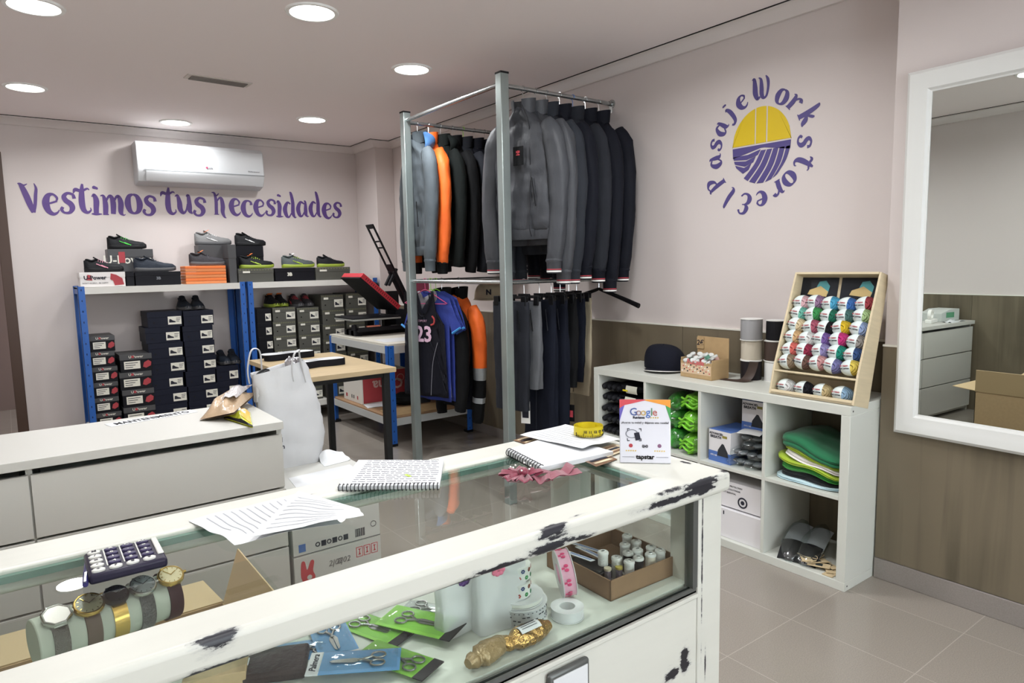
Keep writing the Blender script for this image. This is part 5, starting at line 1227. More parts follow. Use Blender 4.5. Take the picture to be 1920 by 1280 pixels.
# ================================================================ wooden table with black legs
m_oak = mat('oak_melamine', (184, 163, 128), .45, var=(7, .10, (.5, 8, 1)), bump=(40, .05, 'noise', (.5, 8, 1)))
TX0, TX1, TY0, TY1, TZ = 1.285, 1.878, 3.735, 4.76, .75
t = thing('wooden_table', 'pale oak topped table with square black metal legs', 'table', (TX0, TY0, 0))
MB().box((0, 0, TZ-.03), (TX1-TX0, TY1-TY0, TZ)).build('tabletop', m_oak, t, bevel=.002)
m_leg = mat('leg_black', (34, 34, 34), .5)
for x in (.03, TX1-TX0-.07):
    for y in (.03, TY1-TY0-.07): MB().box((x, y, 0), (x+.04, y+.04, TZ-.03)).build('leg', m_leg, t, bevel=.002)
for y in (.04, TY1-TY0-.055): MB().box((.07, y, TZ-.06), (TX1-TX0-.07, y+.015, TZ-.03)).build('apron_rail', m_leg, t)
def foam(label, pxy, rz):
    c = at(*pxy, z=TZ)
    t = thing('foam_pad', label, 'foam pad', (c.x, c.y, TZ+.0005), rz, 'foam pads on the wooden table')
    pl = [(p.x, p.y) for p in smooth_path([(-.16, -.045, 0), (-.08, -.055, 0), (0, -.035, 0), (.08, -.05, 0), (.155, -.045, 0), (.17, 0, 0), (.14, .05, 0), (.05, .06, 0), (-.05, .05, 0), (-.13, .065, 0), (-.17, .02, 0)], 5, closed=True)]
    MB().prism(pl, 0, .042).build('foam', mat('foam_black', (20, 20, 26), .8, bump=(90, .2)), t, bevel=.003)
    sh = MB().prism([(x*1.03-.012, y*1.05+.004) for x, y in pl], .0425, .0435).build('paper_sheet', m_paper, t)
    for q in range(5): MB().box((-.10+.01*q, .03-.013*q, .0436), (.06-.02*q, .033-.013*q, .0438)).build('print_line', m_ink, sh)
foam('black foam pad with white sheet, farther of the two on the wooden table', (543, 672), R(5))
foam('black foam pad with white sheet, nearer the table front edge', (597, 687), R(3))
# ================================================================ white chest of drawers behind the counter
MX, MY, MW, MD, MH = .808, 2.589, 1.6, .48, .78
m_malm = mat('dresser_white', (194, 193, 187), .42, bump=(300, .02))
t = thing('chest_of_drawers', 'long low white chest of six drawers behind the display counter', 'chest of drawers', (MX-MW, MY, 0))
MB().box((0, .018, 0), (.018, MD, MH-.03)).box((MW-.018, .018, 0), (MW, MD, MH-.03)).box((MW/2-.009, .018, 0), (MW/2+.009, MD, MH-.03)).box((.018, .025, .02), (MW-.018, MD, .04)).box((.018, MD-.006, .04), (MW-.018, MD, MH-.03)).build('carcass', m_malm, t)
MB().box((-.001, -.012, MH-.03), (MW+.001, MD, MH)).build('top_panel', m_malm, t, bevel=.0015)
rows = [(.045, .275), (.283, .513), (.521, .728)]
for c in range(2):
    for a, b in rows:
        x0 = .003+c*MW/2
        d_ = MB().box((x0, 0, a), (x0+MW/2-.006, .018, b)).build('drawer_front', m_malm, t, bevel=.0012)
        MB().box((x0+.03, .022, a+.02), (x0+MW/2-.03, .4, b-.04)).build('drawer_box', m_malm, d_)
t2 = text('MANTENIMIENTO', .062, mat('sign_ink', (30, 32, 38), .6), None, name='floor_sign', bold=.0008, ext=.0003)
bpy.data.objects.remove(t2)
a_, b_ = at(208, 797, z=MH), at(360, 771, z=MH); mid_ = (a_+b_)/2
t = thing('lettering_strip', 'paper strip lettered MANTENIMIENTO in black capitals on the chest top', 'sign strip', (mid_.x, mid_.y, MH+.0005), math.atan2(b_.y-a_.y, b_.x-a_.x))
Lw = (b_-a_).length
MB().box((-Lw/2-.01, -.035, 0), (Lw/2+.01, .04, .0006)).build('strip', m_paper, t)
text('MANTENIMIENTO', .06, mat('sign_ink', (30, 32, 38), .6), t, T(0, 0, .0012), bold=.0008, ext=.0003, sx=Lw/.53)
# snack pouches
def pouch(name, label, cat, corners_px, zs, mats_, seed, z0=MH, fat=.03, lift=0):
    pts = [at(px, py, z=z0) for px, py in corners_px]; o = sum(pts, Vector())/4
    t = thing(name, label, cat, (o.x, o.y, z0+.001), 0)
    a, b, c, d = [p-o for p in pts]
    def f(s_):
        def g(u, v):
            p = (a*(1-u)+b*u)*(1-v)+(d*(1-u)+c*u)*v
            e = (math.sin(PI*u)*math.sin(PI*v))**.6
            h = .004+fat*e*(1+.5*mnoise.noise((u*4+seed, v*4, seed)))*(1 if s_ > 0 else .0)+lift*u+.006*mnoise.noise((u*7, v*7+seed, 2))*e
            return (p.x, p.y, max(.0 if s_ < 0 else .003, h if s_ > 0 else lift*u*.9))
        return g
    MB().sheet(f(1), 18, 14).build('wrapper_top', mats_[0], t, smooth=60)
    MB().sheet(f(-1), 18, 14).build('wrapper_back', mats_[0], t, smooth=60)
    return t, f(1)
m_brwn = mat('pouch_brown', (186, 160, 130), .3, bump=(25, .6), coat=.6, var=(14, .12)); m_ylw = mat('pouch_yellow', (196, 200, 60), .25, bump=(25, .5), coat=.6, var=(18, .35)); m_silv = mat('pouch_clear', (196, 190, 190), .2, bump=(30, .8), coat=.8)
p1_, f1 = pouch('plastic_pouch', 'crumpled clear and brown plastic pouch on the right end of the chest', 'pouch', [(374, 789), (440, 792), (482, 752), (410, 765)], None, [m_brwn], 3.3, fat=.06, lift=.035)
MB().sheet(lambda u, v: tuple(Vector(f1(.55+.45*u, .2+.75*v))+Vector((.0, .03*u, .006+.03*u))), 8, 8, .001).build('clear_end', m_silv, p1_, smooth=60)
p2_, f2 = pouch('snack_bag', 'yellow and green snack bag at the front corner of the chest top', 'snack bag', [(420, 786), (474, 803), (470, 775), (424, 764)], None, [m_ylw], 7.1, fat=.03)
MB().sheet(lambda u, v: tuple(Vector(f2(.35+.45*u, .35+.35*v))+Vector((0, 0, .002))), 6, 6, .001).build('white_logo', m_paper, p2_, smooth=60)
MB().sheet(lambda u, v: tuple(Vector(f2(u, .06*v))+Vector((0, -.006*v, .003))), 10, 2, .004).build('black_seal', m_blkpl, p2_)
MB().sheet(lambda u, v: tuple(Vector(f2(.62+.33*u, .15+.6*v))+Vector((0, 0, .002))), 6, 6, .001).build('orange_print', mat('print_orange', (226, 176, 70), .35), p2_, smooth=60)
# things at the far left of the chest top, seen in the mirror
t = thing('label_printer', 'grey and green label printer on the left end of the chest, seen in the mirror', 'printer', (-.62, 2.78, MH), R(5))
MB().prism([(-.13, 0), (.13, 0), (.13, .07), (.02, .10), (-.13, .10)], -.09, .09, M=frame((0, 0, 0), (1, 0, 0), (0, 0, 1))).build('body', mat('printer_grey', (190, 194, 190), .4), t, bevel=.004)
MB().box((-.05, -.0925, .03), (.06, -.09, .075)).build('green_screen', mat('screen_green', (90, 150, 115), .3), t)
t = thing('tape_dispenser', 'white tape dispenser on the chest, seen in the mirror', 'tape dispenser', (-.36, 2.72, MH), R(-10))
MB().box((-.08, -.025, 0), (.08, .025, .03)).build('base', m_white, t, bevel=.004)
MB().lathe([(.028, -.012), (.045, -.012), (.045, .012), (.028, .012), (.028, -.012)], 24, M=T(.02, 0, .068) @ RX_(PI/2)).build('roll', m_white, t)
slab('crumpled_paper', 'crumpled white paper on the chest in front of the label printer, seen in the mirror', 'paper', [(-.68, 2.6), (-.42, 2.6), (-.44, 2.68), (-.66, 2.68)], MH, m_paper, .001, wob=.04, seed=3)
# ---------------- cartons right of the chest
m_grycard = mat('grey_white_carton', (192, 192, 187), .55)
CX0, CX1, CY0, CY1 = .825, 1.2, 2.6, 3.02
def ctext(t, s_, sz, m_, x, z, **k): return text(s_, sz, m_, t, FRONT_Y((x, -.0012, z)), **k)
t = thing('garment_carton', 'white garment carton with red rabbit mark, lower of two by the chest', 'box', (CX0, CY0, 0))
MB().box((0, 0, 0), (CX1-CX0, CY1-CY0, .216)).build('carton', m_grycard, t, bevel=.002)
m_rr = mat('rabbit_red', (188, 60, 66), .5)
Mx = frame((.055, -.0004, .14), (1, 0, 0), (0, 0, 1))
MB().prism([(p.x, p.y) for p in smooth_path([(-.03, .0, 0), (-.026, .05, 0), (-.012, .052, 0), (-.004, .015, 0), (.012, .05, 0), (.026, .046, 0), (.02, .008, 0), (.028, -.02, 0), (.012, -.042, 0), (-.016, -.042, 0), (-.026, -.02, 0)], 4, closed=True)], 0, .001, M=Mx).build('red_emblem', m_rr, t)
MB().lathe([(.0001, 0), (.010, 0), (.010, .001), (.0001, .001)], 16, M=Mx @ T(.004, -.016, .0009)).build('emblem_tail', m_grycard, t)
ctext(t, 'ROLY', .032, m_rr, .056, .075, bold=.001)
for q in range(3):
    x = .262+.034*q
    MB().box((x, -.0006, .148), (x+.03, 0, .192)).box((x+.003, -.0010, .151), (x+.027, -.0006, .189), 1).build('handling_symbol', [m_rr, m_grycard], t)
    MB().prism([(x+.009, .158), (x+.021, .158), (x+.017, .166), (x+.017, .178), (x+.022, .184), (x+.008, .184), (x+.013, .178), (x+.013, .166)], .0008, .0014, M=frame((0, 0, 0), (1, 0, 0), (0, 0, 1))).build('symbol_print', m_rr, t)
for q in range(2): ctext(t, '2|02', .034, mat('stamp_grey', (110, 110, 110), .6), .17+.035*q, .155, shear=.2)
t = thing('garment_carton', 'white garment carton with printed icons, upper of two beside the chest', 'box', (CX0, CY0, .2165))
UH = .49-.2165
MB().box((0, 0, 0), (CX1-CX0, CY1-CY0, UH)).build('carton', m_grycard, t, bevel=.002)
MB().box((0, -.0004, .004), (CX1-CX0, 0, .0065)).build('seam', m_ink, t)
MB().box((.022, -.001, .018), (.05, 0, .05)).build('blue_stamp', mat('stamp_blue', (80, 110, 170), .6), t)
for q, x in enumerate((.10, .125, .148, .172, .196, .22)):
    if q % 2: MB().box((x-.010, -.001, .022), (x+.010, 0, .045)).build('icon', m_ink, t)
    else: MB().lathe([(.006, 0), (.010, 0), (.010, .001), (.006, .001), (.006, 0)], 14, M=FRONT_Y((x, -.0002, .034))).build('icon', m_ink, t)
for q in range(9): MB().box((.262+.005*q, -.001, .02), (.2645+.005*q+.001*(q % 2), 0, .055)).build('bar_code_line', m_ink, t)
MB().lathe([(.011, 0), (.013, 0), (.013, .001), (.011, .001), (.011, 0)], 20, M=FRONT_Y((.345, -.0002, .06))).build('round_mark', m_ink, t)
text('CARE', .05, mat('stamp_grey', (110, 110, 110), .6), t, T(.30, .12, UH+.0008), bold=.001)
# crumpled receipt and paper on it
slab('crumpled_receipt', 'crumpled white receipt beside the shopping bag on the upper carton', 'paper', [(1.06, 2.84), (1.19, 2.86), (1.185, 2.99), (1.08, 3.0)], .4905, m_paper, .001, wob=.05, seed=1, fn=lambda u, v: .025*math.sin(u*PI)*math.sin(v*PI))
slab('delivery_note', 'flat white printed note on the front of the upper carton', 'paper', [(.86, 2.62), (1.15, 2.63), (1.16, 2.8), (.88, 2.78)], .4905, m_paper, .0008)
# white shopping bag
m_bag = mat('bag_white', (200, 201, 203), .55, bump=(9, .3))
BGY = 2.98
def gp(px, py, y): return at(px, py, y=y)
t = thing('shopping_bag', 'full white carrier bag with loop handles standing on the upper carton', 'bag', (.975, BGY, .4905))
prof_ = [(0, -.115, .105), (.03, -.125, .12), (.12, -.135, .13), (.22, -.145, .125), (.32, -.15, .11), (.40, -.155, .085), (.445, -.16, .06)]
rings = []
for i in range(25):
    v = i/24*.445
    xa, xb = catmull(prof_, v); ring = []
    dep = .05+.012*math.sin(v*9)
    for j in range(40):
        a = 2*PI*j/40; ca, sa = math.cos(a), math.sin(a); k = (abs(ca)**4+abs(sa)**4)**(-1/4)
        n_ = .010*mnoise.noise((ca*3, sa*3, v*11))+.006*mnoise.noise((ca*8, sa*8, v*22))
        top = (.020*ca if v > .35 else 0)*((v-.35)/.095 if v > .35 else 0)
        ring.append(((xa+xb)/2+ca*k*((xb-xa)/2+n_), sa*k*(dep+n_), v+top*1.2))
    rings.append(ring)
MB().loft(rings+[[(p[0]*.97, p[1]*.9, p[2]-.005) for p in rings[-1]], [(p[0]*.97, p[1]*.9, p[2]-.12) for p in rings[-1]]], caps=True).build('bag', m_bag, t, smooth=70)
for x0, x1, y_, h_, lean_ in ((-.165, -.115, .03, .075, 0), (-.0, .05, -.045, .06, -.02)):
    P_ = smooth_path([(x0, y_, .38), (x0-.004, y_, .44), (x0+.012, y_, .44+h_), ((x0+x1)/2+.01, y_, .455+h_), (x1+.004+lean_, y_, .44+h_*.8), (x1+.004, y_, .37)], 6)
    MB().tube(P_, .009, 8, flat=.3).build('handle', m_bag, t, smooth=60)
text('actual', .03, m_ink, t, FRONT_Y((-.105, -.075, .135)), bold=.0008); text('design', .03, m_ink, t, FRONT_Y((-.10, -.075, .105)), bold=.0008)
text('www.', .022, mat('stamp_blue', (80, 110, 170), .6), t, FRONT_Y((-.10, -.075, .07)), shear=.3)
t = thing('black_cable_coil', 'black coiled cable poking out of the carrier bag', 'cable', (.86, BGY+.005, .905), 0)
MB().tube(smooth_path([(.026*math.cos(a*.9), .016*math.sin(a*.9), .012*math.sin(a*.7)+.016*math.cos(a*.9)) for a in range(0, 18)], 4), .008, 8).build('coil', m_blkpl, t)
t = thing('silver_packet', 'crumpled silver packet sticking out of the carrier bag', 'packet', (.99, BGY-.005, .90), R(20))
bag_shape(.03, .03, .035, 5.5, .5).build('packet', mat('silver_foil', (190, 190, 195), .2, .9, bump=(40, .8)), t)
# ---------------- open carton behind the counter
m_kr2 = mat('kraft_open', (178, 152, 116), .75, var=(60, .05)); m_kr3 = mat('kraft_inside', (196, 172, 134), .75)
OX0, OX1, OY0, OY1, OZ = -.12, .43, 1.60, 2.02, .40
t = thing('open_carton', 'large open cardboard carton with raised flaps between counter and chest', 'box', (OX0, OY0, 0), 0)
W_, D_ = OX1-OX0, OY1-OY0
MB().box((0, 0, 0), (W_, D_, .004)).box((0, 0, 0), (W_, .004, OZ)).box((0, D_-.004, 0), (W_, D_, OZ)).box((0, 0, 0), (.004, D_, OZ)).box((W_-.004, 0, 0), (W_, D_, OZ)).build('carton', m_kr2, t)
def flap(a, b, out, nm='flap'):
    a, b, out = Vector(a), Vector(b), Vector(out); n_ = (b-a).cross(out).normalized()*.004
    q = [a, b, b+out*.98-(b-a).normalized()*.02, a+out*.98+(b-a).normalized()*.02]
    MB().loft([q, [p+n_ for p in q]]).build(nm, m_kr3, t)
flap((W_, 0, OZ), (W_, D_, OZ), (.045, 0, .16)); flap((0, D_, OZ), (W_, D_, OZ), (0, .16, .01)); flap((0, 0, OZ), (0, D_, OZ), (-.19, 0, .06)); flap((0, 0, OZ), (W_, 0, OZ), (0, -.03, .20))
# ================================================================ glass topped display counter in distressed white paint
def distressed(name, patches, base=(203, 203, 194), streak=.0):
    M = bpy.data.materials.new(name); M.use_nodes = True; nt = M.node_tree; L = nt.links; b = nt.nodes['Principled BSDF']; b.inputs['Roughness'].default_value = .42
    tc = nt.nodes.new('ShaderNodeTexCoord')
    def noise(scale, st, det=6):
        mp = nt.nodes.new('ShaderNodeMapping'); mp.inputs['Scale'].default_value = st; L.new(tc.outputs['Object'], mp.inputs[0])
        n = nt.nodes.new('ShaderNodeTexNoise'); n.inputs['Scale'].default_value = scale; n.inputs['Detail'].default_value = det; n.inputs['Roughness'].default_value = .7; L.new(mp.outputs[0], n.inputs['Vector']); return n
    n1 = noise(30, (.35, 1, 1)); acc = None
    for (c, r) in patches:
        mp = nt.nodes.new('ShaderNodeMapping'); mp.vector_type = 'POINT'
        mp.inputs['Location'].default_value = tuple(-c[i]/r[i] for i in range(3)); mp.inputs['Scale'].default_value = tuple(1/q for q in r); L.new(tc.outputs['Object'], mp.inputs[0])
        ln = nt.nodes.new('ShaderNodeVectorMath'); ln.operation = 'LENGTH'; L.new(mp.outputs[0], ln.inputs[0])
        sb = nt.nodes.new('ShaderNodeMath'); sb.operation = 'SUBTRACT'; sb.inputs[0].default_value = 1.25; sb.use_clamp = True; L.new(ln.outputs['Value'], sb.inputs[1])
        if acc is None: acc = sb
        else:
            m_ = nt.nodes.new('ShaderNodeMath'); m_.operation = 'MAXIMUM'; L.new(acc.outputs[0], m_.inputs[0]); L.new(sb.outputs[0], m_.inputs[1]); acc = m_
    mr_ = nt.nodes.new('ShaderNodeMapRange'); mr_.inputs[1].default_value = .30; mr_.inputs[2].default_value = .72; mr_.inputs[3].default_value = -.75; mr_.inputs[4].default_value = .55; L.new(n1.outputs[0], mr_.inputs[0])
    ad = nt.nodes.new('ShaderNodeMath'); ad.operation = 'ADD'; L.new(acc.outputs[0], ad.inputs[0]); L.new(mr_.outputs[0], ad.inputs[1])
    gt = nt.nodes.new('ShaderNodeMapRange'); gt.inputs[1].default_value = .46; gt.inputs[2].default_value = .60; L.new(ad.outputs[0], gt.inputs[0])
    gz = nt.nodes.new('ShaderNodeMath'); gz.operation = 'GREATER_THAN'; gz.inputs[1].default_value = .01; L.new(acc.outputs[0], gz.inputs[0])
    ml = nt.nodes.new('ShaderNodeMath'); ml.operation = 'MULTIPLY'; L.new(gt.outputs[0], ml.inputs[0]); L.new(gz.outputs[0], ml.inputs[1])
    # soft grey rub around the bare spots
    gs = nt.nodes.new('ShaderNodeMapRange'); gs.inputs[1].default_value = .15; gs.inputs[2].default_value = .62; gs.inputs[4].default_value = .38; L.new(ad.outputs[0], gs.inputs[0])
    gm = nt.nodes.new('ShaderNodeMath'); gm.operation = 'MULTIPLY'; L.new(gs.outputs[0], gm.inputs[0]); L.new(gz.outputs[0], gm.inputs[1])
    n2 = noise(3, (.5, 6, 6), 3)
    w0 = nt.nodes.new('ShaderNodeMix'); w0.data_type = 'RGBA'; w0.inputs[6].default_value = lin(base); w0.inputs[7].default_value = lin(tuple(v*.955 for v in base)); L.new(n2.outputs[0], w0.inputs[0])
    w1 = nt.nodes.new('ShaderNodeMix'); w1.data_type = 'RGBA'; w1.inputs[7].default_value = lin((110, 112, 120)); L.new(gm.outputs[0], w1.inputs[0]); L.new(w0.outputs[2], w1.inputs[6])
    w2 = nt.nodes.new('ShaderNodeMix'); w2.data_type = 'RGBA'; w2.inputs[7].default_value = lin((28, 28, 36)); L.new(ml.outputs[0], w2.inputs[0]); L.new(w1.outputs[2], w2.inputs[6])
    L.new(w2.outputs[2], b.inputs['Base Color']); return M
YF0, YB0, GX1, GY0, GY1, CXR = .893, 1.425, 1.1006, .979, 1.3252, 1.264
CXL = -.7
pt = lambda px, py, **k: tuple(at(px, py, **k))
m_top_d = distressed('distressed_counter_top', [
    (pt(415, 1190, z=HC), (.036, .016, .03)), (pt(1035, 988, z=HC), (.045, .013, .03)), (pt(1085, 965, z=HC), (.03, .006, .02)),
    ((1.06, YF0+.004, HC-.004), (.10, .008, .012)), ((1.16, YF0+.002, HC-.008), (.12, .007, .014)), ((1.252, YF0+.01, HC-.006), (.02, .012, .02)), ((1.10, YF0, HC-.022), (.16, .006, .012)),
    ((.64, YF0+.004, HC-.042), (.10, .014, .014)), ((.74, YF0, HC-.036), (.09, .012, .014)), ((.54, YF0+.006, HC-.044), (.10, .012, .005)), ((.18, YF0+.006, HC-.044), (.06, .01, .010)),
    (pt(690, 1035-150, z=HC), (.0001, .0001, .0001)), (pt(545, 935, z=HC), (.07, .006, .02)), (pt(1290, 868, z=HC), (.008, .02, .02))])
dc = thing('display_counter', 'distressed white wooden shop counter with a glass top and glass front', 'counter', (0, 0, 0))
mb = MB(); zt, zb = HC, HC-.045
def rim(o): 
    return [(CXL+o[0], YF0+o[0]), (CXR-o[0], YF0+o[0]), (CXR-o[0], YB0-o[0]), (CXL+o[0], YB0-o[0])]
inner = [(CXL+.08, GY0), (GX1, GY0), (GX1, GY1), (CXL+.08, GY1)]
O = [(CXL, YF0), (CXR, YF0), (CXR, YB0), (CXL, YB0)]
vs = [(x, y, zb) for x, y in O]+[(x, y, zt) for x, y in O]+[(x, y, zt) for x, y in inner]+[(x, y, zb) for x, y in inner]
fs = []
for i in range(4):
    j = (i+1) % 4
    fs += [(i, j, 4+j, 4+i), (4+i, 4+j, 8+j, 8+i), (8+i, 8+j, 12+j, 12+i), (12+i, 12+j, j, i)]
mb.add(vs, fs); mb.build('top_frame', m_top_d, dc, bevel=.011, seg=4)
m_cglass = glass_mat('counter_glass', (249, 252, 250), .0, 1.52)
MB().box((CXL+.08, GY0, HC-.010), (GX1, GY1, HC-.0045)).build('glass_top', m_cglass, dc)
m_edge = mat('glass_edge_green', (110, 140, 130), .2); m_ddark = mat('dark_metal_strip', (96, 98, 96), .4, .5)
MB().box((CXL+.09, GY1-.012, HC-.022), (GX1-.012, GY1-.0005, HC-.0105)).box((GX1-.012, GY0+.001, HC-.022), (GX1-.0005, GY1-.0005, HC-.0105)).build('glass_support_ledge', m_edge, dc)
m_body_d = distressed('distressed_counter_body', [(pt(1285, 1235, y=.905), (.022, .02, .05)), (pt(1262, 1262, y=.905), (.03, .02, .02)), (pt(1317, 1010, y=.905), (.003, .02, .3)), (pt(1322, 1250, y=.905), (.003, .02, .05))])
PX0, PX1 = 1.166, 1.246
for a, b in (((PX0, .905, 0), (PX1, .985, zb)), ((PX0, 1.33, 0), (PX1, 1.41, zb)), ((CXL+.01, .905, 0), (CXL+.09, .985, zb)), ((CXL+.01, 1.33, 0), (CXL+.09, 1.41, zb))):
    MB().box(a, b).build('leg', m_body_d, dc, bevel=.003)
MB().box((1.150, .907, .645), (PX0-.0005, .93, zb)).build('metal_strip', m_ddark, dc)
MB().box((CXL+.09, .907, .06), (PX0-.001, .922, .622)).build('front_panel', m_body_d, dc, bevel=.003)
MB().box((CXL+.09, .903, .622), (PX0-.001, .934, .632)).build('front_rail', m_body_d, dc, bevel=.002)
MB().box((CXL+.09, .910, .632), (PX0-.001, .914, .645)).box((CXL+.09, .921, .632), (PX0-.001, .925, .645)).box((CXL+.09, .910, .632), (PX0-.001, .925, .636)).build('glass_channel', m_ddark, dc)
MB().box((CXL+.09, .916, .637), (1.150, .920, zb-.001)).build('glass_front', m_cglass, dc)
MB().box((1.205, .986, .637), (1.209, 1.329, zb-.001)).build('glass_side', m_cglass, dc)
MB().box((1.195, .986, .05), (1.215, 1.329, .636)).build('side_panel', m_body_d, dc)
DZK = .645
m_deck = mat('deck_white', (206, 210, 200), .5)
MB().box((CXL+.09, .935, DZK-.015), (1.195, 1.40, DZK)).build('display_deck', m_deck, dc)
MB().box((CXL+.09, 1.385, .05), (PX0, 1.40, DZK-.016)).build('back_panel', m_body_d, dc)
# plate holder at the foot of the panel
a_ = at(1072, 1262, y=.89)
lh = MB().box((a_.x-.05, .893, a_.z-.12), (a_.x+.05, .9065, a_.z+.012)).build('label_holder', m_ddark, dc, bevel=.01, seg=3)
MB().box((a_.x-.042, .8915, a_.z-.11), (a_.x+.042, .893, a_.z+.002)).build('label_card', m_paper, lh)

# ================================================================ on the counter
m_hand = mat('handwriting_ink', (60, 60, 80), .7); m_wirebk = mat('spiral_wire', (44, 44, 48), .35, .5)
GT = HC-.004                    # top face of the glass
def quadpts(pxs, z): return [Vector((at(px, py, z=z).x, at(px, py, z=z).y, 0)) for px, py in pxs]
def notebook(label, pxs, z, thick, writing=False, spiral_edge=0, wire=m_wirebk, nring=26):
    """pxs: a,b,c,d corners; the spiral runs along a->b"""
    a, b, c, d = quadpts(pxs, z+thick); o = (a+b+c+d)/4; t = thing('spiral_notebook', label, 'notebook', (o.x, o.y, z+.0006))
    a, b, c, d = a-o, b-o, c-o, d-o
    mb = MB(); vs = [(p.x, p.y, 0) for p in (a, b, c, d)]+[(p.x, p.y, thick) for p in (a, b, c, d)]
    mb.add(vs, [(3, 2, 1, 0), (4, 5, 6, 7), (0, 1, 5, 4), (1, 2, 6, 5), (2, 3, 7, 6), (3, 0, 4, 7)]); pg = mb.build('pages', m_paper, t, bevel=.001)
    ux = (b-a).normalized(); n_ = Vector((0, 0, 1)); inw = (d-a).normalized()
    L_ = (b-a).length
    mb = MB()
    for i in range(nring):
        p = a+ux*(L_*(i+.5)/nring)+inw*.004
        ctr = p+n_*(thick*.5); r = thick*.5+.0035
        mb.tube([ctr+(-inw*math.cos(R(q))+n_*math.sin(R(q)))*r for q in range(0, 360, 30)], .0011, 5, closed=True)
    mb.build('spiral_binding', wire, t)
    if writing:
        rows = 13
        for i in range(rows):
            u = (i+1)/(rows+1)
            random.seed(i+3)
            v = .12
            mb = MB()
            while v < .9:
                w_ = random.uniform(.03, .09)
                p0 = a+(d-a)*(1-v*.0-0)*0 + (d-a)*(1-u)+(b-a)*v
                P_ = []
                for k in range(6):
                    q = p0+(b-a)*(w_*k/5); P_.append((q.x, q.y+.0016*((-1)**k)*random.random(), thick+.0006))
                mb.tube(P_, .0004, 4)
                v += w_+.02
            mb.build('writing_line', m_hand, pg)
        p0 = a+(d-a)*.28+(b-a)*.66; mb = MB().box((p0.x, p0.y, thick+.0002), (p0.x+.008, p0.y+.022, thick+.0006)); mb.build('green_highlight', m_lim, pg)
    return t
notebook('open spiral notebook covered in handwriting, lying across the counter edge', [(632, 912), (824, 909), (832, 862), (672, 862)], HC, .009, writing=True)
n2_ = notebook('closed white spiral notepad with dark wire by the tape measure', [(1014, 876), (950, 843), (1040, 815), (1150, 846)], HC, .012, nring=14)
# sheets of paper
def sheetpx(name, label, pxs, z, m_=m_paper, wob=.004, seed=0, fn=None, lines=0, cat='paper', group=None, li=(.08, .9), nu=24):
    a, b, c, d = quadpts(pxs, z); o = (a+b+c+d)/4
    t = thing(name, label, cat, (o.x, o.y, z+.0008), 0, group)
    def f(u, v, e=0):
        p = (a*(1-u)+b*u)*(1-v)+(d*(1-u)+c*u)*v-o
        return (p.x, p.y, .001+wob*max(0, mnoise.noise((u*2.2+seed, v*2.2, seed)))+(fn(u, v) if fn else 0)+e)
    s_ = MB().sheet(f, nu, 16, .0004).build('sheet', m_, t, smooth=60)
    random.seed(seed+11)
    for i in range(lines):
        v = li[0]+(li[1]-li[0])*(i+.5)/lines; u0, u1 = .08, random.uniform(.55, .93)
        MB().sheet(lambda q, w_: f(u0+(u1-u0)*q, v+.010*w_, .0005), 20, 1).build('print_line', m_prt, s_)
    return t
m_prt = mat('print_grey', (172, 174, 180), .7)
sheetpx('invoice_sheet', 'printed invoice sheet with a curled front edge on the glass', [(354, 978), (440, 1024), (640, 985), (566, 924)], HC, wob=.006, seed=2, lines=12, fn=lambda u, v: .006*math.sin(u*6+v*3)**2*u, group='printed sheets on the counter')
sheetpx('invoice_sheet', 'folded printed invoice, lying over the other sheet and reaching right', [(470, 1012), (683, 984), (672, 958), (560, 925)], HC+.009, wob=.008, seed=5, lines=9, fn=lambda u, v: .012*u*(1-v)+.004, group='printed sheets on the counter')
# calculator
A_, B_, D_ = at(168, 1100, z=GT), at(316, 1063, z=GT), at(172, 1046, z=GT)
t = thing('calculator', 'black pocket calculator with white keys lying on the glass', 'calculator', (A_.x, A_.y, GT+.0006), math.atan2(B_.y-A_.y, B_.x-A_.x))
cw_, ch_ = (B_-A_).length, .105
m_cblk = mat('calc_black', (38, 34, 52), .35); m_key = mat('calc_key_white', (206, 206, 200), .4); m_keyd = mat('calc_key_dark', (58, 52, 84), .4)
cb = MB().box((0, 0, 0), (cw_, ch_, .016)).build('body', m_cblk, t, bevel=.005, seg=3)
MB().box((cw_*.90, ch_*.22, .0155), (cw_*.985, ch_*.97, .0185)).build('white_bar', m_key, t, bevel=.003)
for i in range(3): MB().box((cw_*(.245+.215*i), ch_*.24, .016), (cw_*(.262+.215*i), ch_*.97, .0172)).build('divider_bar', m_key, t)
kl = ['+', '-', 'x', '/', 'M', '7', '4', '1', '0', '%', '8', '5', '2', '.', 'C', '9', '6', '3', '=', 'AC']
for c in range(4):
    for r_ in range(5):
        cx_, cy_ = cw_*(.13+.215*c)+(.0 if c else -.0), ch_*(.12+.19*r_)
        wht = c == 0 or r_ == 0
        k_ = MB().lathe([(.0001, 0), (.0088, 0), (.0088, .003), (.007, .0042), (.0001, .0042)], 18, M=T(cx_, cy_, .0155) @ Matrix.Diagonal((1.05, .72, 1, 1))).build('key', m_key if wht else m_keyd, t, smooth=30)
        text(kl[(c*5+r_) % 20], .010, m_cblk if wht else m_key, k_, T(cx_, cy_, .0204), bold=.0002, ext=.0002)
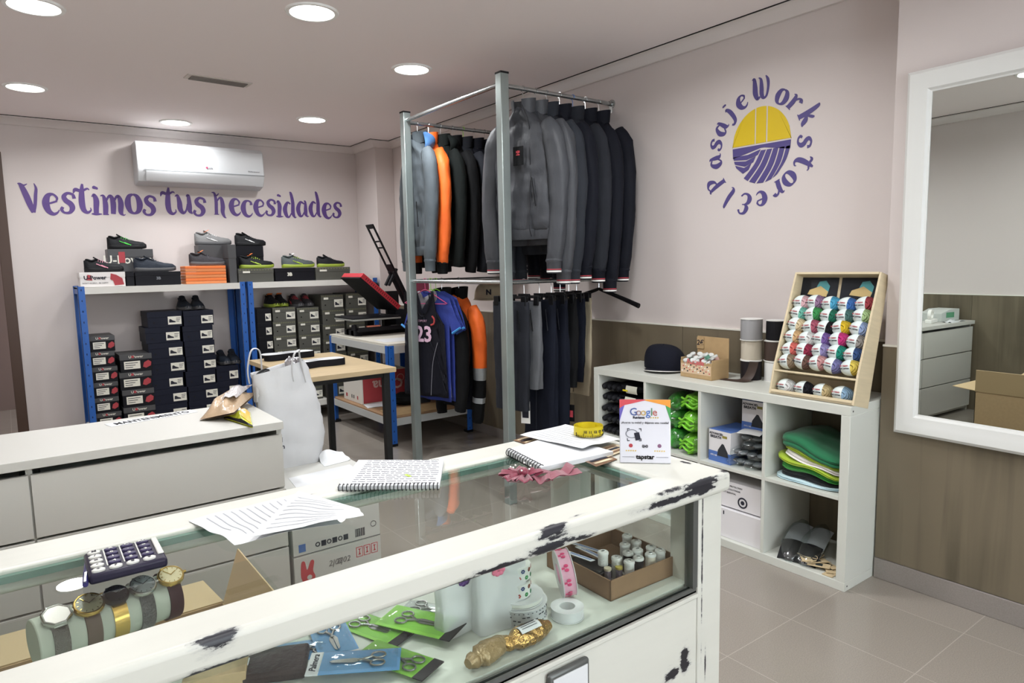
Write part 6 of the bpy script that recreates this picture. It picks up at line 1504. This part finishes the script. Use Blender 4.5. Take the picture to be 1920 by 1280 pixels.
# pen
A_, B_ = at(160, 1096, z=GT+.005), at(166, 1034, z=GT+.005)
t = thing('ballpoint_pen', 'dark blue ballpoint pen beside the calculator on the glass', 'pen', tuple(A_), math.atan2(B_.y-A_.y, B_.x-A_.x))
Lp = (B_-A_).length
MB().tube([(0, 0, 0), (Lp*.1, 0, 0), (Lp*.85, 0, 0)], [.004, .0048, .0046], 12).build('barrel', mat('pen_blue', (50, 46, 100), .3), t)
MB().tube([(Lp*.85, 0, 0), (Lp*.98, 0, 0), (Lp, 0, 0)], [.0046, .0018, .0008], 12).build('tip', mat('pen_silver', (180, 180, 190), .2, .9), t)
MB().box((-.002, -.0015, .0048), (.035, .0015, .0065)).build('clip', mat('pen_silver', (180, 180, 190), .2, .9), t)
# papers and tape measure at the far end
ZP = HC+.0125
sheetpx('handwritten_sheet', 'white ruled sheet lying under the yellow tape measure', [(975, 816), (1092, 846), (1164, 824), (1060, 797)], HC+.0135, wob=.006, seed=8, lines=9, fn=lambda u, v: .010*(u**2)*(1-v)*.6)
c_ = at(1103, 815, z=HC+.017)
t = thing('tape_measure', 'rolled yellow tailor tape measure standing on its edge on white paper', 'tape measure', (c_.x, c_.y, HC+.0195))
sp = [( (.027+.0016*q/10)*math.cos(q*.35), (.027+.0016*q/10)*math.sin(q*.35)) for q in range(90)]
sp = [((.026+.013*q/120)*math.cos(q*.314), (.026+.013*q/120)*math.sin(q*.314)) for q in range(121)]
m_tape = mat('tape_yellow', (212, 192, 30), .4)
MB().loft([[(x, y, 0), (x*1.012, y*1.012, 0), (x*1.012, y*1.012, .024), (x, y, .024)] for x, y in sp]).build('coil', m_tape, t, smooth=40)
for q in range(60): 
    a = q*2*PI/60; r_ = .0396
    if q % 1 == 0: pass
mb = MB()
for q in range(30):
    a = PI+PI*1.15*q/30-.1; r0 = .026+.013*1.0-.0004; hgt = .010 if q % 5 == 0 else .005
    mb.box((-.0004, -.0004, .0), (.0004, .0014, hgt), M=T(r0*math.cos(a)*1.0, r0*math.sin(a)*1.0, 0) @ RZ(a-PI/2))
mb.build('scale_marks', m_ink, t)
for q, n_ in enumerate(('10', '11', '12', '13', '14')):
    a = -PI*.80+q*.33; r0 = .0412
    text(n_, .009, m_ink, t, frame((r0*math.cos(a), r0*math.sin(a), .014), (-math.sin(a), math.cos(a), 0), (0, 0, 1)), bold=.0003)
# photo cards
m_pc = [mat('photo_brown', (120, 92, 70), .3, var=(30, .5)), mat('photo_cream', (206, 190, 160), .3, var=(25, .3))]
for i, (pxs, lb) in enumerate(([[(1088, 862), (1118, 876), (1158, 862), (1130, 850)], 'brown and cream photo card, nearest the notepad'], [[(1112, 846), (1140, 858), (1180, 842), (1150, 832)], 'brown photo card partly under the white sheet'], [[(962, 826), (988, 834), (1012, 826), (988, 818)], 'small striped photo card behind the spiral notepad'])):
    t = sheetpx('photo_card', lb, pxs, HC+.0006+.0016*(i == 1), m_pc[i % 2], wob=0, seed=i, nu=6, group='photo cards on the counter', cat='photo card')
    a, b, c, d = quadpts(pxs, HC); o = (a+b+c+d)/4
    for k in range(3):
        u0 = .15+.27*k; p = [(a*(1-u)+b*u)*(1-v)+(d*(1-u)+c*u)*v-o for u, v in ((u0, .1), (u0+.12, .12), (u0+.2, .88), (u0+.02, .8))]
        MB().prism([(q.x, q.y) for q in p], .0018, .0022).build('picture_area', m_pc[1-i % 2] if k % 2 == 0 else m_ink, t)
# review stand
A_, B_ = at(1162, 868, z=HC), at(1258, 870, z=HC)
rw = (B_-A_).length; base = (A_+B_)/2
rs = thing('review_stand', 'upright white acrylic review stand with coloured corners and rating stars', 'sign', (base.x, base.y, HC+.001), rot=(R(-8), 0, math.atan2(B_.y-A_.y, B_.x-A_.x)))
rh = .148
FM = FRONT_Y((0, 0, 0))
m_acr = mat('acrylic_white', (214, 214, 222), .25, coat=.4)
MB().prism([(-rw/2, 0), (rw/2, 0), (rw/2, rh), (-rw/2, rh)], 0, .004, M=FRONT_Y((0, .004, 0))).build('plate', m_acr, rs, bevel=.002)
MB().box((-rw/2, 0.004, 0), (rw/2, .045, .003)).build('foot', m_acr, rs, bevel=.001).matrix_local = Matrix.Rotation(R(8), 4, 'X')
def rp(poly, m_, nm, z0=.0042): MB().prism([(x*rw, y*rh) for x, y in poly], z0-.004, z0-.0034, M=FM).build(nm, m_, rs)
rp([(-.5, 1), (-.5, .86), (-.40, .91), (0, .985), (.0, 1)], mat('g_red', (200, 76, 84), .4), 'red_corner'); rp([(0, 1), (0, .985), (.40, .91), (.5, .87), (.5, 1)], mat('g_orange', (226, 150, 60), .4), 'orange_corner')
rp([(-.5, .86), (-.5, .66), (-.40, .91)], mat('g_violet', (100, 90, 170), .4), 'violet_corner'); rp([(.5, .87), (.40, .91), (.5, .66)], mat('g_green', (70, 150, 80), .4), 'green_corner')
gx = [-.225, -.135, -.055, .025, .085, .14]
gcol = [(70, 90, 150), (150, 120, 120), (190, 160, 90), (70, 110, 180), (90, 140, 100), (180, 100, 90)]
for i, ch in enumerate('Google'): text(ch, rh*.17, mat('g_letter%d' % i, gcol[i], .4), rs, FRONT_Y((gx[i]*rw*1.15+.004, -.0008, rh*.80)), bold=.0001)
text('Reviews', rh*.055, m_ink, rs, FRONT_Y((-rw*.12, -.0008, rh*.715)), bold=.0003)
for i in range(5): rp([(.06+.045*i, .705), (.085+.045*i, .705), (.085+.045*i, .725), (.06+.045*i, .725)], mat('star_gold', (210, 180, 90), .4), 'star')
text('¡Acerca tu móvil y déjanos una reseña!', rh*.047, m_ink, rs, FRONT_Y((0, -.0008, rh*.635)))
for sx_ in (-1, 1):
    for sy_ in (-1, 1):
        cx_, cy_ = -.21+.14*sx_, .445+.10*sy_
        rp([(cx_, cy_), (cx_-.05*sx_, cy_), (cx_-.05*sx_, cy_-.012*sy_), (cx_-.012*sx_, cy_-.012*sy_), (cx_-.012*sx_, cy_-.045*sy_), (cx_, cy_-.045*sy_)], m_ink, 'frame_corner')
MB().lathe([(.0085, 0), (.0105, 0), (.0105, .0006), (.0085, .0006), (.0085, 0)], 20, M=FRONT_Y((-rw*.26, -.0002, rh*.46)) @ Matrix.Diagonal((1.4, 1, 1, 1))).build('contactless_icon', mat('icon_grey', (130, 132, 140), .5), rs)
MB().box((-.006, -.0012, -.009), (.006, 0, .009), M=T(-rw*.15, 0, rh*.42) @ RY_(R(-12))).build('phone_icon', m_ink, rs, bevel=.0005)
text('((o))', rh*.05, m_ink, rs, FRONT_Y((0, -.0008, rh*.27)), bold=.0003)
for sx_ in (-1, 1):
    MB().lathe([(.0001, 0), (.0045, 0), (.0045, .0006), (.0001, .0006)], 14, M=FRONT_Y((sx_*rw*.28, -.0002, rh*.275))).build('rating_icon', m_bx_red if sx_ < 0 else mat('icon_mauve', (130, 90, 120), .5), rs)
    for i in range(5): rp([(sx_*.28-.10+.045*i, .185), (sx_*.28-.075+.045*i, .185), (sx_*.28-.075+.045*i, .203), (sx_*.28-.10+.045*i, .203)], mat('star_gold', (210, 180, 90), .4), 'star')
    rp([(sx_*.33-.12, .095), (sx_*.33+.12, .095), (sx_*.33+.12, .099), (sx_*.33-.12, .099)], m_ink, 'rule_line')
text('tapstar', rh*.10, m_blkpl, rs, FRONT_Y((0, -.0009, rh*.098)), bold=.0005)
# crimson ribbon bow
c_ = at(985, 905, z=GT)
t = thing('ribbon_bow', 'crimson satin ribbon bow with small pearls on the glass top', 'bow', (c_.x, c_.y, GT+.001), R(-20))
m_bow = mat('bow_crimson', (122, 34, 58), .4, bump=(30, .3), sheen=.4)
def petal(a0, ln, wd, h, nm='loop'):
    def f(u, v):
        th = u*PI; x = ln*math.sin(th)*.5*(1+.0); z = .005+h*(1-math.cos(th))*.5*math.sin(.3+u*2.4)
        x = ln*math.sin(u*PI); y = (v-.5)*wd*(.35+.65*math.sin(u*PI))
        return (x*math.cos(a0)-y*math.sin(a0), x*math.sin(a0)+y*math.cos(a0), .004+h*u*(1.25-u*.9)+.004*math.sin(v*9))
    MB().sheet(f, 18, 6, .0012).build(nm, m_bow, t, smooth=60)
for a0, ln in ((R(150), .055), (R(205), .05), (R(250), .045), (R(100), .05), (R(30), .04)): petal(a0, ln, .035, .034)
def tail(a0, ln, tw):
    def f(u, v):
        x = .01+ln*u; y = (v-.5)*.028+.012*math.sin(u*7+tw)
        return (x*math.cos(a0)-y*math.sin(a0), x*math.sin(a0)+y*math.cos(a0), .004+.009*math.sin(u*5+tw)**2+.003*v)
    MB().sheet(f, 30, 5, .0012).build('tail', m_bow, t, smooth=60)
tail(R(18), .125, 0); tail(R(2), .12, 2.2); tail(R(-20), .05, 1)
m_pearl = mat('pearl', (236, 230, 226), .15, coat=1)
for i in range(7): MB().ball((.022*math.cos(i*.9)-.01, .022*math.sin(i*.9), .036+.003*math.sin(i*2)), .0022, 10, 6).build('pearl', m_pearl, t)
MB().ball((-.005, 0, .025), (.012, .012, .01), 12, 8).build('knot', m_bow, t)

# ================================================================ watches on their roll under the glass
CYZ, CYR = .806, .037
E0, E1 = at(62, 1208, z=CYZ), at(322, 1112, z=CYZ)
Lc = (E1-E0).length; dc_ = (E1-E0).normalized()
t = thing('watch_roll', 'pale grey display roll holding five wristwatches under the glass', 'display roll', (E0.x, E0.y, CYZ), math.atan2(dc_.y, dc_.x))
MB().cyl((0, 0, 0), (Lc, 0, 0), CYR, 36).build('roll', mat('roll_grey', (176, 182, 168), .7), t, bevel=.002)
sh = MB().box((CXL+.09, 1.03, CYZ-CYR-.007), (.36, 1.40, CYZ-CYR-.001)).build('glass_shelf', m_cglass, dc)
m_sil = mat('watch_steel', (190, 190, 186), .22, .95); m_gold = mat('watch_gold', (206, 172, 96), .22, .95); m_gun = mat('watch_gunmetal', (70, 70, 74), .25, .9)
def watch(label, px, case, strapm, facem, sq=False, r=.0195, marks=True):
    best = min((abs(((lambda q: (q @ cR)/(q @ cF)*FPX+960)(E0+dc_*(Lc*k/200)+Vector((0, 0, .045-0))-Vector((0, 0, CAM_H)))) - px), k) for k in range(201))[1]
    c = E0+dc_*(Lc*best/200)
    w_ = thing('wristwatch', label, 'wristwatch', (c.x, c.y, CYZ), math.atan2(dc_.y, dc_.x), 'wristwatches on the display roll')
    w_.rotation_euler = (R(26), 0, math.atan2(dc_.y, dc_.x))
    Mx = Matrix.Rotation(PI/2, 4, 'Y')
    n = 40; rings = []
    for j in range(n):
        a = 2*PI*j/n; s_ = .0105
        rings.append([(-s_, (CYR+.0006)*math.cos(a), (CYR+.0006)*math.sin(a)), (s_, (CYR+.0006)*math.cos(a), (CYR+.0006)*math.sin(a)), (s_, (CYR+.0035)*math.cos(a), (CYR+.0035)*math.sin(a)), (-s_, (CYR+.0035)*math.cos(a), (CYR+.0035)*math.sin(a))])
    MB().loft(rings, closed=True).build('strap', strapm, w_)
    z = CYR+.003; nn = 8 if sq else 36
    cs = MB().lathe([(.0001, z), (r*.95, z), (r, z+.002), (r, z+.006), (r*.93, z+.0085), (r*.85, z+.0088), (r*.84, z+.0075), (.0001, z+.0075)], nn, M=RZ(R(22.5))).build('case', case, w_, smooth=35)
    MB().lathe([(.0001, z+.0078), (r*.83, z+.0078)], 36).build('dial', facem, cs)
    if marks:
        mk = case if facem is not case else m_ink
        for h_ in range(12): MB().box((-.0005, r*.64, z+.0079), (.0005, r*.78, z+.0083), M=RZ(h_*PI/6)).build('hour_mark', mk, cs)
        MB().box((-.0006, -.001, z+.0084), (.0006, r*.5, z+.0088), M=RZ(R(-60))).box((-.0005, -.001, z+.0084), (.0005, r*.7, z+.0088), M=RZ(R(35))).build('hands', mk, cs)
    MB().cyl((r, 0, z+.004), (r+.004, 0, z+.004), .0025, 12).build('crown', case, cs)
    for s_ in (-1, 1): MB().box((-.009, s_*r*.8-.003, z), (.009, s_*r*.95+.003, z+.004)).build('lug', case, cs, bevel=.001)
watch('silver wristwatch with a pale rose dial, leftmost on the roll', 98, m_sil, mat('mesh_steel', (120, 118, 114), .35, .8, bump=(600, .5)), mat('dial_rose', (214, 200, 192), .25), sq=True, r=.021, marks=False)
watch('gold wristwatch with an olive dial and brown strap', 158, m_gold, mat('strap_brown', (92, 78, 66), .6), mat('dial_olive', (120, 118, 96), .2), r=.022)
watch('black dialled wristwatch with gold link bracelet', 208, m_gun, m_gold, mat('dial_black', (36, 38, 40), .2), r=.019)
watch('steel wristwatch with a grey dial and link bracelet', 258, m_sil, mat('link_steel', (120, 120, 122), .3, .9, bump=(300, .8)), mat('dial_grey', (130, 136, 136), .2), r=.021)
watch('gold wristwatch with a burgundy strap, rightmost on the roll', 310, m_gold, mat('strap_burgundy', (52, 28, 34), .5), mat('dial_champagne', (206, 192, 156), .2), r=.021)

# ================================================================ on the display deck behind the front glass
def dk(px, py, h=0): 
    p = at(px, py, z=DZK+h); return p
# tray of sewing threads
A_, B_ = dk(1145, 1128), dk(1276, 1073)
Cn = at(1157, 997, z=DZK+.045)
t = thing('thread_tray', 'open brown cardboard tray holding sewing thread spools', 'tray', (A_.x, A_.y, DZK+.0005), math.atan2(B_.y-A_.y, B_.x-A_.x))
tw, td, thh = (B_-A_).length-.012, .215, .045
m_tray = mat('tray_brown', (128, 100, 74), .75, var=(20, .06))
MB().box((0, 0, 0), (tw, td, .003)).box((0, 0, 0), (tw, .003, thh)).box((0, td-.003, 0), (tw, td, thh)).box((0, 0, 0), (.003, td, thh)).box((tw-.003, 0, 0), (tw, td, thh)).build('tray', m_tray, t)
sp_ = [(527, 430, 0, 'tall white'), (676, 490, 0, 'white'), (812, 530, 0, 'white'), (912, 490, 1, 'black'), (800, 435, 1, 'black'), (905, 405, 0, 'white'), (765, 345, 0, 'white'), (890, 315, 0, 'white'), (1045, 450, 2, 'cream'), (1052, 375, 2, 'cream'), (1150, 412, 0, 'white'), (790, 250, 0, 'white')]
places = ['at the left front', 'second along the front', 'third along the front', 'fourth along the front', 'in the middle of the tray', 'in the middle row', 'left in the back rows', 'in the back row', 'right of the front black spool', 'behind the cream spool', 'at the right end', 'farthest back']
m_thr = [mat('thread_white', (206, 206, 202), .7, bump=(400, .4, 'wave', (.01, .01, 1))), mat('thread_black', (26, 26, 32), .7), mat('thread_cream', (206, 196, 180), .7)]
m_cone = mat('spool_plastic', (214, 214, 210), .35)
for i, (cx_, cy_, k, cn_) in enumerate(sp_):
    hh = .066 if i == 0 else .056
    p = at(1040+.172*cx_, 960+.172*cy_, z=DZK+hh)
    s = thing('thread_spool', '%s thread spool %s' % (cn_, places[i]), 'thread spool', (p.x, p.y, DZK+.004), 0, 'thread spools in the brown tray')
    MB().lathe([(.0108, .004), (.0115, .008), (.0115, hh-.012), (.0108, hh-.008)], 22).build('thread', m_thr[k], s)
    MB().lathe([(.004, hh-.001), (.0045, hh-.003), (.011, hh-.003), (.0125, hh-.005), (.0125, hh-.009), (.0105, hh-.010), (.003, hh-.010)], 22).lathe([(.0001, 0), (.0125, 0), (.0125, .003), (.009, .005), (.0001, .005)], 22).build('spool_end', m_cone, s)
    MB().lathe([(.0001, hh-.0055), (.0042, hh-.0055)], 12).build('hole', m_dark, s)
for px, py, c1, c2, lb in ((578, 615, (130, 124, 140), (196, 186, 160), 'small grey thread spool in the front corner of the tray'), (702, 600, (120, 112, 130), (196, 180, 90), 'small thread spool with a yellow top in the tray')):
    p = at(1040+.172*px, 960+.172*py, z=DZK+.04)
    s = thing('small_thread_spool', lb, 'thread spool', (p.x, p.y, DZK+.004), 0)
    MB().lathe([(.0001, 0), (.0075, 0), (.0075, .033), (.0001, .033)], 18).build('thread', mat('thread_g%d' % px, c1, .5, bump=(300, .5, 'wave', (.01, .01, 1))), s)
    MB().lathe([(.0001, .033), (.0085, .033), (.0085, .038), (.0001, .038)], 18).build('spool_top', mat('spool_t%d' % px, c2, .5), s)
# needle cards
for i, (px, py, rz, lb) in enumerate(((1098, 1022, 62, 'narrow white and blue needle card lying left in the tray'), (1108, 1035, 50, 'white needle card with blue print resting on the black packet'), (1082, 1042, 60, 'white needle card nearest the ribbon rolls'))):
    p = at(px, py, z=DZK+.045)
    s = thing('needle_card', lb, 'needle card', (p.x, p.y, DZK+.040+.003*i), rot=(R(12), 0, R(rz+40)), group='needle cards in the tray')
    MB().box((-.045, -.009, 0), (.045, .009, .0015)).build('card', m_paper, s); MB().box((-.04, -.004, .0015), (.02, -.001, .002)).box((-.04, .002, .0015), (.03, .004, .002)).build('print', mat('stamp_blue', (80, 110, 170), .6), s)
p = at(1112, 1062, z=DZK+.03); s = thing('black_packet', 'black packet under the needle cards in the tray', 'packet', (p.x, p.y+.012, DZK+.004), R(10))
MB().box((-.03, -.05, 0), (.03, .05, .032)).build('packet', m_blkpl, s, bevel=.006)
# ribbon rolls
def roll(name, label, c, r, w_, mm, flange=None, rot=(0, 0, 0), prints=None, ri=.02, group='decorative ribbon rolls in the counter'):
    t = thing(name, label, 'ribbon roll', c, group=group, rot=rot)
    MB().lathe([(ri, .002), (r*.96, .002), (r*.96, w_-.002), (ri, w_-.002), (ri, .002)], 40).build('ribbon', mm, t)
    if flange:
        for z_ in (0, w_-.0018): MB().lathe([(ri*.8, z_), (r, z_), (r, z_+.0018), (ri*.8, z_+.0018), (ri*.8, z_)], 40).build('flange', flange, t)
    return t
m_frost = mat('frosted_plastic', (226, 228, 228), .35, alpha=.62, spec=.5); m_lace = mat('ribbon_grey_lace', (176, 178, 178), .6)
p = dk(992, 1163); r0 = roll('ribbon_roll', 'grey lace patterned ribbon roll lying flat at the bottom', (p.x+.0, p.y+.028, DZK+.001), .055, .034, m_lace, m_frost)
mb = MB()
for q in range(36):
    a = 2*PI*q/36; zz = .017+.005*math.sin(q*1.6)
    mb.box((-.0006, -.003, zz-.0008), (.0006, .003, zz+.0008), M=RZ(a) @ T(.0531, 0, 0))
    for zb_ in (.006, .028): mb.box((-.0006, -.0012, zb_-.0006), (.0006, .0012, zb_+.0006), M=RZ(a) @ T(.0531, 0, 0))
mb.build('lace_print', m_ink, r0)
r1 = roll('ribbon_roll', 'white ribbon roll lying on top of the grey lace one', (p.x-.002, p.y+.03, DZK+.036), .050, .012, mat('ribbon_offwhite', (204, 206, 196), .6), m_frost)
fcols = [(150, 60, 50), (40, 60, 110), (40, 130, 70), (120, 60, 40), (30, 110, 70)]
for k in range(2):
    r2 = roll('ribbon_roll', ('lower' if k == 0 else 'upper')+' white ribbon roll printed with red, blue and green flowers', (p.x-.010+.004*k, p.y+.03+.003*k, DZK+.0485+k*.033), .032-.001*k, .032, mat('ribbon_flower_white', (206, 208, 202), .6))
    for q in range(22):
        a = 2*PI*q/22; zz = .009 if q % 2 else .023
        fl = MB()
        for s_ in range(6): fl.cyl((.0306-.001*k, .0028*math.cos(s_*PI/3), zz+.0028*math.sin(s_*PI/3)), (.0316-.001*k, .0028*math.cos(s_*PI/3), zz+.0028*math.sin(s_*PI/3)), .0017, 8)
        fl.build('flower_print', mat('flower%d' % (q % 5), fcols[q % 5], .6), r2).matrix_local = RZ(a)
p = dk(1068, 1128, .0)
r3 = roll('ribbon_roll', 'pink ribbon roll with bow print standing tilted against the tray', (p.x-.006, p.y+.03, DZK+.053), .05, .03, mat('ribbon_pink', (214, 160, 180), .5), m_frost, rot=(R(82), R(0), R(62)), ri=.028)
for q in range(10):
    a = 2*PI*q/10
    b_ = MB()
    for s_ in (-1, 1): b_.ball((.0485, s_*.0045, .014), (.0008, .0035, .005), 8, 6)
    b_.box((.048, -.002, .004), (.0492, .002, .010)).build('bow_print', mat('bow_rose', (205, 60, 110), .5), r3).matrix_local = RZ(a)
p = dk(1080, 1158)
roll('ribbon_roll', 'empty clear plastic ribbon reel lying beside the pink roll', (p.x-.01, p.y+.015, DZK+.001), .034, .022, m_frost, m_frost)
# frosted plastic gift bags
def frost(label, px, py, w_, h_, rz, sd, dy=.03):
    p = dk(px, py)
    t = thing('frosted_bag', label, 'plastic bag', (p.x, p.y+dy, DZK+.001), R(rz), 'frosted plastic bags in the counter')
    rings = []
    for i in range(13):
        v = i/12; ring = []
        for j in range(28):
            a = 2*PI*j/28; ca, sa = math.cos(a), math.sin(a); k = (abs(ca)**6+abs(sa)**6)**(-1/6)
            n_ = .003*mnoise.noise((ca*2+sd, sa*2, v*4))
            ring.append((ca*k*(w_/2+n_), sa*k*(.022*(1-v*.55)+n_), v*h_))
        rings.append(ring)
    MB().loft(rings).build('bag', m_frost, t, smooth=60); return t
f1_ = frost('frosted white plastic bag with a pink rosette, in front of the flowered ribbon', 955, 1183, .115, .165, -4, 1)
f2_ = frost('frosted plastic bag with a purple flower, left of the pink rosette', 888, 1195, .11, .15, 8, 4, dy=.045)
for ft, cc, nm, (x, z) in ((f1_, (226, 120, 150), 'pink_rosette', (-.012, .122)), (f2_, (80, 50, 110), 'purple_flower', (-.002, .104))):
    mb = MB()
    for s_ in range(7): mb.ball((x+.009*math.cos(s_*.9), -.0175, z+.006*math.sin(s_*.9)), (.0065, .003, .0055), 10, 6)
    mb.build(nm, mat(nm, cc, .5), ft)
# golden sweets wrapped in foil
m_gf = mat('gold_foil', (186, 150, 92), .22, .85, bump=(60, .9)); m_bf = mat('brown_clear_wrap', (150, 128, 92), .25, .2, bump=(45, .9))
p, q_ = dk(965, 1222), dk(1030, 1190)
for (pp, rz, m_, L_, lb) in ((dk(993, 1214), 2, m_gf, .118, 'gold foil wrapped bundle with a white paper label'), (dk(922, 1246), 12, m_bf, .10, 'brown clear wrapped bundle left of the gold one')):
    t = thing('foil_bundle', lb, 'wrapped bundle', (pp.x, pp.y+.012, DZK+.001), R(rz), 'wrapped bundles at the front of the deck')
    rings = []
    for i in range(21):
        u = i/20; rr = (.020*math.sin(PI*min(max(u, .03), .97))**.35)*(1-.35*math.exp(-((u-.22)/.05)**2)); ring = []
        for j in range(18):
            a = 2*PI*j/18; w_ = rr*(1+.16*mnoise.noise((u*12, math.cos(a)*2, math.sin(a)*2+rz)))
            ring.append(((u-.5)*L_, w_*math.cos(a)*1.15, max(.0, .0185+w_*math.sin(a))))
        rings.append(ring)
    MB().loft(rings).build('wrapper', m_, t, smooth=50)
    if m_ is m_gf:
        MB().sheet(lambda u, v: ((u-.42)*.048, -.016+.026*v, .0275+.013*math.sin(.6+v*2.0)), 6, 8, .0006).build('paper_label', m_paper, t, smooth=60)
        for k in range(4): MB().sheet(lambda u, v: ((u-.42)*.036, -.010+.005*k+.001*v,   .0285+.013*math.sin(.6+(.23+.19*k)*2.0)), 4, 1, .0004).build('print_line', m_ink, t)
# scissors on cards
m_gcard = mat('card_lime', (128, 190, 60), .3, var=(9, .2), coat=.5); m_bcard = mat('card_blue', (84, 146, 200), .3, coat=.5); m_scs = mat('scissor_steel', (170, 170, 170), .22, .95); m_hdr = mat('header_black', (36, 34, 36), .35)
def scissors(t, L_, M_, ring=.011):
    for s_ in (-1, 1):
        mb = MB()
        mb.prism([(0, 0), (L_*.55, s_*.001), (L_*.5, s_*.005), (L_*.1, s_*.008), (-.004, s_*.004)], .0005+.001*(s_ > 0), .0018+.001*(s_ > 0), M=M_)
        mb.tube([M_ @ Vector(q) for q in ((0, s_*.002, .002), (-L_*.15, -s_*.004, .0025), (-L_*.26, -s_*.009, .0025))], [.0022, .0026, .002], 8)
        rc = Vector((-L_*.26-ring*.8, -s_*(.010+ring*.25), .0025))
        mb.tube([M_ @ (rc+Vector((math.cos(R(a))*ring*1.15, math.sin(R(a))*ring*.85, 0))) for a in range(0, 360, 24)], .0017, 6, closed=True)
        mb.build('scissor_half', m_scs, t, smooth=50)
    MB().cyl(M_ @ Vector((0, 0, 0)), M_ @ Vector((0, 0, .0038)), .003, 12).build('pivot_screw', m_scs, t)
def sccard(label, px, py, rz, mm, w_, L_, header, lvl, sL=.085, flip=1, letter=None):
    p = dk(px, py)
    w_ *= 1.18; L_ *= 1.12; sL *= 1.1
    t = thing('scissors_pack', label, 'scissors pack', (p.x, p.y, DZK+.0012+.0028*lvl), rot=(R(1.5), R(-1.2), R(rz)), group='packs of scissors in the counter')
    MB().box((-L_/2, -w_/2, 0), (L_/2, w_/2, .0012)).build('card', mm, t)
    hm = m_hdr if header == 'k' else m_paper
    hd_ = MB().box((L_/2-.018, -w_/2-.001, -.0004), (L_/2+.004, w_/2+.001, .002)).build('header', hm, t, bevel=.0004)
    scissors(t, sL, T(-.006*flip, 0, .0012) @ RZ(0 if flip > 0 else PI))
    MB().sheet(lambda u, v: ((u-.5)*L_*.86-.006, (v-.5)*w_*.9, .0045+.0035*math.sin(u*PI)**.5*math.sin(v*PI)**.5+.0006*math.sin(u*30+v*17)), 20, 10).build('clear_blister', glass_mat('blister', (240, 244, 242), .06, 1.35), t, smooth=60)
    if letter: text(letter, .017, m_ink, hd_, T(L_/2-.007, 0, .0026) @ RZ(-PI/2), bold=.0001, shear=.35, ext=.0002)
    return t
sccard('lime green scissors pack with black header, farthest right in the row', 790, 1180, -62, m_gcard, .066, .15, 'k', 5, flip=1)
sccard('lime green scissors pack lying under its right neighbour', 700, 1180, -70, m_gcard, .056, .15, 'k', 1, flip=1, sL=.08)
sccard('lime green scissors pack pointing towards the front glass', 745, 1245, -68, m_gcard, .052, .14, 'k', 3, flip=-1)
sccard('blue scissors pack at the left under the others', 560, 1222, 160, m_bcard, .06, .15, 'w', 0, flip=1)
sccard('blue scissors pack in the middle of the blue ones, white lettered header', 625, 1205, -100, m_bcard, .06, .14, 'w', 2, letter='Palmera', flip=1)
sccard('blue scissors pack lying nearest the front glass, over a green one', 668, 1258, 150, m_bcard, .06, .14, 'w', 6, letter='Palmera', flip=1)
sccard('clear pack with black handled tweezers beside the frosted bags', 812, 1150, -60, mat('clear_card', (190, 192, 190), .25), .035, .12, 'w', 2, sL=.07)
p = dk(505, 1262)
t = thing('leather_wallet', 'dark brown leather case with white clip at the left of the deck', 'case', (p.x, p.y+.01, DZK+.001), R(-25))
MB().box((-.07, -.045, 0), (.07, .045, .02)).build('case', mat('leather_dark', (48, 36, 34), .45, bump=(80, .3)), t, bevel=.006)
MB().box((-.055, -.012, .0195), (-.03, .012, .0225)).build('white_clip', m_paper, t, bevel=.002)
p = dk(440, 1282)
t = thing('kraft_box', 'small kraft cardboard box left of the leather case', 'box', (p.x-.02, p.y+.03, DZK+.001), R(-20))
MB().box((-.05, -.04, 0), (.05, .04, .03)).build('box', m_kr2, t, bevel=.001)
